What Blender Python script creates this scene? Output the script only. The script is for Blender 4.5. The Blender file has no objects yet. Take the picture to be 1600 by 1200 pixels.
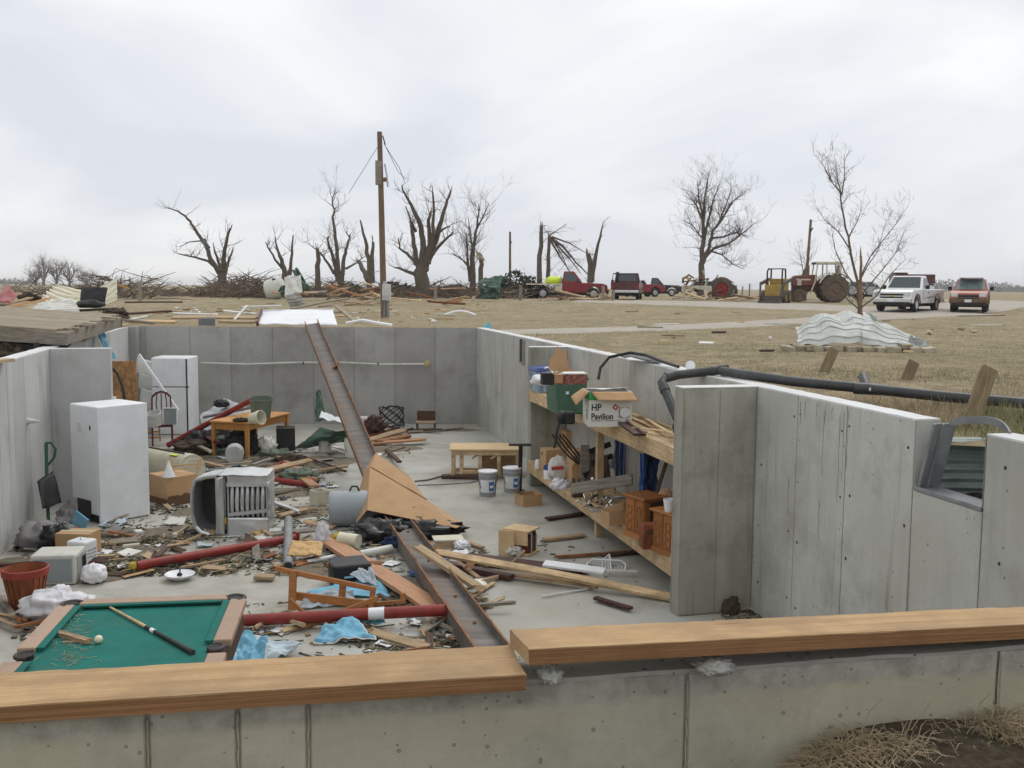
import bpy, bmesh, math, random
import numpy as np
from mathutils import Vector, Matrix, noise
random.seed(7)
SC = bpy.context.scene
C = SC.collection
R = math.radians
# ---------------------------------------------------------------- camera
CAM_Z, FPX, PITCH, ROLL = 3.26, 1560.0, R(5.53), R(.45)
cp, sp, cr, sr = math.cos(PITCH), math.sin(PITCH), math.cos(ROLL), math.sin(ROLL)
FWD = Vector((0, cp, -sp)); R0 = Vector((1, 0, 0)); U0 = Vector((0, sp, cp))
RGT = R0 * cr + U0 * sr; UPV = U0 * cr - R0 * sr
cam = bpy.data.objects.new('camera', bpy.data.cameras.new('camera')); C.objects.link(cam)
cam.data.sensor_width = 36; cam.data.lens = 36 * FPX / 1600
cam.data.clip_start = .05; cam.data.clip_end = 12000
cam.matrix_world = Matrix(((RGT.x, UPV.x, -FWD.x, 0), (RGT.y, UPV.y, -FWD.y, 0), (RGT.z, UPV.z, -FWD.z, CAM_Z), (0, 0, 0, 1)))
SC.camera = cam
# ---------------------------------------------------------------- sky, sun, exposure
SUN_EL, SUN_AZ = R(52), R(28)          # azimuth clockwise from +Y
w = bpy.data.worlds.new('World'); SC.world = w; w.use_nodes = True
nt = w.node_tree; nt.nodes.clear()
def nd(tree, t, **k):
    n = tree.nodes.new(t)
    for a, b in k.items(): setattr(n, a, b)
    return n
L = nt.links.new
wo = nd(nt, 'ShaderNodeOutputWorld'); bg = nd(nt, 'ShaderNodeBackground'); bg.inputs[1].default_value = .1
sky = nd(nt, 'ShaderNodeTexSky', sky_type='NISHITA', sun_disc=False); sky.sun_elevation = SUN_EL; sky.sun_rotation = SUN_AZ
tc = nd(nt, 'ShaderNodeTexCoord'); mp = nd(nt, 'ShaderNodeMapping'); mp.inputs['Scale'].default_value = (1, 1, 2.6); mp.inputs['Location'].default_value = (3.1, 1.7, .25)
n1 = nd(nt, 'ShaderNodeTexNoise'); n1.inputs['Scale'].default_value = 2.1; n1.inputs['Detail'].default_value = 6; n1.inputs['Roughness'].default_value = .5; n1.inputs['Distortion'].default_value = .5
rp = nd(nt, 'ShaderNodeValToRGB'); e = rp.color_ramp.elements
e[0].position = .33; e[0].color = (6.5, 6.75, 7.3, 1); e[1].position = .58; e[1].color = (9.2, 9.15, 8.95, 1)
mx = nd(nt, 'ShaderNodeMix', data_type='RGBA'); mx.inputs[0].default_value = .93
L(tc.outputs['Generated'], mp.inputs[0]); L(mp.outputs[0], n1.inputs[0]); L(n1.outputs['Fac'], rp.inputs[0])
L(sky.outputs[0], mx.inputs[6]); L(rp.outputs[0], mx.inputs[7]); L(mx.outputs[2], bg.inputs[0]); L(bg.outputs[0], wo.inputs[0])
sun = bpy.data.objects.new('sun', bpy.data.lights.new('sun', 'SUN')); C.objects.link(sun)
sun.data.energy = 1.0; sun.data.angle = R(35); sun.data.color = (1, .97, .92)
sd = Vector((math.sin(SUN_AZ) * math.cos(SUN_EL), math.cos(SUN_AZ) * math.cos(SUN_EL), math.sin(SUN_EL)))
sun.rotation_euler = sd.to_track_quat('Z', 'Y').to_euler(); sun.location = (0, 0, 40)
vs = SC.view_settings; vs.view_transform = 'Standard'; vs.look = 'None'; vs.gamma = 1; vs.exposure = .22; vs.use_curve_mapping = False
SC.cycles.max_bounces = 6
# ---------------------------------------------------------------- pixel of the photograph -> point of the place
def ray(px, py):
    return FWD + RGT * ((px - 800) / FPX) + UPV * ((600 - py) / FPX)
def G(px, py, z=0.0):
    d = ray(px, py); t = (z - CAM_Z) / d.z
    return Vector((d.x * t, d.y * t, z))
def at(px, py, D):
    d = ray(px, py); t = D / d.y
    return Vector((d.x * t, D, CAM_Z + d.z * t))
# ---------------------------------------------------------------- materials
MATS = {}
def mat(name, col, rough=.75, metal=0.0, var=.18, scale=5.0, bump=.12, stretch=(1, 1, 1), dirt=None, dscale=2.0, damt=.5, fine=40.0, rnd=.1, spec=.4, alpha=1.0, trans=0.0):
    m = bpy.data.materials.new(name); m.use_nodes = True; t = m.node_tree; P = t.nodes['Principled BSDF']; l = t.links.new
    tcn = nd(t, 'ShaderNodeTexCoord'); oi = nd(t, 'ShaderNodeObjectInfo')
    sc_ = nd(t, 'ShaderNodeVectorMath', operation='SCALE'); sc_.inputs[0].default_value = (31, 17, 23); l(oi.outputs['Random'], sc_.inputs['Scale'])
    ad = nd(t, 'ShaderNodeVectorMath', operation='ADD'); l(tcn.outputs['Object'], ad.inputs[0]); l(sc_.outputs[0], ad.inputs[1])
    mpn = nd(t, 'ShaderNodeMapping'); mpn.inputs['Scale'].default_value = stretch; l(ad.outputs[0], mpn.inputs[0])
    a = nd(t, 'ShaderNodeTexNoise'); a.inputs['Scale'].default_value = scale; a.inputs['Detail'].default_value = 6; a.inputs['Roughness'].default_value = .62; l(mpn.outputs[0], a.inputs[0])
    r = nd(t, 'ShaderNodeValToRGB'); el = r.color_ramp.elements
    c = Vector(col[:3]); lo = c * (1 - 1.6 * var); hi = c * (1 + 1.3 * var)
    el[0].position = .3; el[0].color = (*[max(0, x) for x in lo], 1); el[1].position = .7; el[1].color = (*[min(1, x) for x in hi], 1)
    l(a.outputs['Fac'], r.inputs[0]); out = r.outputs[0]
    if dirt:
        b = nd(t, 'ShaderNodeTexNoise'); b.inputs['Scale'].default_value = dscale; b.inputs['Detail'].default_value = 8; b.inputs['Roughness'].default_value = .68; l(ad.outputs[0], b.inputs[0])
        mr = nd(t, 'ShaderNodeMapRange'); mr.inputs['From Min'].default_value = .5; mr.inputs['From Max'].default_value = .72; mr.inputs['To Max'].default_value = damt; l(b.outputs['Fac'], mr.inputs[0])
        mm = nd(t, 'ShaderNodeMix', data_type='RGBA'); l(mr.outputs[0], mm.inputs[0]); l(out, mm.inputs[6]); mm.inputs[7].default_value = (*dirt, 1); out = mm.outputs[2]
    if rnd:
        hs = nd(t, 'ShaderNodeHueSaturation'); mv = nd(t, 'ShaderNodeMapRange'); mv.inputs['To Min'].default_value = 1 - rnd; mv.inputs['To Max'].default_value = 1 + rnd
        l(oi.outputs['Random'], mv.inputs[0]); l(mv.outputs[0], hs.inputs['Value']); l(out, hs.inputs['Color']); out = hs.outputs[0]
    l(out, P.inputs['Base Color']); P.inputs['Roughness'].default_value = rough; P.inputs['Metallic'].default_value = metal
    P.inputs['Specular IOR Level'].default_value = spec
    if trans: P.inputs['Transmission Weight'].default_value = trans
    if bump:
        fn = nd(t, 'ShaderNodeTexNoise'); fn.inputs['Scale'].default_value = fine; fn.inputs['Detail'].default_value = 4; l(mpn.outputs[0], fn.inputs[0])
        bp = nd(t, 'ShaderNodeBump'); bp.inputs['Strength'].default_value = bump; bp.inputs['Distance'].default_value = .02; l(fn.outputs['Fac'], bp.inputs['Height']); l(bp.outputs[0], P.inputs['Normal'])
    MATS[name] = m
    return m
def wood(name, col, var=.22, dirt=(.12, .09, .06), damt=.35, rough=.75, rnd=.14):
    return mat(name, col, rough, 0, var, 6, .25, (.7, 9, 9), dirt, 2.2, damt, 14, rnd, .25)
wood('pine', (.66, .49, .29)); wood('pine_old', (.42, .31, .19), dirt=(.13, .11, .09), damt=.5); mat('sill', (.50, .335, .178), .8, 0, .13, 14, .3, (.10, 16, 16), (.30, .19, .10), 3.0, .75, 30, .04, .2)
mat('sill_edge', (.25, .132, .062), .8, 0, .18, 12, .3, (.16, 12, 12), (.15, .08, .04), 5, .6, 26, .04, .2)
wood('weathered', (.30, .255, .19), .25); wood('grey_wood', (.24, .215, .18), .3); wood('dark_wood', (.085, .05, .035), .3, (.03, .02, .015)); wood('orange_wood', (.34, .14, .045), .16, (.16, .06, .02), .3, .45)
wood('table_wood', (.52, .25, .075), .15, (.24, .11, .04), .3, .45); wood('cherry', (.12, .028, .02), .25, (.04, .015, .012), .3, .4); wood('door_wood', (.46, .245, .13), .16, (.27, .13, .07), .5, .5)
wood('splinter', (.38, .26, .16), .35, (.13, .09, .06), .6); wood('maroon', (.075, .033, .03), .2, (.03, .02, .02), .3, .5); wood('treated', (.31, .245, .15), .25, (.13, .11, .07), .4)
wood('stake_wood', (.175, .13, .075), .3, (.09, .07, .045), .4); wood('osb', (.55, .36, .17), .35, (.3, .18, .08), .4); wood('crate', (.60, .44, .25), .12, (.3, .2, .1), .3)
mat('osb2', (.36, .2, .085), .85, var=.35, scale=14, dirt=(.22, .12, .05), dscale=5)
mat('white', (.77, .79, .82), .4, var=.04, dirt=(.5, .49, .46), dscale=.9, damt=.28, bump=.02, rnd=.03)
mat('white_old', (.66, .66, .62), .55, var=.08, dirt=(.3, .27, .22), dscale=3, damt=.5, bump=.05)
mat('cream', (.60, .57, .45), .5, var=.06, dirt=(.22, .17, .1), dscale=2.2, damt=.5, bump=.04)
mat('beige', (.56, .56, .51), .5, var=.05, dirt=(.3, .28, .22), dscale=4, damt=.35, bump=.05)
mat('black', (.012, .013, .015), .5, var=.3, bump=.1, dirt=(.06, .055, .05), dscale=3, damt=.4)
mat('black_bag', (.010, .012, .014), .3, var=.3, bump=.3, fine=12)
mat('rubber', (.022, .022, .022), .85, var=.3, dirt=(.1, .085, .065), dscale=4, damt=.6)
mat('glass', (.045, .06, .065), .08, var=.1, bump=0, rnd=0, spec=.6)
mat('glass_pale', (.22, .29, .29), .1, var=.15, bump=0, rnd=0, spec=.6)
mat('chrome', (.65, .66, .67), .22, 1, .06, bump=.03)
mat('furnace_metal', (.60, .62, .62), .36, .65, .14, 2, .06, dirt=(.34, .33, .31), dscale=2.5, damt=.5); mat('galv', (.50, .52, .52), .45, .35, .16, 3, .08, dirt=(.26, .25, .23), dscale=4, damt=.5)
mat('sheet_metal', (.40, .42, .40), .6, .12, .16, 1.5, .05, dirt=(.30, .31, .28), dscale=1.6, damt=.7)
mat('well_metal', (.50, .58, .56), .6, .25, .2, 3, .1, dirt=(.13, .15, .13), dscale=3, damt=.6)
mat('steel', (.155, .14, .128), .6, .2, .25, 3, .12, (.4, 3, 3), dirt=(.21, .125, .075), dscale=1.5, damt=.7)
mat('rust', (.26, .115, .05), .85, .1, .3, 6, .2, dirt=(.1, .06, .04), dscale=5)
mat('red_primer', (.24, .028, .022), .5, 0, .14, 6, .06, dirt=(.15, .07, .05), dscale=4, damt=.5)
mat('carton', (.46, .29, .155), .85, var=.06, scale=3, bump=.05, dirt=(.3, .18, .09), dscale=2.5, damt=.35)
mat('carton_wet', (.15, .08, .042), .8, var=.15, bump=.1)
mat('carton_white', (.66, .66, .62), .7, var=.03, bump=.03, dirt=(.5, .47, .4), damt=.3)
mat('red_box', (.22, .075, .06), .6, var=.8, scale=25, bump=0)
mat('green_plastic', (.06, .14, .09), .45, var=.12, bump=.04, dirt=(.12, .15, .11), damt=.3)
mat('green_metal', (.055, .115, .082), .5, .1, .18, bump=.06, dirt=(.17, .18, .15), damt=.5)
mat('grey_green', (.12, .155, .115), .6, var=.15, dirt=(.2, .2, .16), damt=.5); mat('green_shovel', (.02, .10, .06), .5); mat('blue_plastic', (.05, .085, .27), .4)
mat('clear_blue', (.27, .37, .47), .25, var=.5, scale=7, bump=.1)
mat('blue_cloth', (.19, .44, .60), .95, var=.12, bump=.3, fine=70, dirt=(.27, .36, .4), dscale=4)
mat('pale_cloth', (.50, .58, .64), .95, var=.12, bump=.3, fine=70, dirt=(.3, .33, .33), dscale=4, damt=.7)
mat('blue_dark', (.045, .10, .30), .85, var=.35, bump=.2); mat('denim', (.03, .05, .13), .9, var=.4, bump=.2)
mat('towel_stripe', (.23, .28, .34), .9, var=.55, scale=3, stretch=(9, 1, 1))
mat('teal', (.06, .30, .36), .6); mat('grey_cloth', (.22, .21, .21), .9, var=.2, bump=.3)
mat('bag', (.72, .72, .76), .4, var=.12, bump=.3, fine=14, dirt=(.5, .44, .46), dscale=5)
mat('pink', (.5, .18, .22), .5); mat('yellow', (.55, .40, .05), .5); mat('lime', (.62, .78, .05), .55, var=.06, bump=.02)
mat('grey_plastic', (.30, .335, .36), .45, var=.05, bump=.03, dirt=(.2, .2, .2), damt=.4); mat('grey_bucket', (.30, .31, .33), .5, var=.06, dirt=(.2, .2, .19))
mat('pvc_grey', (.20, .21, .22), .5); mat('pvc_black', (.042, .046, .048), .45, dirt=(.1, .1, .095), dscale=5, damt=.5)
mat('terracotta', (.26, .075, .03), .7, var=.3, dirt=(.12, .05, .03), dscale=6, damt=.7); mat('basket_red', (.34, .05, .03), .55)
mat('felt', (.007, .135, .112), .95, var=.10, scale=3, bump=.2, fine=160, dirt=(.045, .135, .095), dscale=4, damt=.6); mat('felt_dark', (.003, .05, .04), .95); mat('rail', (.39, .265, .19), .55, var=.14, scale=7, stretch=(1, 1, 1), bump=.06, dirt=(.17, .12, .09), dscale=7, damt=.6)
mat('leather', (.055, .042, .035), .6); mat('ball', (.75, .70, .48), .15, bump=0, var=.04)
mat('white_paper', (.72, .74, .76), .8, var=.06, bump=.06); mat('blue_ink', (.06, .16, .42), .6); mat('green_ink', (.04, .33, .08), .6, bump=0); mat('red_ink', (.42, .05, .04), .6, bump=0); mat('black_ink', (.02, .02, .02), .7, bump=0); mat('grey_ink', (.33, .35, .33), .7, var=.6, scale=30, bump=0)
mat('bark', (.13, .105, .085), .95, 0, .35, 8, .5, (4, 4, .7), dirt=(.16, .135, .11), dscale=3, damt=.6); mat('twig', (.15, .125, .105), .95, var=.3); mat('brush', (.155, .12, .09), .95, var=.45, scale=.6); mat('bark_pale', (.15, .115, .085), .95, 0, .35, 8, .4, (4, 4, .7)); mat('torn', (.30, .17, .09), .9, var=.35)
mat('far_tree', (.17, .15, .145), 1, var=.2); mat('evergreen', (.035, .05, .028), .9, var=.45, scale=2); mat('pole', (.19, .13, .09), .9, 0, .3, 6, .3, (6, 6, .4), dirt=(.12, .09, .07))
mat('stone', (.33, .29, .215), .9, 0, .28, 4, .5, dirt=(.16, .14, .1), dscale=6, fine=18)
mat('block', (.17, .19, .20), .95, var=.12, bump=.3)
mat('paint_white', (.76, .78, .80), .2, bump=0, var=.02, rnd=0, dirt=(.52, .50, .45), dscale=1.2, damt=.4); mat('paint_red', (.23, .018, .026), .25, bump=0, var=.06, rnd=0, dirt=(.16, .05, .045), damt=.4); mat('paint_rust', (.34, .105, .075), .4, bump=0, var=.08, rnd=0, dirt=(.26, .19, .13), damt=.55)
mat('paint_maroon', (.085, .022, .024), .3, bump=0, rnd=0, dirt=(.12, .08, .07)); mat('paint_navy', (.018, .024, .034), .25, bump=0, rnd=0); mat('paint_silver', (.36, .38, .38), .3, .4, bump=0, rnd=0); mat('mud', (.14, .105, .065), .9, var=.25)
mat('tractor_red', (.16, .05, .04), .55, dirt=(.13, .07, .05), damt=.7); mat('cab_cream', (.56, .53, .43), .55, dirt=(.28, .25, .18), damt=.5); mat('tyre_mud', (.11, .09, .068), .95, var=.25); mat('rim_rust', (.17, .11, .085), .8)
mat('machine_yellow', (.40, .27, .06), .55, dirt=(.16, .12, .06), damt=.5); mat('bucket_steel', (.10, .088, .078), .7, .2, dirt=(.17, .13, .1)); mat('rim_red', (.25, .02, .02), .5); mat('lamp', (.6, .62, .62), .1, bump=0)
mat('light_red', (.27, .012, .012), .3, bump=0)
def add_knots(name, sc=(1.1, 7, 7), th=.10, col=(.16, .085, .04)):
    t = MATS[name].node_tree; l = t.links.new; P = t.nodes['Principled BSDF']; src = P.inputs['Base Color'].links[0].from_socket
    tcn = nd(t, 'ShaderNodeTexCoord'); mp_ = nd(t, 'ShaderNodeMapping'); mp_.inputs['Scale'].default_value = sc; l(tcn.outputs['Object'], mp_.inputs[0])
    v = nd(t, 'ShaderNodeTexVoronoi'); v.inputs['Scale'].default_value = 1.6; l(mp_.outputs[0], v.inputs[0])
    r = nd(t, 'ShaderNodeMapRange'); r.inputs['From Min'].default_value = th; r.inputs['From Max'].default_value = th * .35; r.inputs['To Max'].default_value = .85; l(v.outputs['Distance'], r.inputs[0])
    x = nd(t, 'ShaderNodeMix', data_type='RGBA'); l(r.outputs[0], x.inputs[0]); l(src, x.inputs[6]); x.inputs[7].default_value = (*col, 1)
    n = nd(t, 'ShaderNodeTexNoise'); n.inputs['Scale'].default_value = 2.3; n.inputs['Detail'].default_value = 7; n.inputs['Roughness'].default_value = .7; l(tcn.outputs['Object'], n.inputs[0])
    r2 = nd(t, 'ShaderNodeMapRange'); r2.inputs['From Min'].default_value = .44; r2.inputs['From Max'].default_value = .66; r2.inputs['To Max'].default_value = .75; l(n.outputs['Fac'], r2.inputs[0])
    y = nd(t, 'ShaderNodeMix', data_type='RGBA'); l(r2.outputs[0], y.inputs[0]); l(x.outputs[2], y.inputs[6]); y.inputs[7].default_value = (.27, .19, .115, 1)
    mg = nd(t, 'ShaderNodeMapping'); mg.inputs['Scale'].default_value = (1.2, 75, 75); l(tcn.outputs['Object'], mg.inputs[0]); ng = nd(t, 'ShaderNodeTexNoise'); ng.inputs['Scale'].default_value = 1.0; ng.inputs['Detail'].default_value = 5; l(mg.outputs[0], ng.inputs[0])
    r3 = nd(t, 'ShaderNodeMapRange'); r3.inputs['From Min'].default_value = .45; r3.inputs['From Max'].default_value = .7; r3.inputs['To Max'].default_value = .55; l(ng.outputs['Fac'], r3.inputs[0])
    z = nd(t, 'ShaderNodeMix', data_type='RGBA'); l(r3.outputs[0], z.inputs[0]); l(y.outputs[2], z.inputs[6]); z.inputs[7].default_value = (.30, .18, .09, 1)
    l(z.outputs[2], P.inputs['Base Color'])
add_knots('sill'); add_knots('pine', (1.3, 9, 9), .09, (.25, .14, .07))
# concrete and ground: world-space procedural
def concrete(name, base, tint, dark, streak=1.0, pits=.5, blotch=.5, rnd=.06, warm=None, wet=0.0, pscale=9.0, pmax=.15):
    m = bpy.data.materials.new(name); m.use_nodes = True; t = m.node_tree; P = t.nodes['Principled BSDF']; l = t.links.new
    g = nd(t, 'ShaderNodeNewGeometry'); oi = nd(t, 'ShaderNodeObjectInfo')
    def nz(scale, det, rough, st=(1, 1, 1), off=(0, 0, 0)):
        mp_ = nd(t, 'ShaderNodeMapping'); mp_.inputs['Scale'].default_value = st; mp_.inputs['Location'].default_value = off; l(g.outputs['Position'], mp_.inputs[0])
        n = nd(t, 'ShaderNodeTexNoise'); n.inputs['Scale'].default_value = scale; n.inputs['Detail'].default_value = det; n.inputs['Roughness'].default_value = rough; l(mp_.outputs[0], n.inputs[0]); return n.outputs['Fac']
    def rng(s, a, b, c, d):
        r = nd(t, 'ShaderNodeMapRange'); r.inputs['From Min'].default_value = a; r.inputs['From Max'].default_value = b; r.inputs['To Min'].default_value = c; r.inputs['To Max'].default_value = d; l(s, r.inputs[0]); return r.outputs[0]
    def mix(f, a, b):
        x = nd(t, 'ShaderNodeMix', data_type='RGBA'); l(f, x.inputs[0])
        for i, q in ((6, a), (7, b)):
            if isinstance(q, tuple): x.inputs[i].default_value = (*q, 1)
            else: l(q, x.inputs[i])
        return x.outputs[2]
    col = mix(rng(nz(.75, 8, .6), .35, .66, 0, 1), base, tint)
    col = mix(rng(nz(1.4, 8, .65, off=(5, 3, 1)), .5, .7, 0, blotch), col, dark)
    if warm: col = mix(rng(nz(.5, 5, .6, off=(9, 2, 4)), .45, .65, 0, .6), col, warm)
    if streak:
        s1_ = nz(3.0, 6, .6, (1, 1, .09), (2, 8, 0)); col = mix(rng(s1_, .53, .72, 0, .55 * streak), col, dark)
        s2_ = nz(9.0, 4, .6, (1, 1, .05), (7, 1, 0)); col = mix(rng(s2_, .585, .70, 0, .6 * streak), col, tuple(x * .55 for x in dark))
        s3_ = nz(2.2, 6, .6, (1, 1, .12), (1, 5, 3)); col = mix(rng(s3_, .55, .72, 0, .45 * streak), col, tuple(min(1, x * 1.3) for x in tint))
    if name == 'wall_near':                                  # paler cement band along the top of the pour
        sx_ = nd(t, 'ShaderNodeSeparateXYZ'); l(g.outputs['Position'], sx_.inputs[0]); ad_ = nd(t, 'ShaderNodeMath', operation='MULTIPLY_ADD'); l(nz(7, 5, .6), ad_.inputs[0]); ad_.inputs[1].default_value = .05; l(sx_.outputs[2], ad_.inputs[2])
        col = mix(rng(ad_.outputs[0], 2.25, 2.275, 0, .85), col, mix(rng(nz(12, 6, .7), .4, .65, 0, 1), (.36, .36, .33), (.20, .20, .18)))
    col = mix(rng(nz(30, 5, .7), .35, .75, 0, .28), col, tuple(x * .7 for x in base))
    pit = None
    if pits:
        v = nd(t, 'ShaderNodeTexVoronoi'); v.inputs['Scale'].default_value = pscale; v.inputs['Randomness'].default_value = 1.0; l(g.outputs['Position'], v.inputs[0])
        rr = nd(t, 'ShaderNodeSeparateColor'); l(v.outputs['Color'], rr.inputs[0])
        th = rng(rr.outputs[0], .45, 1.0, -.02, pmax); ml = nd(t, 'ShaderNodeMath', operation='LESS_THAN'); l(v.outputs['Distance'], ml.inputs[0]); l(th, ml.inputs[1])
        mm = nd(t, 'ShaderNodeMath', operation='MULTIPLY'); l(ml.outputs[0], mm.inputs[0]); mm.inputs[1].default_value = pits; pit = ml.outputs[0]
        col = mix(mm.outputs[0], col, tuple(x * .28 for x in base))
    hs = nd(t, 'ShaderNodeHueSaturation'); l(rng(oi.outputs['Random'], 0, 1, 1 - rnd, 1 + rnd), hs.inputs['Value']); l(col, hs.inputs['Color']); l(hs.outputs[0], P.inputs['Base Color'])
    if wet: l(rng(nz(.6, 6, .6, off=(3, 3, 3)), .42, .66, .92, .92 - wet), P.inputs['Roughness'])
    else: P.inputs['Roughness'].default_value = .9
    P.inputs['Specular IOR Level'].default_value = .3
    b1 = nd(t, 'ShaderNodeBump'); b1.inputs['Strength'].default_value = .22; b1.inputs['Distance'].default_value = .02; l(nz(22, 8, .7), b1.inputs['Height'])
    last = b1
    if pit is not None:
        b2 = nd(t, 'ShaderNodeBump', invert=True); b2.inputs['Strength'].default_value = .6; b2.inputs['Distance'].default_value = .01; l(pit, b2.inputs['Height']); l(b1.outputs[0], b2.inputs['Normal']); last = b2
    l(last.outputs[0], P.inputs['Normal']); MATS[name] = m
concrete('wall', (.40, .40, .372), (.52, .522, .50), (.25, .248, .218), .75, .6, .8, pscale=11.0, warm=(.40, .39, .34))
concrete('wall_back', (.345, .34, .32), (.43, .425, .405), (.235, .23, .21), .18, .3, .7, .09)
concrete('wall_left', (.45, .455, .45), (.53, .535, .53), (.32, .315, .29), .8, .2)
concrete('wall_green', (.27, .265, .215), (.36, .355, .31), (.165, .165, .125), .8, .3, .9)
concrete('wall_near', (.38, .362, .285), (.46, .445, .375), (.19, .185, .15), .12, .55, .8, pscale=38.0, pmax=.24, warm=(.36, .33, .22))
concrete('wall_band', (.33, .33, .30), (.42, .42, .40), (.17, .17, .155), .2, .9, .8, pscale=38.0, pmax=.26)
concrete('wall_top', (.64, .65, .65), (.74, .75, .76), (.44, .43, .40), 0, .2, .5)  # pale laitance, whitened further for the light the tops catch
concrete('slab', (.39, .385, .345), (.47, .47, .44), (.23, .215, .175), 0, .1, .7, 0, (.33, .30, .235), .4)
def ground_mat(name, cols, scales, bump=.4):
    m = bpy.data.materials.new(name); m.use_nodes = True; t = m.node_tree; P = t.nodes['Principled BSDF']; l = t.links.new
    g = nd(t, 'ShaderNodeNewGeometry'); out = None
    for i, (c, s) in enumerate(zip(cols, scales)):
        if out is None: out = c; continue
        mp_ = nd(t, 'ShaderNodeMapping'); mp_.inputs['Location'].default_value = (i * 7.3, i * 3.1, 0); mp_.inputs['Scale'].default_value = (1, 1, 0); l(g.outputs['Position'], mp_.inputs[0])
        n = nd(t, 'ShaderNodeTexNoise'); n.inputs['Scale'].default_value = s; n.inputs['Detail'].default_value = 9; n.inputs['Roughness'].default_value = .68; l(mp_.outputs[0], n.inputs[0])
        r = nd(t, 'ShaderNodeMapRange'); r.inputs['From Min'].default_value = .44; r.inputs['From Max'].default_value = .66; r.inputs['To Max'].default_value = .85; l(n.outputs['Fac'], r.inputs[0])
        x = nd(t, 'ShaderNodeMix', data_type='RGBA'); l(r.outputs[0], x.inputs[0])
        if isinstance(out, tuple): x.inputs[6].default_value = (*out, 1)
        else: l(out, x.inputs[6])
        x.inputs[7].default_value = (*c, 1); out = x.outputs[2]
    l(out, P.inputs['Base Color']); P.inputs['Roughness'].default_value = 1; P.inputs['Specular IOR Level'].default_value = .1
    n = nd(t, 'ShaderNodeTexNoise'); n.inputs['Scale'].default_value = 14; n.inputs['Detail'].default_value = 10; n.inputs['Roughness'].default_value = .75; l(g.outputs['Position'], n.inputs[0])
    b = nd(t, 'ShaderNodeBump'); b.inputs['Strength'].default_value = bump; b.inputs['Distance'].default_value = .06; l(n.outputs['Fac'], b.inputs['Height']); l(b.outputs[0], P.inputs['Normal']); MATS[name] = m
ground_mat('grass_ground', [(.33, .27, .175), (.195, .195, .105), (.42, .35, .24), (.18, .145, .10)], [0, .22, .9, 2.6], .7)
ground_mat('gravel', [(.37, .335, .285), (.44, .405, .36), (.29, .26, .21), (.5, .47, .42)], [0, .6, 1.6, 22])
ground_mat('floor_mud', [(.20, .17, .125), (.26, .23, .175), (.14, .115, .08), (.30, .275, .225)], [0, 2, 7, 30], .8)
ground_mat('dirt', [(.10, .078, .052), (.14, .115, .08), (.065, .05, .035), (.19, .165, .13)], [0, 2, 7, 30], 1.0)
mat('dry_straw', (.36, .285, .18), .95, var=.3, scale=3, bump=0); mat('straw', (.46, .38, .255), .95, var=.25, scale=2, bump=0); mat('straw_green', (.27, .26, .14), .95, var=.3, scale=2, bump=0); mat('litter_dark', (.06, .045, .03), .95, var=.4, bump=0); mat('litter_brown', (.19, .125, .07), .95, var=.4, bump=0); mat('litter_green', (.10, .095, .05), .95, var=.4, bump=0)
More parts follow.
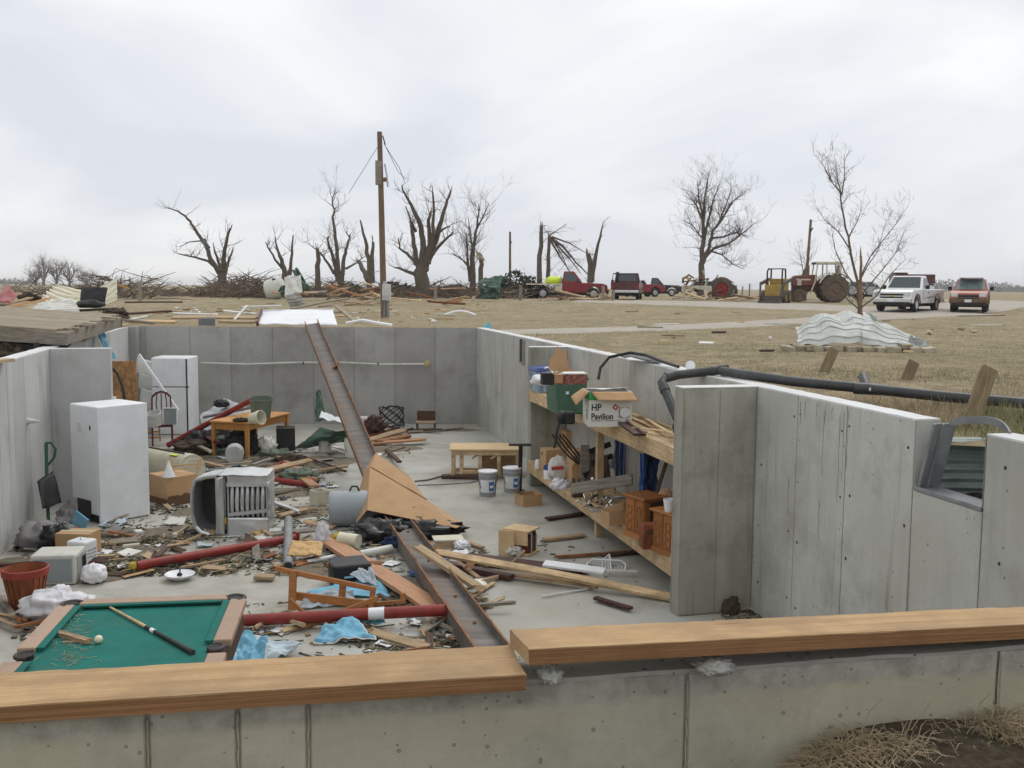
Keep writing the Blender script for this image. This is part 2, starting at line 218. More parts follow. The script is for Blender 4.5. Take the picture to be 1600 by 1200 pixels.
# ---------------------------------------------------------------- mesh helpers
class MB:
    def __init__(s): s.v = []; s.f = []
    def add(s, vs, fs, M=None):
        o = len(s.v)
        s.v += [tuple(M @ Vector(p)) if M else tuple(p) for p in vs]
        s.f += [tuple(o + i for i in q) for q in fs]; return s
    def box(s, c, d, M=None, top=None):
        x, y, z = (k / 2 for k in d); tx, ty = (top if top else (1, 1))
        vs = [(c[0] + i * x * (tx if k > 0 else 1), c[1] + j * y * (ty if k > 0 else 1), c[2] + k * z) for k in (-1, 1) for j in (-1, 1) for i in (-1, 1)]
        return s.add(vs, [(0, 2, 3, 1), (4, 5, 7, 6), (0, 1, 5, 4), (2, 6, 7, 3), (0, 4, 6, 2), (1, 3, 7, 5)], M)
    def bar(s, p0, p1, w, t, up=(0, 0, 1)):
        p0, p1 = Vector(p0), Vector(p1); x = (p1 - p0); ln = x.length; x.normalize(); z = Vector(up); y = z.cross(x)
        if y.length < 1e-4: y = Vector((0, 1, 0)).cross(x)
        y.normalize(); z = x.cross(y); c = (p0 + p1) / 2
        return s.box((0, 0, 0), (ln, w, t), Matrix(((x.x, y.x, z.x, c.x), (x.y, y.y, z.y, c.y), (x.z, y.z, z.z, c.z), (0, 0, 0, 1))))
    def tube(s, pts, r, n=8, caps=True):
        pts = [Vector(p) for p in pts]; m = len(pts); rs = r if isinstance(r, (list, tuple)) else [r] * m
        o = len(s.v); prev = None
        for i, p in enumerate(pts):
            d = (pts[min(i + 1, m - 1)] - pts[max(i - 1, 0)])
            if d.length < 1e-6: d = Vector((0, 0, 1))
            d.normalize()
            if prev is None:
                a = d.cross(Vector((0, 0, 1)) if abs(d.z) < .9 else Vector((1, 0, 0)))
            else:
                a = prev - d * prev.dot(d)
                if a.length < 1e-5: a = d.cross(Vector((0, 0, 1)) if abs(d.z) < .9 else Vector((1, 0, 0)))
            a.normalize(); prev = a; b = d.cross(a)
            for k in range(n):
                t = 2 * math.pi * k / n; s.v.append(tuple(p + (a * math.cos(t) + b * math.sin(t)) * rs[i]))
        for i in range(m - 1):
            for k in range(n):
                k2 = (k + 1) % n; s.f.append((o + i * n + k, o + i * n + k2, o + (i + 1) * n + k2, o + (i + 1) * n + k))
        if caps:
            s.f.append(tuple(o + k for k in reversed(range(n)))); s.f.append(tuple(o + (m - 1) * n + k for k in range(n)))
        return s
    def lathe(s, prof, n=20, M=None, caps=True):
        o = len(s.v); vs = []; fs = []
        for r, z in prof:
            for k in range(n): t = 2 * math.pi * k / n; vs.append((r * math.cos(t), r * math.sin(t), z))
        for i in range(len(prof) - 1):
            for k in range(n): k2 = (k + 1) % n; fs.append((i * n + k, i * n + k2, (i + 1) * n + k2, (i + 1) * n + k))
        if caps:
            fs.append(tuple(reversed(range(n)))); fs.append(tuple((len(prof) - 1) * n + k for k in range(n)))
        return s.add(vs, fs, M)
    def prism(s, poly, h0, h1, M=None):      # polygon in local XZ, extruded along Y from h0 to h1
        n = len(poly); vs = [(x, h0, z) for x, z in poly] + [(x, h1, z) for x, z in poly]
        fs = [tuple(range(n)), tuple(reversed(range(n, 2 * n)))] + [(i, n + i, n + (i + 1) % n, (i + 1) % n) for i in range(n)]
        return s.add(vs, fs, M)
    def sheet(s, fn, nu, nv, th=.004):
        P = [[Vector(fn(i / nu, j / nv)) for j in range(nv + 1)] for i in range(nu + 1)]; o = len(s.v); k = nv + 1
        N = []
        for i in range(nu + 1):
            for j in range(nv + 1):
                a = P[min(i + 1, nu)][j] - P[max(i - 1, 0)][j]; b = P[i][min(j + 1, nv)] - P[i][max(j - 1, 0)]
                c = a.cross(b); N.append(c.normalized() if c.length > 1e-9 else Vector((0, 0, 1)))
        fl = [p for r_ in P for p in r_]
        s.v += [tuple(p + n * th / 2) for p, n in zip(fl, N)]; m = len(fl); s.v += [tuple(p - n * th / 2) for p, n in zip(fl, N)]
        for i in range(nu):
            for j in range(nv):
                q = (o + i * k + j, o + (i + 1) * k + j, o + (i + 1) * k + j + 1, o + i * k + j + 1); s.f.append(q); s.f.append(tuple(x + m for x in reversed(q)))
        ed = [i * k for i in range(nu + 1)] + [nu * k + j for j in range(1, k)] + [i * k + nv for i in range(nu - 1, -1, -1)] + [j for j in range(nv - 1, 0, -1)]
        for a, b in zip(ed, ed[1:] + ed[:1]): s.f.append((o + b, o + a, o + a + m, o + b + m))
        return s
    def build(s, name, m, parent=None, smooth=False, bevel=0, loc=None, rot=None, seg=1):
        me = bpy.data.meshes.new(name); me.from_pydata(s.v, [], s.f); me.update()
        me.materials.append(MATS[m] if isinstance(m, str) else m)
        o = bpy.data.objects.new(name, me); C.objects.link(o)
        if parent is not None: o.parent = parent
        if loc is not None: o.location = loc
        if rot is not None: o.rotation_euler = rot
        if smooth:
            me.polygons.foreach_set('use_smooth', [True] * len(me.polygons))
            if smooth != 'soft': me.set_sharp_from_angle(angle=R(38))
        if bevel:
            b = o.modifiers.new('bevel', 'BEVEL'); b.width = bevel; b.segments = seg; b.limit_method = 'ANGLE'; b.angle_limit = R(40)
        return o
def tag(o, label, cat, group=None, kind=None):
    if label: o['label'] = label
    if cat: o['category'] = cat
    if group: o['group'] = group
    if kind: o['kind'] = kind
    return o
def thing(name, label, cat, loc=(0, 0, 0), rz=0.0, group=None, rot=None):
    o = bpy.data.objects.new(name, None); C.objects.link(o); o.empty_display_size = .2; o.location = loc
    o.rotation_euler = rot if rot else (0, 0, rz); return tag(o, label, cat, group)
def nb(px, py, deg, sx, sy, z=0.0):          # base centre of a box whose nearest bottom corner is seen at a pixel
    p = G(px, py, z); a = R(deg); x = Vector((math.cos(a), math.sin(a), 0)); y = Vector((-math.sin(a), math.cos(a), 0))
    return p + x * sx / 2 + y * sy / 2
def frame(p0, p1, roll=0.0):
    p0, p1 = Vector(p0), Vector(p1); x = (p1 - p0).normalized(); z = Vector((0, 0, 1))
    y = z.cross(x)
    if y.length < 1e-4: y = Vector((0, 1, 0))
    y.normalize(); z = x.cross(y); c = (p0 + p1) / 2
    M = Matrix(((x.x, y.x, z.x, c.x), (x.y, y.y, z.y, c.y), (x.z, y.z, z.z, c.z), (0, 0, 0, 1)))
    return M @ Matrix.Rotation(roll, 4, 'X')
def board_mesh(ln, w_, t_, ragged=0.0, seed=0):
    rr = random.Random(seed); b = MB(); n = 5; ys = [-.5, -.18, .15, .5]; vs = []
    for i in range(n + 1):
        x = (i / n - .5) * ln
        for k in (-.5, .5):
            for y in ys:
                dx = (rr.uniform(-1, .6) * ragged * (1 if i == n else -1)) if i in (0, n) else 0
                vs.append((x + dx, y * w_, k * t_ + .012 * ln / 4 * math.sin(i * 1.1 + seed)))
    fs = []; m = len(ys); st = 2 * m
    for i in range(n):
        a, c = i * st, (i + 1) * st
        for j in range(m - 1):
            fs += [(a + j + 1, a + j, c + j, c + j + 1), (a + m + j, a + m + j + 1, c + m + j + 1, c + m + j)]
        fs += [(a, a + m, c + m, c), (a + m - 1, c + m - 1, c + 2 * m - 1, a + 2 * m - 1)]
    for j in range(m - 1):
        fs += [(j, j + 1, m + j + 1, m + j), (n * st + j + 1, n * st + j, n * st + m + j, n * st + m + j + 1)]
    return b.add(vs, fs)
_bs = [0]
def plank(name, label, cat, p0, p1, w_, t_, m, roll=0.0, ragged=0.0, group=None, parent=None, bevel=.003):
    _bs[0] += 1; p0, p1 = Vector(p0), Vector(p1)
    o = board_mesh((p1 - p0).length, w_, t_, ragged, _bs[0]).build(name, m, parent, bevel=bevel if not ragged else 0)
    o.matrix_local = frame(p0, p1, roll)
    if label: tag(o, label, cat, group)
    return o
def quadfn(p00, p10, p11, p01, amp=.03, fr=3.0, seed=0.0, rib=0, ribn=8, sag=0.0):
    a, b, c, d = (Vector(p) for p in (p00, p10, p11, p01)); nn = (b - a).cross(d - a).normalized()
    def fn(u, v):
        p = a * (1 - u) * (1 - v) + b * u * (1 - v) + c * u * v + d * (1 - u) * v
        q = Vector((u * fr + seed, v * fr - seed * 1.3, seed * .7)); h = noise.noise(q) + .5 * noise.noise(q * 2.3)
        h2 = rib * (abs(((v * ribn) % 1) - .5) < .12) if rib else 0
        return p + nn * (amp * h + h2) + Vector((0, 0, -sag * math.sin(math.pi * u)))
    return fn
def crumple(name, label, cat, pts, m, amp=.03, fr=3.0, seed=0.0, nu=24, nv=24, th=.004, rib=0, ribn=8, parent=None, group=None, sag=0.0, smooth=True, zmin=None):
    f0 = quadfn(*pts, amp, fr, seed, rib, ribn, sag)
    if zmin is not None:
        def f1(u, v):
            p = Vector(f0(u, v)); p.z = max(p.z, zmin + .004 * math.sin(40 * u) * math.sin(31 * v)); return p
    else: f1 = f0
    o = MB().sheet(f1, nu, nv, th).build(name, m, parent, smooth='soft' if smooth and not rib else smooth)
    if label: tag(o, label, cat, group)
    return o
def blob(name, label, cat, c, r, m, amp=.25, fr=2.2, seed=0.0, parent=None, group=None, n=40, flat=True):
    b = MB(); vs = []; fs = []; k = n; h = n // 2
    for i in range(h + 1):
        ph = math.pi * i / h
        for j in range(k):
            th = 2 * math.pi * j / k; d = Vector((math.sin(ph) * math.cos(th), math.sin(ph) * math.sin(th), math.cos(ph)))
            q = d * fr + Vector((seed, seed * 2.1, -seed)); s = 1 + amp * (noise.noise(q) + .6 * noise.noise(q * 2.4) - .5 * abs(noise.noise(q * 3.7)) + .15 * abs(noise.noise(q * 6.5)))
            p = Vector((d.x * r[0], d.y * r[1], d.z * r[2])) * s
            if flat: p.z = max(p.z, -r[2] * .72)
            vs.append(p)
    for i in range(h):
        for j in range(k): j2 = (j + 1) % k; fs.append((i * k + j, (i + 1) * k + j, (i + 1) * k + j2, i * k + j2))
    b.add(vs, fs); o = b.build(name, m, parent, smooth='soft', loc=c)
    if label: tag(o, label, cat, group)
    return o
def hollow(b, sx, sy, h, t=.012, z0=0.0, M=None, bottom=True):      # open-topped box
    b.box((0, -sy / 2 + t / 2, z0 + h / 2), (sx, t, h), M); b.box((0, sy / 2 - t / 2, z0 + h / 2), (sx, t, h), M)
    b.box((-sx / 2 + t / 2, 0, z0 + h / 2), (t, sy - 2 * t, h - .002), M); b.box((sx / 2 - t / 2, 0, z0 + h / 2), (t, sy - 2 * t, h - .002), M)
    if bottom: b.box((0, 0, z0 + t / 2), (sx - 2 * t, sy - 2 * t, t), M)
    return b
def smooth01(a, b, x):
    t = min(1, max(0, (x - a) / (b - a))); return t * t * (3 - 2 * t)
# ---------------------------------------------------------------- plan of the basement (inner faces)
WT = .22; ZT = 2.3
def isect(p, d, q, e):
    den = d.x * e.y - d.y * e.x; t = ((q.x - p.x) * e.y - (q.y - p.y) * e.x) / den; return p + d * t
v2 = lambda x, y: Vector((x, y, 0))
BLc, BRc = v2(-8.91, 23.26), v2(-.85, 23.72)
dR = (v2(3.29, 6.35) - BRc).normalized(); dL = (v2(-6.21, 12.07) - BLc).normalized()
No, dN = v2(-1.13, 2.13), (v2(1.4, 2.63) - v2(-1.13, 2.13)).normalized(); Ni = No + v2(-dN.y, dN.x) * WT
NRc = isect(BRc, dR, Ni, dN); NLc = isect(BLc, dL, Ni, dN)
INNER = [NLc, NRc, BRc, BLc]
cen = sum(INNER, Vector((0, 0, 0))) / 4
def offset_poly(P, d):
    out = []; n = len(P)
    for i in range(n):
        a, b, c = P[i - 1], P[i], P[(i + 1) % n]; e1 = (b - a).normalized(); e2 = (c - b).normalized()
        o1 = v2(e1.y, -e1.x) * d; o2 = v2(e2.y, -e2.x) * d
        out.append(isect(a + o1, e1, b + o2, e2))
    return out
OUTER = offset_poly(INNER, WT)
# ---------------------------------------------------------------- terrain
def gz(x, y):
    near = 1 - smooth01(2.6, 6.0, y)
    z = 2.07 + .42 * smooth01(44, 66, y) + .03 * noise.noise(Vector((x * .06, y * .06, 0)))
    s = (x - No.x) * dN.x + (y - No.y) * dN.y
    nz = 1.87 + .23 * smooth01(1.62, 2.1, s) - .05 * smooth01(.2, 1.2, 2.2 - y) * (1 if s > 1.2 else 0) + .03 * noise.noise(Vector((x * 3, y * 3, 1)))
    side = smooth01(3.0, 4.4, x) * (1 - smooth01(4.0, 12.0, x)) * (1 - smooth01(14, 22, y)) * .10
    lft = smooth01(6.5, 9, -x) * (1 - smooth01(20, 30, y)) * .1
    return (z + side + lft) * (1 - near) + nz * near if x < 3.2 else (z + side) * (1 - near) + max(nz, 2.10) * near
def build_ground():
    n = 720; rr = []; nR = v2(-dR.y, dR.x); wr_c = BRc + dR * (17.84 - .72) + nR * WT
    t = 0.0
    while t < 3000:
        rr.append(t); t += .22 if t < 4 else (.5 if t < 14 else (1.1 if t < 75 else t * .12))
    vs = []; fs = []; cv = v2(cen.x, cen.y); P = OUTER
    import bisect
    angs = sorted([2 * math.pi * k / n for k in range(n)] + [math.atan2(p.y - cv.y, p.x - cv.x) % (2 * math.pi) for p in P] + [math.atan2(wr_c.y - cv.y, wr_c.x - cv.x) % (2 * math.pi) + (q_ - 40) * .0016 for q_ in range(81)]); m = len(angs)
    for a in angs:
        d = v2(math.cos(a), math.sin(a)); best = None
        for i in range(4):
            p, q = P[i], P[(i + 1) % 4]; e_ = q - p; den = d.x * e_.y - d.y * e_.x
            if abs(den) < 1e-9: continue
            tt = ((p.x - cv.x) * e_.y - (p.y - cv.y) * e_.x) / den; uu = ((p.x - cv.x) * d.y - (p.y - cv.y) * d.x) / den
            if tt > 0 and -1e-4 <= uu <= 1.0001: best = tt if best is None else min(best, tt)
        while True:                                        # leave the window well open
            p = cv + d * best; a_ = (p - wr_c).dot(dR) / .53; b_ = (p - wr_c).dot(nR) / .78
            if a_ * a_ + b_ * b_ > 1.0 or b_ < -.01: break
            best += .01
        for r_ in rr:
            p = cv + d * (best + r_); vs.append((p.x, p.y, gz(p.x, p.y)))
    k = len(rr)
    for i in range(m):
        i2 = (i + 1) % m
        for j in range(k - 1): fs.append((i * k + j, i * k + j + 1, i2 * k + j + 1, i2 * k + j))
    b = MB(); b.v = vs; b.f = fs; o = b.build('ground', 'grass_ground', smooth=True); o['kind'] = 'structure'
build_ground()
def road(name, pts, wds, m='gravel', dz=.035):
    # smooth ribbon along ground points
    P = []
    for i in range(len(pts) - 1):
        p0, p1, p2, p3 = (pts[max(i - 1, 0)], pts[i], pts[i + 1], pts[min(i + 2, len(pts) - 1)]); w1, w2 = wds[i], wds[i + 1]
        for s in range(14):
            t = s / 14; P.append((.5 * ((2 * p1) + (p2 - p0) * t + (2 * p0 - 5 * p1 + 4 * p2 - p3) * t * t + (3 * p1 - p0 - 3 * p2 + p3) * t ** 3), w1 + (w2 - w1) * t))
    P.append((pts[-1], wds[-1])); vs = []; fs = []; nc = 8
    for i, (p, w_) in enumerate(P):
        d = (P[min(i + 1, len(P) - 1)][0] - P[max(i - 1, 0)][0]).normalized(); nrm = v2(-d.y, d.x)
        for c in range(nc + 1):
            q = p + nrm * ((c / nc - .5) * w_ * (1 + .12 * noise.noise(Vector((i * .35, c, 3)))))
            vs.append((q.x, q.y, gz(q.x, q.y) + (dz if 0 < c < nc else -.02)))
    k = nc + 1
    for i in range(len(P) - 1):
        for c in range(nc): fs.append((i * k + c, i * k + c + 1, (i + 1) * k + c + 1, (i + 1) * k + c))
    b = MB(); b.v = vs; b.f = fs; o = b.build(name, m, smooth=True); o['kind'] = 'structure'
gp = lambda px, py, z=2.07: v2(*G(px, py, z)[:2])
road('gravel_drive', [gp(560, 522), gp(820, 520), gp(1060, 512), gp(1250, 502), gp(1400, 494), gp(1500, 488), gp(1560, 482), gp(1500, 474, 2.25), gp(1300, 471, 2.4)], [1.6, 2.2, 2.4, 2.8, 4.0, 5.5, 6, 7, 8])
road('gravel_yard', [v2(4, 62), v2(9, 60), v2(15, 57), v2(19, 53), v2(22, 47)], [3, 7, 9, 7, 4])
# ---------------------------------------------------------------- basement slab
b = MB(); P = offset_poly(INNER, .05); b.add([(p.x, p.y, 0) for p in P] + [(p.x, p.y, -.15) for p in P], [(0, 1, 2, 3), (7, 6, 5, 4)] + [((i + 1) % 4, i, 4 + i, 4 + (i + 1) % 4) for i in range(4)])
o = b.build('basement_floor', 'slab'); o['kind'] = 'structure'
# ---------------------------------------------------------------- walls; local x along, inside at -y, outside at +y
def wall(label, P0, P1, m, seams, inner=True, gap=.012, opening=None, trim=(0, 0)):
    d = P1 - P0; ln = d.length; rz = math.atan2(d.y, d.x)
    t = thing('foundation_wall', label, 'wall', (P0.x, P0.y, 0), rz)
    pt = .012; y0 = pt if inner else 0; y1 = WT if inner else WT - pt
    core = MB(); x0, x1 = -trim[0], ln + trim[1]
    def cbox(a, c, z0, z1): core.box(((a + c) / 2, (y0 + y1) / 2, (z0 + z1) / 2), (c - a, y1 - y0, z1 - z0))
    if opening:
        a, c, zo = opening; cbox(x0, a, -.1, ZT - .012); cbox(c, x1, -.1, ZT - .012); cbox(a, c, -.1, zo)
    else: cbox(x0, x1, -.1, ZT - .012)
    core.build('core', m, t)
    ed = [x0 if inner else -WT] + seams + [x1 if inner else ln + WT]; py = pt / 2 if inner else WT - pt / 2
    for a, c in zip(ed, ed[1:]):
        if c - a < .03: continue
        top = ZT - .008
        
        if opening and a >= opening[0] - .03 and c <= opening[1] + .03: top = opening[2]
        MB().box(((a + c) / 2, py, (top - .002) / 2), (c - a - gap, pt, top - .002)).build('panel', m, t, bevel=.004)
    cap = MB(); caps = [(x0, x1)] if not opening else [(x0, opening[0]), (opening[1], x1)]
    for a, c in caps:                                       # uneven, chipped cement top
        n_ = max(8, int((c - a) / .05)); sd_ = P0.x * 3.3
        def fn(u, v):
            x = a + (c - a) * u; e_ = .010 * noise.noise(Vector((x * 6, v * 9, sd_))) - .012 * max(0, noise.noise(Vector((x * 2.2, v * 5, sd_ + 4))) - .25) * 3
            return (x, (.004 + abs(e_) if v < .5 else WT - .004 - abs(e_)) if v in (0.0, 1.0) else WT * v, ZT - .006 + .004 * noise.noise(Vector((x * 5, v * 3, sd_))))
        cap.sheet(fn, n_, 4, .012)
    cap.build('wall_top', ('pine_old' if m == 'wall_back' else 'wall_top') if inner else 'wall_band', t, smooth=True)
    return t, ln
lenR = (NRc - BRc).length; s0 = 17.84
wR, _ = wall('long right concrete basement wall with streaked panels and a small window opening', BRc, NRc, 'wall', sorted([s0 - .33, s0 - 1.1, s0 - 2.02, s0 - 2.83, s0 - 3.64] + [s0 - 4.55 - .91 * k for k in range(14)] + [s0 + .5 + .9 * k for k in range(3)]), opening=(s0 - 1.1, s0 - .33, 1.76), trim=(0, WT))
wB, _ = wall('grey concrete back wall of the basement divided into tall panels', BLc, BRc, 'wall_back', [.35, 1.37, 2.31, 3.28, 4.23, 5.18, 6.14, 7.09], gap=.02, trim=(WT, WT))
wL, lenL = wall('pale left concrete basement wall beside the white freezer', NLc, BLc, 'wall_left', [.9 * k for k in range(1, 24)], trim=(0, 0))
sN = (NRc - (No + v2(-dN.y, dN.x) * WT)).length
wN, lenN = wall('near yellowish concrete wall with pits below the two sill planks', NRc, NLc, 'wall_near', sorted([sN - .31, sN - .51, sN - .67, sN - 1.61, sN - 2.5]), inner=False, gap=.010, trim=(WT, WT))
def seam_fin(x, z0, z1, seed):                       # rough fin of cement left between two forms
    rr = random.Random(seed); pts = []; z = z0
    while z < z1: pts.append((x + rr.uniform(-.0015, .0015), WT + .001, z)); z += .012
    MB().tube(pts, [rr.uniform(.0006, .0026) for _ in pts], 5).build('seam_fin', 'wall_near', wN)
for i, s in enumerate((.51, 1.61, 2.5)): seam_fin(sN - s, 1.9, ZT - .02, i)
for i, s in enumerate((.31, .67)): seam_fin(sN - s, 1.9, ZT - .02, i + 9)
rr = random.Random(17)                              # plugged form-tie marks and drips on the right wall
for x in [s0 - .12, s0 - 1.2, s0 - 1.95, s0 - 2.1, s0 - 2.75, s0 - 2.9, s0 - 3.5, s0 + .6]:
    for z in (.35, .95, 1.5, 2.1):
        if rr.random() < .75: MB().lathe([(.013 * rr.uniform(.6, 1.3), 0), (.010, -.003), (.001, -.004)], 9, Matrix.Translation((x + rr.uniform(-.03, .03), .0, z + rr.uniform(-.05, .05))) @ Matrix.Rotation(-math.pi / 2, 4, 'X')).build('tie_mark', 'litter_dark', wR)
for x, z1, ln in ((s0 - 2.78, 2.24, .22), (s0 - 2.70, 2.25, .14), (s0 - 2.38, 2.22, .6), (s0 - 2.36, 2.26, .18), (s0 - 2.12, 2.2, .75), (s0 - 2.06, 2.24, .6), (s0 - 2.0, 2.25, .5), (s0 - 2.25, 2.25, .1), (s0 - 2.5, 2.26, .12), (s0 - 2.95, 1.5, .35), (s0 - 2.40, 1.4, .35)):
    MB().tube([(x + .012 * noise.noise(Vector((k_ * .6, x * 9, 0))), .0005, z1 - ln * k_ / 8) for k_ in range(9)], [.002 + .003 * abs(noise.noise(Vector((k_ * 1.3, x * 5, 2)))) for k_ in range(9)], 4).build('drip_stain', 'litter_dark', wR)
# buttress stubs
def buttress(wallobj, x, ln, m, yaw=0.0, th=.2):
    t = MB().box((x, -ln / 2, ZT / 2 - .006), (th, ln, ZT - .014)).build('buttress', m, wallobj, bevel=.006)
    MB().box((x, -ln / 2, ZT - .006), (th + .002, ln + .002, .012)).build('buttress_top', 'wall_top', t, bevel=.004)
    for k, (a, c) in enumerate(((.02, ln * .5), (ln * .5 + .01, ln - .02))):
        MB().box((x + th / 2 + .004, -(a + c) / 2, ZT / 2 - .01), (.008, c - a, ZT - .05)).build('buttress_panel', m, t, bevel=.003)
    return t
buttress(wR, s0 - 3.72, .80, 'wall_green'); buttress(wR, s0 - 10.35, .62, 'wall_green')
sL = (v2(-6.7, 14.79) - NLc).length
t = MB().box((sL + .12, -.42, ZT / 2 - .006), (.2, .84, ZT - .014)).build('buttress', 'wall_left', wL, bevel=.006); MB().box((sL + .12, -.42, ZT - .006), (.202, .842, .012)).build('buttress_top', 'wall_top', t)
# corner pier at the back left, beam pocket frames
MB().box((.12, -.12, ZT / 2), (.22, .24, ZT - .02)).build('corner_pier', 'wall_back', wB, bevel=.01)
for x in (s0 - 13.3,):
    q = MB(); q.box((x, -.02, 2.02), (.34, .04, .46)); p_ = q.build('beam_pocket', 'wall_green', wR, bevel=.004)
    MB().box((x + .03, -.043, 2.05), (.18, .008, .44)).build('pocket_recess', 'black', p_)
# floor patch dirt at wall base
# ---------------------------------------------------------------- sill planks on the near wall
def on_near(px, py, z): return G(px, py, z)
pa, pb = G(-420, 1128, 2.343), G(822, 1053, 2.343)     # front top edge of left plank
dd = (pb - pa).normalized(); nn = Vector((-dd.y, dd.x, 0))
SP1 = plank('sill_plank', 'long left sill plank lying flat on the near concrete wall, in front of pool table', 'plank', pa + nn * .1 - Vector((0, 0, .0205)), pb + nn * .1 - Vector((0, 0, .0205)), .2, .039, 'sill', bevel=.004)
pa, pb = G(826, 1021, 2.392), G(1900, 966, 2.345)
dd = (pb - pa).normalized(); nn = Vector((-dd.y, dd.x, 0)).normalized()
rp_ = plank('sill_plank', 'right sill plank with raised left end lying on the near wall', 'plank', pa + nn * .1 - Vector((0, 0, .02)), pb + nn * .1 - Vector((0, 0, .02)), .2, .04, 'sill', roll=R(-6), bevel=.004)
def rough_board(o_, w_, t_, seed):                      # worn lumber: uneven faces, chipped arrises
    ln_ = max(abs(v.co.x) for v in o_.data.vertices) * 2; prof = [(-.5, -.5), (-.5, 0), (-.5, .5), (-.47, .5), (-.2, .5), (.1, .5), (.3, .5), (.47, .5), (.5, .5), (.5, 0), (.5, -.5), (0, -.5)]; n = len(prof); m_ = 150; b = MB()
    for i in range(m_ + 1):
        x = (i / m_ - .5) * ln_
        for j, (py_, pz_) in enumerate(prof):
            q = Vector((x * 9, j * 1.7, seed)); d = .0012 * noise.noise(q) + .0008 * noise.noise(q * 3); ch = max(0, noise.noise(Vector((x * 5, j // 6, seed + 3))) - .22) * .012 if j in (2, 3, 8) else 0
            ex = (noise.noise(Vector((j * .8, seed, 1))) * .006) if i in (0, m_) else 0
            b.v.append((x + ex, py_ * w_ + (d if abs(py_) < .5 else d * (1 if py_ > 0 else -1)) + (ch if py_ < 0 else -ch), pz_ * t_ + (d * (1 if pz_ > 0 else .2)) - ch))
    for i in range(m_):
        for j in range(n): b.f.append((i * n + j, i * n + (j + 1) % n, (i + 1) * n + (j + 1) % n, (i + 1) * n + j))
    b.f.append(tuple(reversed(range(n)))); b.f.append(tuple(m_ * n + j for j in range(n)))
    me = o_.data; mt_ = me.materials[0]; me.clear_geometry(); me.from_pydata(b.v, [], [tuple(reversed(f)) for f in b.f]); me.update(); me.polygons.foreach_set('use_smooth', [True] * len(me.polygons)); me.set_sharp_from_angle(angle=R(40))
    for md in list(o_.modifiers): o_.modifiers.remove(md)
for o_ in (SP1, rp_): rough_board(o_, .2, .039, o_.location.x * 3)
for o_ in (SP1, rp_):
    ln_ = max(abs(v.co.x) for v in o_.data.vertices) * 2; e_ = MB(); e_.sheet(lambda u, v: ((u - .5) * (ln_ - .006), -.1018 - .0009 * noise.noise(Vector((u * ln_ * 9, v * 3, 1))), -.0192 + .0365 * v - .004 * max(0, noise.noise(Vector((u * ln_ * 6, v, 5)))) * (v > .9)), 160, 3, .0012); e_.build('weathered_shaded_edge', 'sill_edge', o_, smooth=True)  # stained front edge, with its shading also darkened into the brown
# shim of broken concrete carrying the raised end
rr = random.Random(3)
tag(blob('concrete_chunk', None, None, G(1115, 1040, 2.315), (.05, .05, .02), 'wall_band', .3, 3, 2), 'small broken concrete lump under the raised right sill plank', 'concrete')
tag(blob('concrete_chunk', None, None, G(860, 1052, 2.318), (.03, .05, .022), 'wall_band', .3, 3, 5), 'small broken concrete lump between the two sill plank ends', 'concrete')
# ---------------------------------------------------------------- window frame and window well in the right wall
def wr(s, y, z):                                       # point in the right wall's frame: s from BRc, y outward
    d = (NRc - BRc).normalized(); n_ = v2(-d.y, d.x); p = BRc + d * s + n_ * y; return Vector((p.x, p.y, z))
t = thing('window_frame', 'bent metal window frame left in the right wall opening', 'window frame', wr(s0 - .7, .1, 1.76))
o0 = Vector(t.location)
def fr(p, q, w_, t_): MB().bar(Vector(p) - o0, Vector(q) - o0, w_, t_, up=(dR.x, dR.y, 0) if abs(p[2] - q[2]) > .2 else (0, 0, 1)).build('frame_bar', 'pvc_grey', t, bevel=.003)
fr(wr(s0 - 1.07, .11, 1.775), wr(s0 - .35, .11, 1.775), .2, .018); fr(wr(s0 - 1.07, .13, 1.79), wr(s0 - .92, .13, 2.29), .17, .014); fr(wr(s0 - .345, .11, 1.79), wr(s0 - .345, .11, 2.29), .2, .014)
fr(wr(s0 - 1.065, .03, 1.79), wr(s0 - .915, .03, 2.29), .018, .03); fr(wr(s0 - 1.05, .09, 1.79), wr(s0 - .90, .09, 2.29), .014, .03); fr(wr(s0 - 1.075, .0, 1.78), wr(s0 - .34, .0, 1.78), .014, .03)
t = thing('window_well', 'corrugated galvanised window well outside the right wall opening', 'window well', wr(s0 - .7, .3, 1.55)); o0 = Vector(t.location)
def wellp(u, z, dr=0):
    a = math.pi * u; rad = .50 + dr; return wr(s0 - .72 + rad * math.cos(a) * 1.0, WT + .01 + .74 * math.sin(a) * (1 + dr), z) - o0
b = MB(); b.sheet(lambda u, v: wellp(u, 1.62 + v * (.50 + .16 * max(0, math.cos(math.pi * u * .9)) ** 2), .018 * math.sin(v * 7 * 2 * math.pi)), 30, 56, .004); b.build('corrugated_sheet', 'well_metal', t, smooth=True)
b = MB(); b.tube([wellp(u / 24, 2.12 + .16 * max(0, math.cos(math.pi * u / 24 * .9)) ** 2, .01) for u in range(25)], .014, 6); b.build('rolled_rim', 'well_metal', t, smooth=True)
b = MB(); b.sheet(lambda u, v: wr(s0 - .92 + .62 * u, .16 + .1 * math.sin(math.pi * u), 2.26 + .055 * math.sin(math.pi * min(1, u * 1.02)) ** .7 + .055 * v) - o0, 24, 2, .012); b.build('bent_rim', 'pvc_grey', t, smooth=True)
crumple('well_bed', None, None, [wr(s0 - 1.25, WT, 1.66), wr(s0 - .2, WT, 1.66), wr(s0 - .2, .9, 1.72), wr(s0 - 1.25, .9, 1.72)], 'dirt', .03, 5, 1, 12, 12)['kind'] = 'structure'

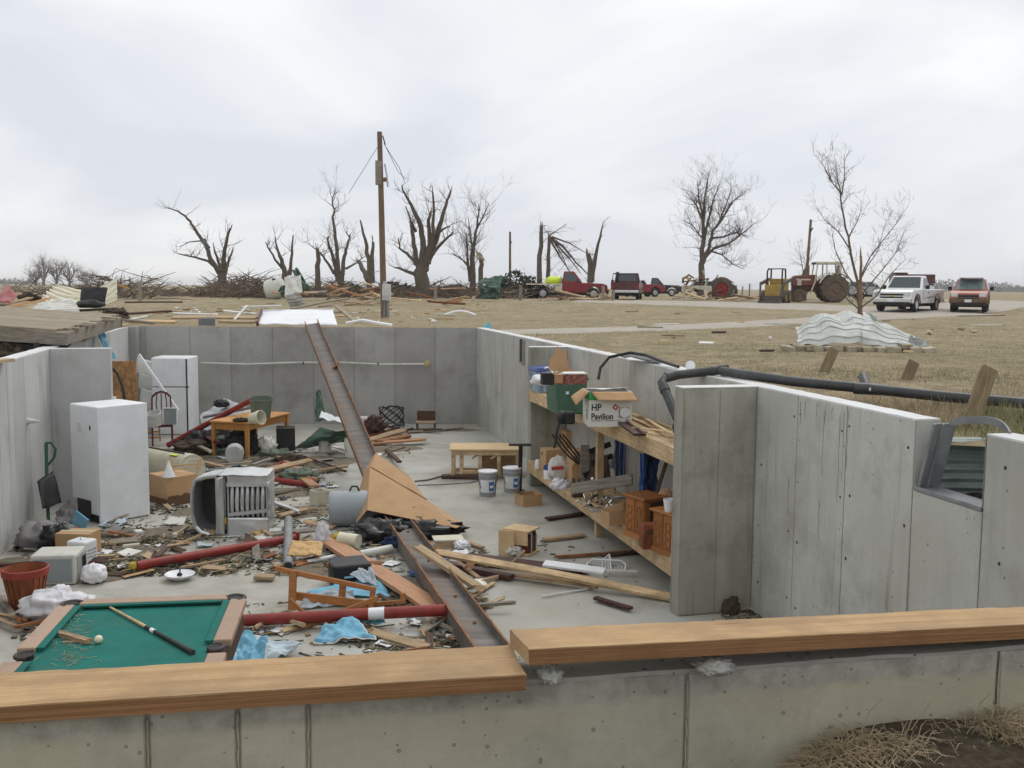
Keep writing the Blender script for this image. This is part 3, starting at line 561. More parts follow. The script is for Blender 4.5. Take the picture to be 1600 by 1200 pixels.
q = MB(); nRw = v2(-dR.y, dR.x)
q.sheet(lambda u, v: (lambda c: (c.x, c.y, gz(c.x, c.y) + .012 + .02 * noise.noise(c * 4)))(BRc + dR * (s0 - 8.5 + 7.0 * u) + nRw * (WT + .01 + (.75 + .25 * math.sin(u * 17) + .2 * noise.noise(Vector((u * 20, 0, 1)))) * v * math.sin(math.pi * min(1, u * 1.1 + .05)) ** .3)), 90, 8, .01); o = q.build('bare_soil', 'dirt', smooth=True); o['kind'] = 'structure'
# ================================================================ steel beam
def beam():
    P = [at(487, 509, 23.60), G(606, 797, .15), G(768, 1024, .12)]
    P[0].z = 2.36; P.append(P[2] + (P[2] - P[1]).normalized() * 1.2); P[3].z = .12
    pts = [P[0], P[0].lerp(P[1], .5), P[1].lerp(P[0], .04), P[1].lerp(P[2], .04), P[2], P[3]]
    dpt, fl, tw = .31, .18, .014
    prof = [(-dpt / 2, -fl / 2), (-dpt / 2, fl / 2), (-dpt / 2 + tw, fl / 2), (-dpt / 2 + tw, tw / 2), (dpt / 2 - tw, tw / 2), (dpt / 2 - tw, fl / 2), (dpt / 2, fl / 2), (dpt / 2, -fl / 2), (dpt / 2 - tw, -fl / 2), (dpt / 2 - tw, -tw / 2), (-dpt / 2 + tw, -tw / 2), (-dpt / 2 + tw, -fl / 2)]
    t = thing('steel_beam', 'long bent rusty steel I-beam slanting from the back wall down to the floor', 'steel beam', P[1])
    def seg(idx, name, offs=(0, 0), pf=prof):
        b = MB(); n = len(pf)
        for k, i in enumerate(idx):
            p = pts[i]; d = (pts[min(i + 1, len(pts) - 1)] - pts[max(i - 1, 0)]).normalized(); x = d.cross(Vector((0, 0, 1))).normalized(); z = x.cross(d)
            if i <= 2: x = (x - z * .18).normalized(); z = x.cross(d)
            b.v += [tuple(p + x * (-u) + z * v - P[1]) for u, v in pf]
            if k:
                o = (k - 1) * n
                for j in range(n): b.f.append((o + j, o + (j + 1) % n, o + n + (j + 1) % n, o + n + j))
        b.f.append(tuple(range(n))); b.f.append(tuple(reversed(range((len(idx) - 1) * n, len(idx) * n))))
        return b.build(name, 'steel', t)
    seg(range(6), 'profile')
    # rusted flange edges, a stiffener plate and bolts
    for u in (-dpt / 2 + tw / 2, dpt / 2 - tw / 2):
        seg(range(6), 'flange_edge', pf=[(u - .010, fl / 2 - .001), (u - .010, fl / 2 + .005), (u + .010, fl / 2 + .005), (u + .010, fl / 2 - .001)]).data.materials[0] = MATS['rust']
    q = pts[0].lerp(pts[2], .33); MB().bar(q - P[1] + Vector((.2, 0, -.02)), q - P[1] + Vector((.2, -.4, -.12)), .05, .2).build('bracket', 'rust', t)
    for k in (.2, .45, .7, .85):
        q = pts[3].lerp(pts[4], k) - P[1]; MB().tube([q + Vector((.05, 0, 0)), q + Vector((.05, 0, .03))], .018, 6).build('bolt', 'rust', t)
beam()
# ================================================================ big opened carton over the beam
t = thing('cardboard_box', 'big opened tan carton slumped over the steel beam', 'cardboard box', G(640, 820, 0)); o0 = Vector(t.location)
A_ = dict(a=at(587, 708, 14.4), b=at(578, 730, 13.95), c=at(574, 797, 12.95), d=at(557, 817, 13.1), e=at(556, 785, 13.9), f=at(571, 733, 14.4), g=at(666, 781, 13.75), h=at(725, 820, 12.95), i=at(713, 825, 12.7), j=at(639, 743, 14.5), k=at(700, 835, 13.3))
def cart(names, nm, m='carton'):
    vs = [A_[n] - o0 for n in names]; nrm = (vs[1] - vs[0]).cross(vs[2] - vs[0]).normalized() * .004
    b = MB(); n = len(vs); b.add([v + nrm for v in vs] + [v - nrm for v in vs], [tuple(range(n)), tuple(reversed(range(n, 2 * n)))] + [((i + 1) % n, i, n + i, n + (i + 1) % n) for i in range(n)]); return b.build(nm, m, t)
cart('fabe', 'side_flap'); cart('bcde', 'left_panel'); fp = cart('bgic', 'front_panel'); cart('ghi', 'front_tip'); cart('ajgb', 'top_flap'); cart('hik', 'end_flap', 'carton_wet')
def on_tri(a, b_, c, u, v): return A_[a] + (A_[b_] - A_[a]) * u + (A_[c] - A_[a]) * v - o0
nf = (A_['g'] - A_['b']).cross(A_['c'] - A_['b']).normalized()
if nf.z < 0: nf = -nf
for (u, v, w_) in ((.17, .45, .085), (.17, .12, .07)):
    p = on_tri('b', 'g', 'c', u, v) + nf * .022; MB().bar(p - Vector((w_ / 2, 0, 0)), p + Vector((w_ / 2, 0, -.008)), .03, .004, up=nf).build('hand_hole', 'black_ink', t)
p, q = A_['b'] - o0 + nf * .012, A_['g'] - o0 + nf * .012
crumple('folded_edge', None, None, [p, q, q + Vector((.01, .03, -.03)), p + Vector((.03, .02, -.02))], 'carton_wet', .006, 6, 2, 16, 2, .004, parent=t)
for k, (px, py, z, r_, s) in enumerate(((592, 852, .1, (.36, .3, .16), 1), (655, 846, .09, (.5, .3, .13), 4), (625, 838, .12, (.4, .3, .17), 7))):
    blob('garbage_bag', ['black plastic rubbish bag crumpled under the left of the big carton', 'black plastic rubbish bag spilling out right under the big carton', 'black plastic rubbish bag stuffed under the middle of the big carton'][k], 'bag', G(px, py, 0) + Vector((0, .3, z)), r_, 'black_bag', .45, 2.4, s)
# ================================================================ pool table
t = thing('pool_table', 'green felt pool table with brown rails half hidden behind the sill plank', 'pool table', (0, 0, 0))
c0 = G(108, 936, .82); c1 = G(380, 930, .82); rzp = R(8.5); xh = Vector((math.cos(rzp), math.sin(rzp), 0)); yh = Vector((-math.sin(rzp), math.cos(rzp), 0))
PW, PL, PH = 1.40, 2.35, .82
midf = (c0 + c1) / 2; t.location = (midf - yh * PL / 2) * 1; t.location.z = 0; t.rotation_euler = (0, 0, rzp)
RW = .125
MB().box((0, 0, PH - .055), (PW - 2 * RW + .06, PL - 2 * RW + .06, .05)).build('felt_bed', 'felt', t)
for sx in (-1, 1):
    for sy in (-1, 1):
        MB().box((sx * (PW / 2 - RW / 2), sy * (PL / 4 - .005), PH - .02), (RW, PL / 2 - .25, .055)).build('rail', 'rail', t, bevel=.012, seg=2)
        MB().prism([(0, 0), (.05, 0), (.05, -.012), (.02, -.035), (0, -.035)], -(PL / 2 - .27) / 2, (PL / 2 - .27) / 2, Matrix.Translation((sx * (PW / 2 - RW + .0), sy * (PL / 4 - .01), PH + .003)) @ Matrix.Rotation(0 if sx < 0 else math.pi, 4, 'Z')).build('cushion', 'felt', t)
for sy in (-1, 1):
    MB().box((0, sy * (PL / 2 - RW / 2), PH - .02), (PW - .3, RW, .055)).build('rail', 'rail', t, bevel=.012, seg=2)
    MB().prism([(0, 0), (.05, 0), (.05, -.012), (.02, -.035), (0, -.035)], -(PW - .38) / 2, (PW - .38) / 2, Matrix.Translation((0, sy * (PL / 2 - RW), PH + .003)) @ Matrix.Rotation(-math.pi / 2 if sy > 0 else math.pi / 2, 4, 'Z')).build('cushion', 'felt', t)
for sx in (-1, 1):
    for sy in (-1, 0, 1):
        cx, cy = sx * (PW / 2 - RW * (.75 if sy else .78)), sy * (PL / 2 - RW * .75)
        pk = MB().lathe([(.05, PH - .0), (.052, PH - .13), (.03, PH - .15)], 18, Matrix.Translation((cx, cy, .003))).build('pocket', 'black_ink', t, smooth=True)
        pr = MB(); n = 20; base = math.atan2(sy * 1.0, sx) if sy else (0 if sx > 0 else math.pi)
        pr.tube([(cx + (.075 if sy else .062) * math.cos(base + (k / n - .5) * 3.9), cy + (.075 if sy else .062) * math.sin(base + (k / n - .5) * 3.9), PH - .002) for k in range(n + 1)], .015, 8); pr.build('pocket_trim', 'leather', t, smooth=True)
for sy in (-1, 1): MB().box((0, sy * (PL / 2 - .05), PH - .15), (PW - .12, .03, .22)).build('apron', 'dark_wood', t)
for sx in (-1, 1): MB().box((sx * (PW / 2 - .05), 0, PH - .15), (.03, PL - .14, .22)).build('apron', 'dark_wood', t)
for sx in (-1, 1):
    for sy in (-1, 1): MB().box((sx * (PW / 2 - .2), sy * (PL / 2 - .25), .3), (.14, .14, .6), top=(1.2, 1.2)).build('leg', 'dark_wood', t, bevel=.01)
zb = PH - .03
ra, rb = G(165, 945, zb + .016), G(300, 1019, zb + .016)
t = thing('pool_cue', 'wooden pool cue with black wrapped butt on the green felt', 'pool cue', (ra + rb) / 2); o0 = (ra + rb) / 2
MB().tube([ra - o0, (rb - ra) * .5 + ra - o0], [.008, .013], 8).build('shaft', 'pine', t, smooth=True); MB().tube([(rb - ra) * .5 + ra - o0, rb - o0], [.0135, .019], 8).build('butt', 'black', t, smooth=True)
MB().tube([(rb - ra) * .56 + ra - o0, (rb - ra) * .60 + ra - o0], .0165, 8).build('grip_ring', 'white', t); MB().tube([(rb - ra) * .985 + ra - o0, rb - o0 + (rb - ra) * .01], .02, 8).build('bumper', 'rubber', t)
plank('cue_stick_tip', 'thin straight wooden stick along the far pool table cushion', 'stick', G(120, 942, zb + .012), G(194, 940, zb + .012), .014, .012, 'pine')
tag(MB().lathe([(.029 * math.sin(math.pi * k / 12) + 1e-4, -.029 * math.cos(math.pi * k / 12)) for k in range(13)], 20).build('cue_ball', 'ball', smooth=True, loc=G(154, 999, zb + .029)), 'white cue ball resting on the green pool table felt', 'ball')
plank('wood_scrap', 'broken chunk of wood lying on the pool table by the cue ball', 'wood scrap', G(92, 989, zb + .02), G(140, 1003, zb + .02), .045, .03, 'splinter', ragged=.03)
plank('wood_scrap', 'thin splinters of wood on the left edge of the pool table', 'wood scrap', G(98, 1003, zb + .006), G(132, 1002, zb + .006), .02, .008, 'splinter', ragged=.03)
# ================================================================ white goods on the left
t = thing('upright_freezer', 'tall white upright freezer standing turned near the left wall', 'freezer', nb(157, 820, 52, .75, .72), R(52))
MB().box((0, .02, .86), (.75, .68, 1.50)).build('cabinet', 'white', t, bevel=.02, seg=2); MB().box((0, -.345, .81), (.75, .045, 1.6)).build('door', 'white', t, bevel=.015, seg=2)
MB().box((0, .03, .06), (.70, .62, .12)).build('base', 'black', t); MB().box((-.376, .04, .17), (.006, .36, .26)).build('compressor_opening', 'black', t)
for z, dx, h in ((1.34, .02, .012), (1.31, 0, .01), (1.27, .01, .012), (1.24, -.01, .008)): MB().box((-.377, .10 + dx, z), (.003, .09, h * .5)).build('vent_slot', 'grey_ink', t)
MB().box((-.377, -.17, 1.31), (.004, .03, .06)).build('latch_mark', 'black_ink', t)
crumple('enamel_sheet', 'white enamel panel lying behind the upright freezer', 'panel', [at(142, 614, 15.2), at(181, 622, 15.0), at(176, 640, 15.4), at(142, 632, 15.6)], 'white', .003, 2, 1, 4, 4, .05, smooth=False)
t = thing('refrigerator', 'white two-door refrigerator standing against the back wall', 'refrigerator', nb(296, 680, 90, .72, .80), R(90))
MB().box((.03, 0, .85), (.64, .80, 1.68)).build('cabinet', 'white', t, bevel=.02); MB().box((-.325, .0, 1.37), (.05, .80, .62)).build('freezer_door', 'white', t, bevel=.015); MB().box((-.325, 0, .52), (.05, .80, 1.02)).build('door', 'white', t, bevel=.015)
MB().box((-.30, -.36, .85), (.012, .05, 1.6)).build('door_gasket', 'black', t); MB().box((-.353, -.365, .85), (.008, .03, 1.62)).build('hinge_shadow_strip', 'black', t)  # black strip on the door face paints the shadow at the hinge gap
# board and hose beside the left buttress
t = thing('fibreboard', 'ribbed brown fibreboard slab leaning upright behind the freezer', 'board', nb(176, 752, 8, .42, .06), R(8))
b = MB(); b.box((0, 0, 1.0), (.42, .03, 2.0)); b.build('board', 'osb2', t)
for x in (-.17, .0, .16): MB().box((x, -.022, 1.0), (.04, .014, 2.0)).build('rib', 'osb2', t, bevel=.004)
tag(MB().tube([at(168, 568, 15.9), at(183, 583, 15.8), at(191, 602, 15.7), at(195, 625, 15.6), at(196, 700, 15.5)], .022, 7).build('rubber_hose', 'rubber', smooth=True), 'black rubber hose arching in front of the brown fibreboard', 'hose')
plank('white_pole', 'thin white trim strip leaning across the refrigerator', 'trim strip', at(217, 554, 21.6), at(278, 642, 20.6), .06, .03, 'white', roll=1.2)
for k, (y0_, dx) in enumerate(((556, 0), (580, 3), (604, 6), (628, 9))):
    crumple('siding_sheet', 'pale vinyl siding sheet leaning left of the refrigerator, %s' % ['topmost', 'second from top', 'third from top', 'lowest'][k], 'siding', [at(214 + dx, y0_ + 2, 22.3 - k * .1), at(256 + dx, y0_ + 14, 22.4 - k * .1), at(260 + dx, y0_ + 36, 22.3 - k * .1), at(212 + dx, y0_ + 26, 22.2 - k * .1)], 'white_old', .02, 3, k, 8, 8, .008)
# dining chairs
def chair(label, loc, rz, m, rot=None):
    t = thing('dining_chair', label, 'chair', loc, rz, rot=rot)
    MB().box((0, 0, .45), (.44, .42, .035)).build('seat', 'pine_old', t, bevel=.01)
    for x in (-.19, .19):
        MB().bar((x, -.18, 0), (x, -.18, .44), .035, .035).build('leg', m, t); MB().tube([(x, .19, 0), (x, .19, .45), (x * .95, .24, .95)], .018, 6).build('back_post', m, t)
    q = MB(); q.tube([(-.18, .24, .95), (-.1, .25, 1.03), (0, .25, 1.06), (.1, .25, 1.03), (.18, .24, .95)], .024, 6); q.build('crest_rail', m, t, smooth=True)
    for x in (-.08, 0, .08): MB().tube([(x * .8, .2, .47), (x * 1.3, .24, .8), (x, .25, 1.03)], .012, 5).build('back_slat', m, t)
    MB().box((0, -.18, .40), (.36, .02, .05)).build('apron', m, t)
    return t
chair('dark red wooden dining chair with a tin bucket on its seat', G(254, 694, 0), R(20), 'cherry'); chair('dark red chair half hidden behind the other dining chair', G(228, 678, 0) + Vector((0, .3, 0)), R(-60), 'cherry')
def bucket(label, loc, r, h, m, lid=None, rot=None, handle=True, name='bucket', label_m=None, taper=.88, label_blue=True):
    t = thing(name, label, 'bucket', loc, 0, rot=rot)
    b = MB().lathe([(r * taper, .0), (r * .99, h * .8), (r, h * .8), (r * 1.03, h * .82), (r * 1.03, h * .86), (r, h * .88), (r * 1.0, h * .97), (r * 1.05, h), (r * .96, h), (r * .94, h * .9), (r * (taper - .05), .01)], 26); b.build('shell', m, t, smooth=True)
    if lid: MB().lathe([(r * 1.06, h - .005), (r * 1.07, h + .015), (r * 1.0, h + .02), (r * .95, h + .01), (.001, h + .01)], 26).build('lid', lid, t, smooth=True)
    if handle:
        q = MB(); q.tube([(r * 1.06 * math.cos(a), -r * 1.06 * abs(math.sin(a)) * .75 - .01, h * .86 - .62 * h * math.sin(a)) for a in [math.pi * k / 14 for k in range(15)]], .004, 5); q.build('handle', 'rubber', t)
    if label_m:
        q = MB(); q.sheet(lambda u, v: ((r * (taper + (1 - taper) * (.2 + .5 * v)) + .003) * math.sin(-.9 + 1.8 * u), -(r * (taper + (1 - taper) * (.2 + .5 * v)) + .003) * math.cos(-.9 + 1.8 * u), h * (.18 + .52 * v)), 12, 2, .003); lb = q.build('paper_label', label_m, t, smooth=True)
        if label_blue:
            q = MB(); q.sheet(lambda u, v: ((r * .97 + .006) * math.sin(.15 + .6 * u), -(r * .97 + .006) * math.cos(.15 + .6 * u), h * (.25 + .38 * v)), 8, 2, .002); q.build('blue_print', 'blue_ink', t, smooth=True)
            q = MB(); q.sheet(lambda u, v: ((r * .97 + .009) * math.sin(.25 + .4 * u), -(r * .97 + .009) * math.cos(.25 + .4 * u), h * (.38 + .10 * v)), 6, 2, .002); q.build('white_print', 'white_paper', t, smooth=True)
    return t
bucket('ribbed white tin bucket sitting on the dark red dining chair', G(243, 664, .47), .17, .26, 'white_old', rot=(R(12), R(-8), 0), handle=False)
t = thing('picture_frame', 'small grey framed pane leaning on the dining chair', 'frame', at(267, 664, 19.8))
MB().box((0, 0, .17), (.26, .02, .32)).build('pane', 'grey_plastic', t); MB().box((.13, -.012, .17), (.02, .03, .34)).build('edge', 'white', t); MB().box((0, -.012, .34), (.28, .03, .02)).build('edge', 'white', t)
t = thing('step_stool', 'small honey-coloured wooden stool on its side beside the water tank', 'stool', G(233, 692, 0) + Vector((0, .2, 0)), R(15))
for x in (-.15, .15): MB().bar((x, 0, .0), (x * .9, 0, .36), .03, .03).build('leg', 'table_wood', t)
for z in (.08, .2, .34): MB().bar((-.15, 0, z), (.15, 0, z), .025, .03).build('rung', 'table_wood', t)
# water heater tank
pa, pb = G(196, 716, .27), G(300, 735, .27)
t = thing('water_heater', 'cream cylindrical water heater tank lying on its side', 'water heater', (pa + pb) / 2); M4 = frame(pa, pb); M4.translation = Vector((0, 0, 0)); Ly = (pb - pa).length
MT = M4 @ Matrix.Rotation(math.pi / 2, 4, 'Y')
MB().lathe([(.02, -Ly / 2), (.25, -Ly / 2), (.265, -Ly / 2 + .02), (.265, Ly / 2 - .03), (.26, Ly / 2), (.2, Ly / 2 - .005), (.19, Ly / 2 + .012), (.001, Ly / 2 + .015)], 36, MT).build('tank', 'cream', t, smooth=True)
for a in (.3, 2.2, 4.2): MB().tube([MT @ Vector((.14 * math.cos(a), .14 * math.sin(a), Ly / 2 + .01)), MT @ Vector((.14 * math.cos(a), .14 * math.sin(a), Ly / 2 + .08))], .02, 8).build('pipe_stub', 'galv', t)
MB().box((Ly / 2 - .28, -.12, .245), (.2, .1, .004), M4 @ Matrix.Rotation(.0, 4, 'X')).build('warning_sticker', 'lime', t); MB().tube([MT @ Vector((-.27, -.03, -Ly * .1)), MT @ Vector((-.275, -.05, Ly / 2 - .12))], .012, 6).build('conduit', 'black', t)
MB().lathe([(.27, Ly / 2 - .1), (.272, Ly / 2 - .09), (.27, Ly / 2 - .08)], 36, MT, caps=False).build('end_band', 'beige', t, smooth=True)
t = thing('metal_float', 'crumpled chrome ball float lying by the water tank', 'float', G(238, 733, 0)); blob('ball', None, None, (0, 0, .13), (.13, .12, .12), 'chrome', .25, 3, 3, parent=t); MB().tube([(-.12, 0, .14), (-.25, -.05, .2)], .012, 6).build('rod', 'chrome', t)
# carton with wet bottom and a stool frame on it
t = thing('cardboard_box', 'brown carton with soaked dark bottom left of the furnace', 'cardboard box', nb(262, 792, 48, .50, .56), R(48))
MB().box((0, 0, .26), (.5, .56, .34)).build('carton_body', 'carton', t, bevel=.006); MB().box((0, 0, .055), (.508, .568, .11), top=(1, 1)).build('wet_bottom', 'carton_wet', t, bevel=.01)
b = MB(); rr = random.Random(1); b.sheet(lambda u, v: (-.25 + .5 * u, -.286, .1 + (.045 * noise.noise(Vector((u * 6, 0, 2))) + .055) * v), 24, 1, .004); b.build('wet_stain', 'carton_wet', t)
MB().box((0, 0, .436), (.5, .02, .003)).build('tape', 'cream', t)
t = thing('stool_frame', 'upside-down small pine stool frame on the brown carton', 'stool', G(285, 741, .44) + Vector((0, .1, 0)), R(10))
for x in (-.19, .19): MB().bar((x, 0, 0), (x * 1.1, 0, .2), .03, .03).build('leg', 'pine', t); MB().bar((x, .18, 0), (x * 1.1, .18, .2), .03, .03).build('leg', 'pine', t)
for z in (.06, .12): MB().bar((-.2, 0, z), (.2, 0, z), .018, .025).build('rung', 'pine', t)
tag(MB().lathe([(.09, 0), (.004, .24)], 14).build('paper_cone', 'white_paper', smooth=True, loc=G(264, 745, .44)), 'white and pink cone standing behind the stool frame', 'cone')
# ================================================================ furnace
t = thing('furnace', 'wrecked galvanised furnace with open duct and exposed heat tubes', 'furnace', G(356, 836, 0), R(3)); t.scale = (.86, .86, .92); FW = .60; FH = .86
b = MB(); b.box((FW / 2, .32, FH - .06), (FW, .64, .11)); b.box((.012, .32, FH / 2 - .06), (.024, .64, FH - .13)); b.box((FW - .012, .32, FH / 2 - .06), (.024, .62, FH - .13)); b.box((FW / 2, .62, FH / 2 - .06), (FW - .06, .02, FH - .14)); b.build('cabinet', 'furnace_metal', t, bevel=.006)
MB().box((FW / 2, .34, .42), (FW - .06, .5, .66)).build('dark_interior', 'black', t)
for k in range(7):
    x = .07 + k * .077; MB().tube([(x, .04, .26), (x - .004, .02, .40), (x, .01, .5), (x + .004, .02, .62), (x, .05, .73)], [.024, .03, .033, .03, .024], 10).build('heat_tube', 'furnace_metal', t, smooth=True)
MB().box((FW / 2 + .02, -.015, .13), (FW + .02, .03, .25)).build('lower_panel', 'furnace_metal', t, bevel=.004)
MB().bar((.02, -.03, .30), (FW + .0, -.03, .36), .03, .05).build('bent_bar', 'furnace_metal', t); MB().bar((.0, -.02, FH - .13), (FW, -.02, FH - .13), .05, .05).build('top_rail', 'furnace_metal', t)
crumple('torn_edge', None, None, [(FW + .01, -.03, .25), (FW + .06, -.05, .25), (FW + .05, -.04, FH - .1), (FW, -.02, FH - .08)], 'furnace_metal', .03, 7, 2, 4, 20, .004, parent=t)
b = MB(); b.box((-.06, .3, .44), (.07, .6, .74)); b.build('flange', 'furnace_metal', t, bevel=.004); MB().box((-.12, .28, .44), (.012, .66, .80)).build('flange_lip', 'furnace_metal', t)
# plenum: open flared box to the left
pl = []
def ring(x, y0_, y1_, z0_, z1_): return [(x, y0_, z0_), (x, y1_, z0_), (x, y1_, z1_), (x, y0_, z1_)]
prf = [(-.13, .86), (-.30, .845), (-.46, .80), (-.505, .66), (-.515, .45), (-.50, .27), (-.46, .13), (-.38, .05), (-.26, .015), (-.13, .005)]
def shell(y0_, y1_, off, flare):
    q = MB(); n = len(prf)
    def pt(i, y, k): x, z = prf[i]; cx, cz = -.2, .44; f_ = 1 + k; return (cx + (x - cx) * f_, y, cz + (z - cz) * f_)
    for i in range(n): q.v += [pt(i, y0_, flare), pt(i, y1_, 0), pt(i, y0_, flare - off), pt(i, y1_, -off)]
    for i in range(n - 1):
        a_, c_ = i * 4, i * 4 + 4; q.f += [(a_, a_ + 1, c_ + 1, c_), (a_ + 2, c_ + 2, c_ + 3, a_ + 3), (a_, c_, c_ + 2, a_ + 2)]
    return q
shell(-.07, .55, .03, .05).build('plenum', 'furnace_metal', t, smooth=True); shell(-.085, -.06, .07, .06).build('plenum_rim', 'furnace_metal', t)
q = MB(); n = len(prf); q.add([(x, .5, z) for x, z in prf], [tuple(range(n))]); q.add([(x, .51, z) for x, z in prf], [tuple(reversed(range(n)))]); q.build('plenum_back', 'pvc_black', t)
crumple('bent_side_sheet', None, None, [(-.15, -.10, .03), (-.03, -.08, .02), (-.04, -.06, .86), (-.16, -.07, .84)], 'furnace_metal', .03, 2.4, 5, 8, 24, .006, parent=t); crumple('dented_top', None, None, [(-.13, -.06, .868), (FW + .02, -.06, .868), (FW, .6, .875), (-.13, .6, .87)], 'furnace_metal', .018, 2.6, 8, 24, 14, .006, parent=t)
crumple('dented_front', None, None, [(.0, -.045, .02), (FW + .03, -.05, .01), (FW + .03, -.04, .25), (.0, -.038, .26)], 'furnace_metal', .014, 2.4, 3, 18, 8, .005, parent=t)
MB().box((-.04, -.06, .22), (.07, .02, .09)).build('sticker', 'yellow', t)
crumple('base_sheet', None, None, [(-.45, -.18, .012), (FW + .25, -.14, .012), (FW + .2, .3, .03), (-.4, .3, .03)], 'furnace_metal', .012, 3, 3, 20, 8, .004, parent=t)
# ================================================================ shovel, bags and bits by the left wall
pa, pb = at(76, 695, 14.0), at(66, 848, 12.25)
t = thing('snow_shovel', 'green snow shovel leaning against the left wall', 'shovel', (pb.x, pb.y, 0)); o0 = Vector(t.location)
pt_ = at(72, 692, 13.6); pm = at(74, 775, 13.4); pbm = at(77, 842, 13.1)
MB().tube([pt_ - o0, pm - o0, pbm - o0], .024, 8).build('shaft', 'green_shovel', t); MB().tube([pt_ - o0, at(80, 692, 13.6) - o0, at(87, 702, 13.6) - o0, at(85, 714, 13.6) - o0, at(74, 728, 13.6) - o0], .016, 7).build('grip', 'green_shovel', t, smooth=True)
crumple('blade', None, None, [at(58, 752, 13.3) - o0, at(84, 735, 13.6) - o0, at(96, 785, 13.3) - o0, at(66, 796, 13.0) - o0], 'black', .02, 2, 1, 8, 8, .008, parent=t)
blob('rubbish_bag', 'grey plastic bag slumped at the foot of the left wall', 'bag', G(62, 838, .14), (.28, .24, .19), 'grey_cloth', .3, 2, 3); blob('black_bag', 'black rubber bundle beside the freezer foot', 'bag', G(95, 842, .15), (.24, .24, .2), 'black_bag', .35, 3, 8)
crumple('grey_cloth', 'grey cloth crumpled against the left side of the freezer', 'cloth', [at(86, 800, 13.4), at(118, 776, 13.5), at(121, 806, 13.2), at(92, 822, 13.1)], 'grey_cloth', .06, 4, 2, 16, 16)
t = thing('blue_book', 'light blue booklet standing behind the small carton', 'book', G(118, 830, 0), R(-20)); MB().box((0, 0, .16), (.24, .02, .2), Matrix.Rotation(.5, 4, 'Y')).build('cover', 'blue_cloth', t); MB().box((.01, .012, .16), (.21, .01, .18), Matrix.Rotation(.5, 4, 'Y')).build('pages', 'white_paper', t)
t = thing('cardboard_box', 'small tan carton between the freezer and the beige computer case', 'cardboard box', nb(140, 873, 86, .30, .42), R(86)); MB().box((0, 0, .15), (.30, .42, .29)).build('carton_body', 'carton', t, bevel=.005); MB().box((0, 0, .297), (.05, .42, .003)).build('tape', 'cream', t)
t = thing('microwave_oven', 'beige boxy appliance lying on the floor beside the basket', 'appliance', nb(119, 914, 98, .40, .47), R(98))
MB().box((0, 0, .17), (.40, .47, .33)).build('case', 'beige', t, bevel=.02, seg=2); MB().box((-.203, 0, .165), (.008, .40, .26)).build('face_panel', 'grey_plastic', t, bevel=.004); MB().box((.0, -.24, .17), (.3, .012, .26)).build('back_plate', 'galv', t)
for k in range(4): MB().box((.02 + .04 * k, -.248, .2), (.02, .008, .12)).build('socket', 'black', t)
t = thing('white_appliance', 'small white plastic appliance behind the beige case', 'appliance', nb(134, 886, 75, .22, .26), R(75)); MB().box((0, 0, .15), (.22, .26, .28)).build('case', 'white', t, bevel=.025, seg=2)
for z in (.1, .14, .18): MB().box((0, -.132, z), (.15, .004, .012)).build('vent', 'grey_ink', t)
MB().tube([(-.03, -.03, .29), (0, 0, .31), (.02, .03, .29)], .012, 6).build('knob', 'white', t)
blob('plastic_bag', 'pinkish white plastic bag right of the beige appliance', 'bag', G(147, 897, .1), (.14, .12, .12), 'bag', .22, 2.2, 4); blob('plastic_bag', 'large white plastic bag beside the orange basket', 'bag', G(92, 948, .14), (.32, .22, .17), 'bag', .38, 2.0, 9)
t = thing('bushel_basket', 'orange bushel basket with red rim at the left edge', 'basket', G(30, 955, 0) + Vector((0, .15, 0)))
q = MB(); q.lathe([(.14, 0), (.205, .36), (.212, .40), (.198, .40), (.19, .36), (.13, .012)], 30, caps=True); q.build('basket_body', 'terracotta', t, smooth=True); MB().lathe([(.207, .33), (.222, .335), (.226, .405), (.21, .41)], 30, caps=False).build('rim_hoop', 'basket_red', t, smooth=True)
for k in range(20):
    a = 2 * math.pi * k / 20; MB().bar((.148 * math.cos(a), .148 * math.sin(a), .01), (.209 * math.cos(a), .209 * math.sin(a), .345), .036, .006, up=(math.cos(a), math.sin(a), 0)).build('stave', 'terracotta', t)
t = thing('ceramic_dish', 'shallow white ceramic dish lying on bare concrete', 'dish', G(281, 906, 0)); MB().lathe([(.06, 0), (.07, .012), (.13, .035), (.165, .07), (.16, .075), (.12, .045), (.02, .03), (.001, .03)], 30).build('bowl', 'white', t, smooth=True); blob('fitting', None, None, (0, 0, .06), (.03, .03, .025), 'black', .3, 3, 1, parent=t, n=12); MB().tube([(0, 0, .06), (.005, 0, .12)], .008, 6).build('stem', 'black', t)
# ================================================================ red steel columns
def rpipe(label, p0, p1, r, ends=True, extra=None):
    p0, p1 = Vector(p0), Vector(p1); t = thing('steel_column', label, 'pipe', (p0 + p1) / 2); o0 = Vector(t.location)
    MB().tube([p0 - o0, p1 - o0], r, 16).build('tube', 'red_primer', t, smooth=True); d = (p1 - p0).normalized()
    if ends: MB().bar(p1 - o0 - d * .006, p1 - o0 + d * .006, r * 2.7, r * 2.7).build('end_plate', 'red_primer', t)
    MB().tube([p0 - o0 - d * .004, p0 - o0 + d * .001], r * .8, 14).build('open_end', 'black_ink', t); return t, o0
t, o0 = rpipe('long red steel column lying in front of the furnace', G(213, 884, .10), G(463, 840, .06), .052)
blob('yellow_plug', None, None, G(209, 884, .1) - o0, (.05, .05, .045), 'yellow', .4, 4, 2, parent=t)
a, c = G(330, 972, .07), G(697, 953, .17)
t, o0 = rpipe('red steel column with a white sticker lying beside the pool table', a, c, .056); d = (c - a).normalized(); p = a + d * ((c - a).length * .70) - o0
MB().tube([p - d * .07, p + d * .08], .0575, 16).build('sticker', 'white_paper', t, smooth=True)
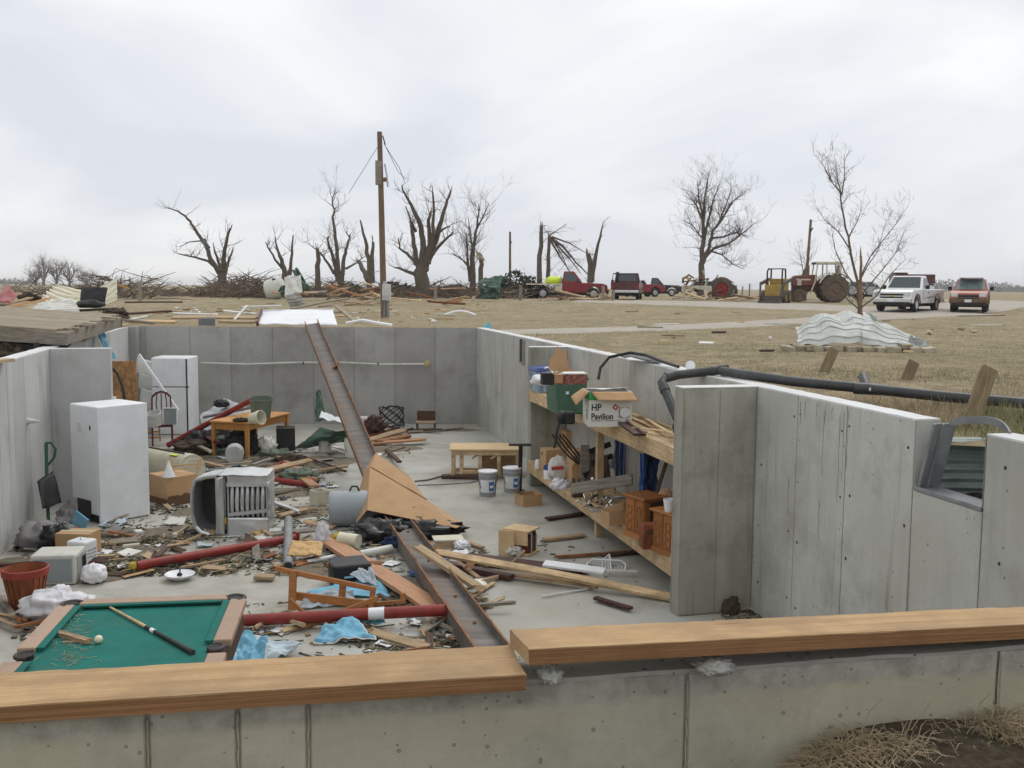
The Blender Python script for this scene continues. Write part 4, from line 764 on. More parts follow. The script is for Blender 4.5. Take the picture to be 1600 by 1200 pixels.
rpipe('red steel column leaning up onto the wooden table', G(262, 696, .06), at(396, 623, 19.6), .055, False); rpipe('short red pipe behind the furnace among splintered wood', G(420, 748, .06), G(481, 757, .05), .05, False)
plank('broom_handle', 'thin cream stick resting from the red column to the furnace', 'stick', G(232, 868, .03), G(313, 836, .06), .03, .025, 'pine'); MATS_ = None
# ================================================================ wooden table and what is on and under it
A1, B1, C1 = G(341, 711, 0), G(387, 716, 0), G(450, 697, 0); e1 = (C1 - B1); lx = e1.length; ang = math.atan2(e1.y, e1.x); ly = .72; TH = .66
cc = B1 + e1 / 2 + Vector((-math.sin(ang), math.cos(ang), 0)) * ly / 2
lx = 1.5; cc = B1 + e1.normalized() * lx / 2 + Vector((-math.sin(ang), math.cos(ang), 0)) * ly / 2
t = thing('wooden_table', 'honey-coloured wooden table standing among the debris', 'table', cc, ang)
MB().box((0, 0, TH + .015), (lx + .12, ly + .12, .035)).build('tabletop', 'table_wood', t, bevel=.006)
for x in (-1, 1):
    for y in (-1, 1): MB().box((x * (lx / 2), y * (ly / 2), TH / 2), (.055, .055, TH), top=(1.35, 1.35)).build('leg', 'table_wood', t)
for y in (-1, 1): MB().box((0, y * ly / 2, TH - .07), (lx - .08, .02, .13)).build('apron', 'table_wood', t)
for x in (-1, 1): MB().box((x * lx / 2, 0, TH - .07), (.02, ly - .08, .13)).build('apron', 'table_wood', t)
zt = TH + .034
bucket('grey-green plastic bucket standing on the wooden table', G(408, 652, zt) , .22, .40, 'grey_green', handle=False, taper=.8); bucket('beige flower pot tipped over on the wooden table', G(395, 653, zt + .13) - Vector((0, .12, 0)), .13, .24, 'cream', rot=(R(80), 0, R(65)), handle=False, taper=.72)
tag(blob('soil_clump', None, None, G(378, 656, zt + .03), (.16, .12, .04), 'litter_dark', .5, 3, 2), 'dark spilled soil on the wooden table by the tipped pot', 'soil')
bucket('galvanised bucket lying under the table with its bottom to the camera', G(365, 712, .18) + Vector((0, .05, 0)), .165, .32, 'galv', rot=(R(-90), 0, R(14)), handle=False, taper=.97)
t = thing('speaker_cabinet', 'black speaker cabinet under the right end of the table', 'speaker', nb(432, 706, 12, .36, .42), R(12)); MB().box((0, 0, .23), (.36, .42, .46)).build('cabinet', 'black', t, bevel=.008); MB().box((0, -.213, .23), (.3, .008, .4)).build('grille', 'rubber', t)
blob('rag', 'dark rag heaped under the wooden table', 'rag', G(368, 700, .2) + Vector((0, .5, 0)), (.3, .25, .3), 'black', .5, 2.5, 5); blob('pale_rag', 'pale rag lying under the middle of the wooden table', 'rag', G(408, 704, .14) + Vector((0, .5, 0)), (.16, .12, .2), 'white_old', .4, 2.5, 6)
plank('green_plank', 'green painted board on the floor behind the table legs', 'board', G(308, 706, .06), G(432, 702, .06), .16, .06, 'green_plastic')
crumple('grey_siding', 'grey ribbed metal siding lying between refrigerator and table', 'siding', [at(312, 650, 20.8), at(352, 622, 21), at(395, 640, 20.2), at(318, 675, 20)], 'galv', .05, 2.5, 4, 20, 20, .004, rib=.015, ribn=6)
blob('black_lump', 'black rubber scrap on the grey siding right of the refrigerator', 'scrap', at(346, 631, 20.6), (.16, .13, .09), 'black', .4, 3, 3)
tag(MB().tube([at(318, 652, 20.2), at(395, 636, 19.9)], .03, 8).build('grey_pipe', 'pvc_grey', smooth=True), 'thin grey pipe behind the leaning red column', 'pipe')
tag(MB().tube([G(302, 742, .08), G(345, 735, .08), G(372, 728, .08)], .055, 10).build('dark_pipe', 'pvc_black', smooth=True), 'dark plastic pipe on the floor behind the furnace', 'pipe')
# ================================================================ back corner debris
crumple('green_metal_sheet', 'crumpled dark green metal roofing sheet near the back wall', 'metal sheet', [G(455, 702, .04), G(548, 690, .2), G(548, 672, .55), G(500, 672, .45)], 'green_metal', .12, 2.5, 2, 26, 20, .005, rib=.015, ribn=5)
crumple('green_metal_sheet', 'torn green metal strip standing up against the back wall', 'metal sheet', [at(492, 660, 21.6), at(510, 655, 21.6), at(500, 608, 22), at(494, 612, 22)], 'green_metal', .08, 4, 7, 10, 20, .005)
crumple('enamel_sheet', 'curved white panel piece lying on the green metal sheet', 'panel', [at(498, 652, 20.8), at(535, 662, 20.4), at(530, 652, 20.9), at(503, 642, 21.3)], 'white', .06, 2, 3, 12, 10, .006)
bucket('white paint bucket with dark drips left of the steel beam', G(508, 705, 0), .145, .37, 'white_old'); bucket('white bucket partly hidden behind the steel beam', G(550, 714, 0), .14, .36, 'white_old')
def ibox(name, label, cat, loc, rz, d, m, bev=.006):
    o = MB().box((0, 0, d[2] / 2), d).build(name, m, None, bevel=bev, loc=loc, rot=(0, 0, rz)); return tag(o, label, cat)
t = thing('carton', 'white carton behind the steel beam near the back wall', 'carton', nb(556, 675, 5, .42, .3), R(5)); MB().box((0, 0, .16), (.42, .3, .32)).build('carton_body', 'carton_white', t, bevel=.004); MB().box((.05, -.152, .16), (.18, .003, .14)).build('print', 'grey_ink', t)
blob('red_bundle', 'dull red fabric bundle behind the white carton', 'bundle', G(582, 672, .2) + Vector((0, .4, 0)), (.22, .18, .25), 'maroon', .4, 3, 4)
t = thing('cable_coil', 'tangled coil of black cable near the back wall', 'cable', G(612, 668, 0))
for k in range(7):
    q = MB(); rr = random.Random(k); q.tube([((.26 + .04 * rr.random()) * math.cos(a + k), .12 * math.sin(a * 1 + k * 2) * .6, .26 + (.20 + .06 * rr.random()) * math.sin(a)) for a in [2 * math.pi * i / 22 for i in range(23)]], .012, 5); q.build('loop', 'black', t)
t = thing('broken_chair', 'small broken brown wooden seat against the back wall', 'chair', nb(648, 672, 2, .5, .3), R(2))
MB().box((0, .1, .30), (.42, .03, .22)).build('back_panel', 'dark_wood', t); MB().box((0, 0, .17), (.44, .26, .03)).build('seat', 'pine_old', t)
for x in (-.2, .2): MB().box((x, 0, .08), (.04, .24, .16)).build('leg', 'dark_wood', t)
for i, (a_, c_, w_, m) in enumerate((((636, 675), (722, 668), .12, 'weathered'), ((630, 672), (690, 671), .1, 'dark_wood'), ((568, 690), (632, 672), .16, 'splinter'), ((575, 682), (622, 668), .12, 'cherry'), ((572, 694), (665, 686), .22, 'door_wood'), ((590, 690), (640, 680), .14, 'rust'), ((560, 676), (618, 674), .1, 'splinter'), ((604, 702), (624, 722), .08, 'dark_wood'), ((690, 744), (778, 744), .1, 'dark_wood'))):
    plank('loose_board', ['grey baseboard along the back wall by the wooden seat', 'dark board lying on the floor along the back wall', 'splintered brown board right of the steel beam top', 'reddish board in the heap by the cable coil', 'broad orange-brown door panel piece lying behind the carton', 'rust-coloured board in the heap by the cable coil', 'splintered lath beside the white carton', 'short dark board alone on bare concrete right of the beam', 'dark skid board under the pine bench frame'][i], 'board', G(*a_, .04 + .05 * (i in (2, 3, 5))), G(*c_, .05 + .04 * i % .1), w_, .04, m, roll=.2 * ((i * 7) % 3 - 1), ragged=.06 if m in ('splinter', 'cherry', 'rust') else 0)
# crossed boards in the middle left
for i, (a_, c_, w_, m, z) in enumerate((((424, 706), (490, 748), .16, 'door_wood', .1), ((405, 738), (488, 718), .13, 'splinter', .15), ((446, 724), (492, 760), .15, 'door_wood', .1), ((412, 740), (440, 722), .06, 'red_primer', .14), ((415, 742), (470, 734), .1, 'weathered', .06), ((500, 735), (545, 728), .12, 'splinter', .05), ((470, 712), (540, 736), .05, 'dark_wood', .05), ((462, 700), (500, 690), .06, 'white_old', .05), ((520, 698), (545, 706), .05, 'white_old', .05), ((425, 772), (470, 762), .08, 'weathered', .04), ((425, 783), (468, 800), .05, 'galv', .06))):
    plank('loose_board', ['orange-brown board slanting in front of the wooden table', 'splintered plank crossing the orange boards near the table', 'orange-brown board end beside the grey drum', 'short red stick in the crossed boards', 'grey weathered board behind the furnace top', 'splintered board left of the steel beam', 'thin dark lath near the white bucket', 'white trim strip left of the white paint bucket', 'white trim strip right of the white paint bucket', 'weathered board right of the furnace', 'bent metal strip right of the furnace'][i], 'board', G(*a_, z), G(*c_, z + .02), w_, .035, m, roll=.25 * ((i * 5) % 3 - 1), ragged=.07 if m == 'splinter' else .01)
# ================================================================ grey drum, drawer, case, pipes
pa, pb = G(520, 797, .24) + Vector((0, .0, 0)), G(520, 797, .24) + Vector((.78, .16, 0)); pa = G(514, 795, .24); pb = pa + Vector((.75, .12, 0))
t = thing('plastic_drum', 'grey plastic drum lying on its side beside the big carton', 'drum', (pa + pb) / 2); MT = frame(pa, pb); MT.translation = Vector((0, 0, 0)); MT = MT @ Matrix.Rotation(math.pi / 2, 4, 'Y'); Ld = (pb - pa).length
MB().lathe([(.001, -Ld / 2 + .03), (.19, -Ld / 2 + .02), (.215, -Ld / 2), (.235, -Ld / 2 + .02), (.24, -Ld / 2 + .06), (.235, -Ld / 2 + .2), (.24, -Ld / 2 + .22), (.24, Ld / 2 - .05), (.22, Ld / 2)], 34, MT).build('barrel', 'grey_plastic', t, smooth=True); MB().tube([(-.1, 0, .24), (-.07, 0, .3), (.0, 0, .3), (.03, 0, .24)], .014, 6).build('handle', 'black', t)
t = thing('drawer', 'cream wooden drawer standing left of the grey drum', 'drawer', nb(497, 790, 40, .2, .26), R(40)); hollow(MB(), .2, .26, .2, .014).build('drawer_box', 'cream', t)
crumple('blue_cloth', 'faded blue cloth crumpled in front of the grey drum', 'cloth', [G(510, 812, .03), G(560, 818, .05), G(565, 796, .15), G(520, 794, .12)], 'pale_cloth', .09, 5, 3, 24, 24)
crumple('blue_cloth', 'dull blue rag at the mouth of the black bags', 'cloth', [G(598, 858, .03), G(628, 854, .1), G(618, 838, .2), G(598, 844, .12)], 'denim', .08, 5, 6, 20, 20)
blob('plastic_bag', 'thin white plastic bag at the top of the long orange board', 'bag', G(503, 842, .13), (.1, .09, .2), 'bag', .4, 2.2, 5); bucket('pale paint can lying on its side by the black bags', G(560, 846, .11), .09, .26, 'cream', rot=(R(90), 0, R(-112)), handle=False, taper=.98, name='paint_can'); blob('yellow_rag', 'yellow and green wrapper beside the lying paint can', 'wrapper', G(533, 842, .08), (.12, .08, .08), 'yellow', .4, 4, 2)
tag(MB().tube([G(563, 866, .05), G(612, 856, .07)], .045, 12).build('white_pipe', 'white_old', smooth=True), 'short white plastic pipe across the orange board', 'pipe'); tag(MB().tube([G(480, 878, .03), G(528, 868, .04)], .025, 8).build('white_pipe', 'white', smooth=True), 'thin white tube left of the black case', 'pipe')
t = thing('plastic_pipe', 'grey open-ended plastic pipe lying toward the camera by the red column', 'pipe', G(450, 885, 0)); o0 = Vector(t.location); pa, pb = G(450, 885, .06) - o0, G(451, 812, .10) - o0
MB().tube([pa, pb], .058, 16).build('tube', 'pvc_grey', t, smooth=True); dq = (pb - pa).normalized(); MB().tube([pa - dq * .003, pa + dq * .002], .047, 16).build('open_end', 'black_ink', t)
crumple('chipboard', 'broken yellowish chipboard piece beside the grey pipe', 'board', [G(449, 868, .12), G(502, 868, .10), G(505, 848, .16), G(455, 845, .2)], 'osb2', .03, 6, 2, 14, 14, .02); bpy.data.objects['chipboard'].data.materials[0] = MATS['osb']
t = thing('instrument_case', 'black rounded instrument case on the floor beside the chair frame', 'case', nb(522, 922, 22, .42, .40), R(22))
poly = [(-.21, -.2), (.21, -.2), (.21, .2), (-.1, .2), (-.18, .16), (-.22, .05), (-.23, -.1)]
b = MB(); b.prism(poly, 0, .2, Matrix.Rotation(math.pi / 2, 4, 'X') @ Matrix.Scale(-1, 4, (0, 1, 0))); b2 = MB(); n = len(poly); b2.add([(x, y, .012) for x, y in poly] + [(x, y, .255) for x, y in poly], [tuple(reversed(range(n))), tuple(range(n, 2 * n))] + [(i, (i + 1) % n, n + (i + 1) % n, n + i) for i in range(n)]); b2.build('shell', 'black', t, bevel=.03, seg=3)
MB().box((.0, -.203, .11), (.42, .006, .012)).build('zip_seam', 'rubber', t); MB().box((-.05, -.21, .13), (.1, .012, .02)).build('clasp', 'chrome', t)
plank('orange_board', 'long broad orange-brown door board slanting across the floor left of the beam', 'board', G(508, 840, .10), G(704, 966, .06), .27, .04, 'door_wood', roll=-.12, ragged=.02)
# ================================================================ overturned chair frame
t = thing('chair_frame', 'overturned orange-brown wooden chair frame lying by the red column', 'chair', G(530, 965, 0)); o0 = Vector(t.location)
def cb(a_, c_, d0, d1, w_, t_, nm): MB().bar(at(*a_, d0) - o0, at(*c_, d1) - o0, w_, t_, up=(0, -1, .2)).build(nm, 'orange_wood', t, bevel=.006)
cb((430, 888), (586, 921), 10.0, 9.85, .05, .045, 'top_rail'); cb((458, 892), (456, 960), 9.95, 9.8, .075, .04, 'post'); cb((462, 931), (586, 946), 9.95, 9.85, .085, .035, 'lower_rail'); cb((536, 912), (533, 952), 10.05, 9.95, .07, .035, 'post'); cb((583, 918), (580, 952), 9.85, 9.8, .055, .04, 'post')
cb((452, 936), (491, 974), 9.5, 9.4, .04, .035, 'brace'); cb((444, 992), (592, 934), 9.2, 9.5, .05, .045, 'leg'); cb((585, 944), (634, 940), 9.85, 9.85, .045, .04, 'stub_rail'); cb((630, 926), (629, 945), 9.9, 9.88, .05, .04, 'stub_post'); cb((541, 898), (541, 916), 10.9, 10.8, .03, .03, 'dowel')
# ================================================================ blue towels
for i, (q, m, s) in enumerate(((((490, 1004), (588, 1000), (552, 962), (508, 976)), 'blue_cloth', 1), (((478, 932), (612, 930), (590, 895), (560, 892)), 'blue_cloth', 2), (((470, 950), (560, 940), (545, 918), (478, 925)), 'pale_cloth', 3), (((356, 1042), (432, 1030), (478, 1003), (385, 992)), 'pale_cloth', 4), (((364, 1035), (412, 1035), (420, 996), (372, 990)), 'blue_cloth', 5), (((555, 972), (600, 976), (592, 960), (560, 962)), 'blue_cloth', 6), (((548, 905), (590, 912), (580, 886), (555, 884)), 'pale_cloth', 8))):
    z = [.03, .03, .03, .02, .05, .03, .12][i]
    pts = [G(*q[0], z), G(*q[1], z), G(*q[2], z + .10), G(*q[3], z + .07)]
    crumple('towel', ['bright blue towel with pale hem folded on the floor near the beam', 'blue towel lying behind the overturned chair frame', 'pale blue towel under the lower chair rail', 'pale towel spread beside the pool table corner', 'blue towel bunched against the pool table corner', 'small blue cloth under the red column sticker', 'pale cloth on top of the blue towel by the orange board'][i], 'towel', pts, m, .07 if i != 3 else .05, 2.8, s * 3.7, 44, 44, .010, zmin=.012)
    if i in (0, 4):
        f0 = quadfn(*pts, .07, 2.8, s * 3.7); q2 = MB(); q2.tube([max_z for max_z in [Vector((p.x, p.y, max(p.z, .014))) for p in [Vector(f0(u / 40, 0)) for u in range(41)] + [Vector(f0(1, v / 30)) for v in range(31)]]], .008, 5); q2.build('hem', 'white_old', bpy.data.objects['towel' if i == 0 else 'towel.%03d' % i], smooth=True)
# ================================================================ lumber right of the beam
def lb(label, a_, c_, w_, t_, m, z0=.04, z1=.04, roll=0.0, ragged=0.0, name='loose_board'): return plank(name, label, 'board', G(*a_, z0), G(*c_, z1), w_, t_, m, roll, ragged)
lb('long pale two-by-six leaning out from the beam to the buttress', (680, 862), (1056, 934), .10, .04, 'pine', .22, .05, .35, name='long_stud'); lb('brown weathered board lying over the beam, broken at its end', (648, 852), (748, 918), .17, .04, 'pine_old', .34, .1, -.2, .08)
lb('dark maroon steel channel lying flat under the pale stud', (725, 872), (915, 893), .26, .06, 'maroon', .05, .05); lb('second dark maroon strip lying left of the pale stud', (660, 872), (800, 902), .10, .05, 'maroon', .05, .05); lb('thin dark board beside the wire rack', (930, 934), (986, 951), .07, .03, 'maroon'); lb('broken orange lath under the long pale stud', (770, 893), (930, 916), .08, .03, 'splinter', .05, .05, .1, .1)
lb('white vinyl trim piece lying over the maroon channel', (850, 880), (945, 893), .13, .03, 'white', .16, .14, .2, name='trim_strip'); lb('thin white trim strip right of the wire rack', (940, 892), (996, 893), .04, .02, 'white_old', .06, .06, name='trim_strip'); lb('thin pale lath lying alone before the pale stud', (847, 932), (930, 918), .02, .015, 'white_old', .02, .02, name='lath')
lb('dark board poking out under the shelf post', (852, 811), (912, 802), .1, .03, 'dark_wood', .03, .03, ragged=.06); lb('splintered brown board on the floor left of the shelf post', (846, 844), (912, 836), .1, .03, 'splinter', .03, .03, ragged=.08); lb('long dark stick lying behind the pale stud', (868, 870), (985, 862), .05, .03, 'rust', .03, .03, ragged=.05); lb('short pale stick leaning on the book crate', (796, 882), (820, 860), .045, .02, 'pine', .04, .22, ragged=.02)
lb('small pale lath right of the beam', (735, 934), (772, 910), .05, .02, 'pine', .02, .03, ragged=.02); lb('splintered lath end near the brown weathered board', (752, 908), (780, 900), .05, .03, 'splinter', .04, .05, ragged=.05)
lb('flat weathered board under the shelf near the buttress', (940, 868), (1000, 862), .12, .03, 'dark_wood', .02, .02)
t = thing('white_shelf_board', 'cream drawer front lying right of the beam', 'board', nb(680, 858, 12, .36, .24), R(12)); MB().box((0, 0, .10), (.38, .26, .02)).build('top_board', 'cream', t); MB().box((0, -.11, .045), (.36, .02, .09)).build('front_board', 'pine', t)
blob('paper_cup', 'crumpled white paper lying beside the cream drawer front', 'paper', G(722, 852, .05), (.1, .08, .06), 'white', .4, 4, 3); lb('short brown stick beside the crumpled white paper', (732, 848), (755, 856), .06, .03, 'splinter', .03, .03)
t = thing('plastic_pipe', 'curved thin white tray edge under the carton', 'tray', G(680, 838, 0)); MB().tube([(-.25, .1, .12), (-.1, 0, .08), (.1, .02, .1), (.25, .05, .14)], .012, 6).build('edge', 'white_old', t)
# book crate
t = thing('book_crate', 'small wooden crate of books tipped open on the bare floor', 'crate', nb(826, 870, 62, .30, .36), R(62))
b = MB(); b.box((0, 0, .30), (.30, .36, .02)); b.box((0, 0, .012), (.30, .36, .022)); b.box((0, .17, .156), (.30, .02, .27)); b.box((-.14, 0, .21), (.02, .32, .17)); b.build('crate_box', 'crate', t, bevel=.004)
for k in range(7): MB().box((-.10 + .035 * k, -.03, .13 + .01 * (k % 3)), (.027, .26, .2 + .02 * (k % 3))).build('book', ['cherry', 'denim', 'cream', 'rust', 'black', 'red_box', 'white_old'][k], t)
MB().box((-.24, .10, .16), (.02, .2, .31), Matrix.Rotation(.1, 4, 'Z')).build('side_flap', 'crate', t); blob('torn_paper', None, None, (-.19, 0, .06), (.1, .1, .06), 'white_old', .5, 4, 3, parent=t)
# wire rack
t = thing('wire_rack', 'white wire dish rack lying tilted by the pale stud', 'rack', G(945, 918, 0)); o0 = Vector(t.location)
K = lambda px, py, D: at(px, py, D) - o0
b = MB(); b.tube([K(912, 905, 11.1), K(918, 880, 11.5), K(926, 874, 11.55), K(970, 876, 11.5), K(978, 882, 11.45), K(976, 912, 11.0)], .010, 6); b.build('rim', 'white', t, smooth=True)
for k in range(13): u = k / 12; MB().tube([K(916 + 60 * u, 884 + 1 * u, 11.45), K(914 + 60 * u, 905 + 4 * u, 11.1), K(913 + 60 * u, 915 + 4 * u, 10.9)], .005, 5).build('wire', 'white', t)
for v in (.3, .6, .9): MB().tube([K(914, 880 + 30 * v, 11.5 - .5 * v), K(977, 882 + 30 * v, 11.5 - .5 * v)], .005, 5).build('cross_wire', 'white', t)
b = MB(); b.tube([K(940, 900, 11.2), K(942, 874, 11.6), K(952, 866, 11.7), K(955, 900, 11.25)], .008, 6); b.build('cutlery_holder', 'white', t)
for k in range(4): MB().tube([K(940 + 5 * k, 898, 11.2), K(942 + 4 * k, 872 - k, 11.6)], .004, 5).build('wire', 'white', t)
# ================================================================ bench frame, pails, post, carton in the far right
t = thing('pine_bench_frame', 'open pine bench frame with plywood top on the far floor', 'bench', nb(706, 748, 2, 1.16, .62), R(2)); BH = .50
MB().box((0, 0, BH), (1.24, .72, .03)).build('plywood_top', 'crate', t, bevel=.003)
for x in (-.56, -.42, -.1, .22, .54):
    for y in (-.29, .29): MB().box((x, y, BH / 2 - .01), (.06, .04, BH - .03)).build('leg', 'pine', t)
for y in (-.25, .25): MB().box((0, y, .05), (1.12, .035, .07)).build('bottom_rail', 'pine', t)
for y in (-.325, .325): MB().box((0, y, BH - .055), (1.16, .03, .07)).build('top_rail', 'pine', t)
MB().box((.1, 0, .05), (1.0, .45, .015)).build('bottom_board', 'crate', t); MB().box((.25, .27, .25), (.7, .015, .36)).build('back_board', 'pine_old', t); MB().bar((-.1, -.29, .44), (-.24, -.29, .34), .03, .03).build('corner_brace', 'pine', t); MB().bar((.22, -.29, .44), (.08, -.29, .34), .03, .03).build('corner_brace', 'pine', t)
bucket('grey paint pail with blue label, left of the two by the bench', G(762, 774, 0), .145, .38, 'grey_bucket', lid='white', label_m='white_paper'); bucket('grey paint pail with blue label, right of the two by the bench', G(800, 768, 0), .145, .38, 'grey_bucket', lid='white', label_m='white_paper')
t = thing('jack_post', 'dark steel jack post with a T-shaped top beside the right pail', 'post', G(812, 768, 0)); MB().tube([(0, 0, 0), (.01, 0, .74)], .035, 10).build('post', 'black', t); MB().box((0, 0, .76), (.36, .1, .03)).build('head_plate', 'black', t); MB().box((0, 0, .01), (.16, .16, .02)).build('foot_plate', 'black', t)
t = thing('cardboard_box', 'low open brown carton beside the right grey pail', 'cardboard box', nb(818, 792, 25, .30, .28), R(25)); hollow(MB(), .32, .3, .17, .006).build('carton_body', 'carton', t); MB().box((0, 0, .02), (.3, .28, .02)).build('bottom', 'carton_wet', t); MB().box((-.2, .05, .16), (.1, .26, .006), Matrix.Rotation(.2, 4, 'Y')).build('flap', 'dark_wood', t)
tag(MB().tube([G(648, 752, .02), G(668, 750, .02), G(690, 744, .02), G(698, 742, .02)], .012, 5).build('black_cable', 'black'), 'black cable on the floor left of the pine bench frame', 'cable'); tag(MB().tube([G(652, 758, .012), G(690, 757, .012), G(735, 754, .012), G(750, 750, .012)], .009, 5).build('grey_cable', 'pvc_grey'), 'thin grey cable on the floor before the pine bench frame', 'cable')
# conduit along the back wall
pa, pb = at(314, 567, 23.2), at(668, 568, 23.5)
t = thing('conduit_pipe', 'thin white pipe running along the back wall', 'pipe', pa); MB().tube([(0, 0, 0)] + [(pb - pa) * k + Vector((0, 0, -.03 * math.sin(k * 9))) for k in (.2, .4, .6, .8, 1)], .022, 8).build('tube', 'white_old', t, smooth=True); MB().lathe([(.07, 0), (.08, .03), (.07, .06), (.02, .07)], 16, Matrix.Translation(pb - pa) @ Matrix.Rotation(math.pi / 2, 4, 'X')).build('end_fitting', 'pine', t, smooth=True)
for k in (.45, .78): q = (pb - pa) * k; MB().box((q.x, q.y - .02, q.z), (.02, .04, .07)).build('clip', 'black', t)
t = thing('wall_socket', 'pointed pale fitting fixed to the left wall', 'fitting', at(38, 658, 13.3)); MB().lathe([(.05, 0), (.045, .05), (.012, .2), (.002, .22)], 14, Matrix.Rotation(math.pi / 2, 4, 'Y')).build('cone', 'white_old', t, smooth=True); MB().box((-.015, 0, -.03), (.03, .06, .16)).build('plate', 'white_old', t)
crumple('blue_tarp', 'strip of blue tarp hanging over the left wall top', 'tarp', [at(150, 517, 18.6), at(162, 517, 18.9), at(180, 560, 18.0), at(170, 560, 17.9)], 'blue_cloth', .04, 3, 4, 8, 24, .004)
tag(blob('rock', None, None, G(1142, 950, .08), (.09, .06, .11), 'litter_dark', .3, 2, 6), 'dark lump of earth in the corner by the right buttress', 'earth')

# dark heap between the refrigerator and the table
for k, (x, y, z, r_, m) in enumerate(((318, 690, .16, (.4, .3, .2), 'black'), (300, 700, .12, (.35, .25, .15), 'litter_dark'), (335, 676, .2, (.35, .3, .24), 'grey_cloth'), (432, 712, .1, (.3, .2, .12), 'grey_green'), (470, 745, .1, (.3, .2, .14), 'grey_green'), (455, 720, .1, (.25, .2, .12), 'litter_dark'))):
    blob('rubble_bundle', ['black bundle left of the wooden table', 'dark earth heap before the dining chairs', 'grey cloth bundle behind the leaning red column', 'grey-green lump right of the table legs', 'grey-green bundle behind the grey drum', 'dark earth heap among the crossed boards'][k], 'bundle', G(x, y, z), r_, m, .5, 2.6, k * 2.3)
for k, (a_, c_, w_, m, z) in enumerate((((285, 700), (338, 684), .1, 'dark_wood', .18), ((296, 690), (330, 706), .08, 'weathered', .16), ((300, 672), (340, 690), .12, 'cherry', .25), ((395, 726), (425, 716), .1, 'grey_wood', .1), ((330, 728), (392, 722), .09, 'weathered', .06), ((312, 720), (360, 732), .08, 'splinter', .06))):
    plank('loose_board', ['dark board on the bundle left of the table', 'weathered board on the bundle left of the table', 'dark red board leaning behind the bundle', 'grey board end right of the table leg', 'long weathered board before the table legs', 'splintered board before the dark plastic pipe'][k], 'board', G(*a_, z), G(*c_, z + .05), w_, .03, m, ragged=.05)
# ================================================================ shelving along the right wall
sx0, sx1, SD = s0 - 10.24, s0 - 3.83, .63; SL = sx1 - sx0; Z1, Z2 = 1.61, .44
rzw = math.atan2(dR.y, dR.x)
t = thing('storage_shelf', 'long two-level pine shelf built between the concrete buttresses', 'shelf', (BRc.x, BRc.y, 0), rzw)
def sh(c, d, nm, m='pine'): return MB().box(c, d).build(nm, m, t, bevel=.004)
xm = (sx0 + sx1) / 2
for z, fh in ((Z1, .19), (Z2, .20)):
    for k in range(6): sh((xm, -.055 - k * .1035, z - .019), (SL - .01 - .02 * (k % 2), .092, .038), 'deck_board')
    sh((xm, -SD - .005, z - fh / 2 + .003), (SL, .038, fh), 'front_board')
    for x in (sx0 + .2, sx0 + 1.7, sx0 + 3.2, sx0 + 4.7, sx0 + 6.1): sh((x, -.3, z - .09), (.038, .58, .09), 'cross_joist')
for x in (s0 - 6.85,): sh((x, -SD + .07, (Z1 - .04) / 2), (.09, .09, Z1 - .04), 'post')
sh((sx1 - .8, -SD + .05, Z2 + .02), (1.5, .14, .035), 'loose_edge_board')
def wl(px, py, z): return G(px, py, z)
TH_ = 13.4
# upper level
def tub(label, px, py, deg, sx_, sy_, h, m, lid, z=Z1):
    t = thing('storage_tub', label, 'storage tub', nb(px, py, deg, sx_, sy_, z), R(deg))
    MB().box((0, 0, h / 2), (sx_ * .86, sy_ * .88, h), top=(1.14, 1.12)).build('tub_body', m, t, bevel=.025, seg=2)
    MB().box((0, 0, h - .03), (sx_ * 1.02, sy_ * 1.02, .04)).build('rim', lid, t, bevel=.01); MB().box((0, 0, h + .006), (sx_ * .97, sy_ * .97, .025)).build('lid', lid, t, bevel=.008); return t
tub('translucent blue-lidded storage tub at the far end of the upper shelf', 838, 615, 14, .36, .5, .38, 'clear_blue', 'blue_plastic')
t = tub('green plastic storage tub beside the printed computer carton', 868, 649, 12, .44, .62, .50, 'green_plastic', 'green_plastic'); MB().box((-.06, -.29, .3), (.04, .006, .06)).build('white_mark', 'white_paper', t)
ztub = Z1 + .52
t = thing('patterned_box', 'red patterned box with white lid on the green tub', 'box', G(893, 601, ztub) + Vector((0, .15, 0)), R(8)); MB().box((0, 0, .06), (.34, .24, .12)).build('box_body', 'red_box', t); MB().box((0, 0, .125), (.345, .245, .012)).build('lid', 'carton_white', t)
t = thing('black_radio', 'small black box with a wooden front on the green tub', 'radio', G(862, 602, ztub) + Vector((0, .1, 0)), R(10)); MB().box((-.05, 0, .07), (.14, .14, .14)).build('case', 'black', t, bevel=.006); MB().box((.07, -.03, .07), (.1, .1, .1)).build('front', 'door_wood', t); MB().bar((.0, -.08, .13), (.12, -.08, .16), .02, .02).build('arm', 'carton', t)
tag(blob('white_parcel', None, None, G(846, 597, Z1 + .46) + Vector((0, .2, 0)), (.14, .12, .08), 'bag', .2, 2, 3), 'white wrapped parcel on the blue-lidded tub', 'parcel')
t = thing('torn_cardboard', 'torn brown cardboard star standing behind the patterned box', 'cardboard', G(875, 590, ztub) + Vector((0, .35, 0)), R(10)); MB().prism([(-.12, 0), (.1, -.02), (.14, .1), (.1, .28), (.13, .36), (.04, .30), (-.02, .38), (-.06, .27), (-.13, .18)], -.004, .004).build('torn_piece', 'carton', t); MB().prism([(.0, -.02), (.26, -.02), (.16, .1)], -.06, -.05).build('lower_flap', 'carton', t)
tag(MB().tube([G(868, 590, ztub + .06), G(862, 580, ztub + .1), G(856, 574, ztub + .16), G(851, 575, ztub + .16)], .012, 6).build('white_hose', 'white', smooth=True), 'thin bent white tube above the green tub', 'tube')
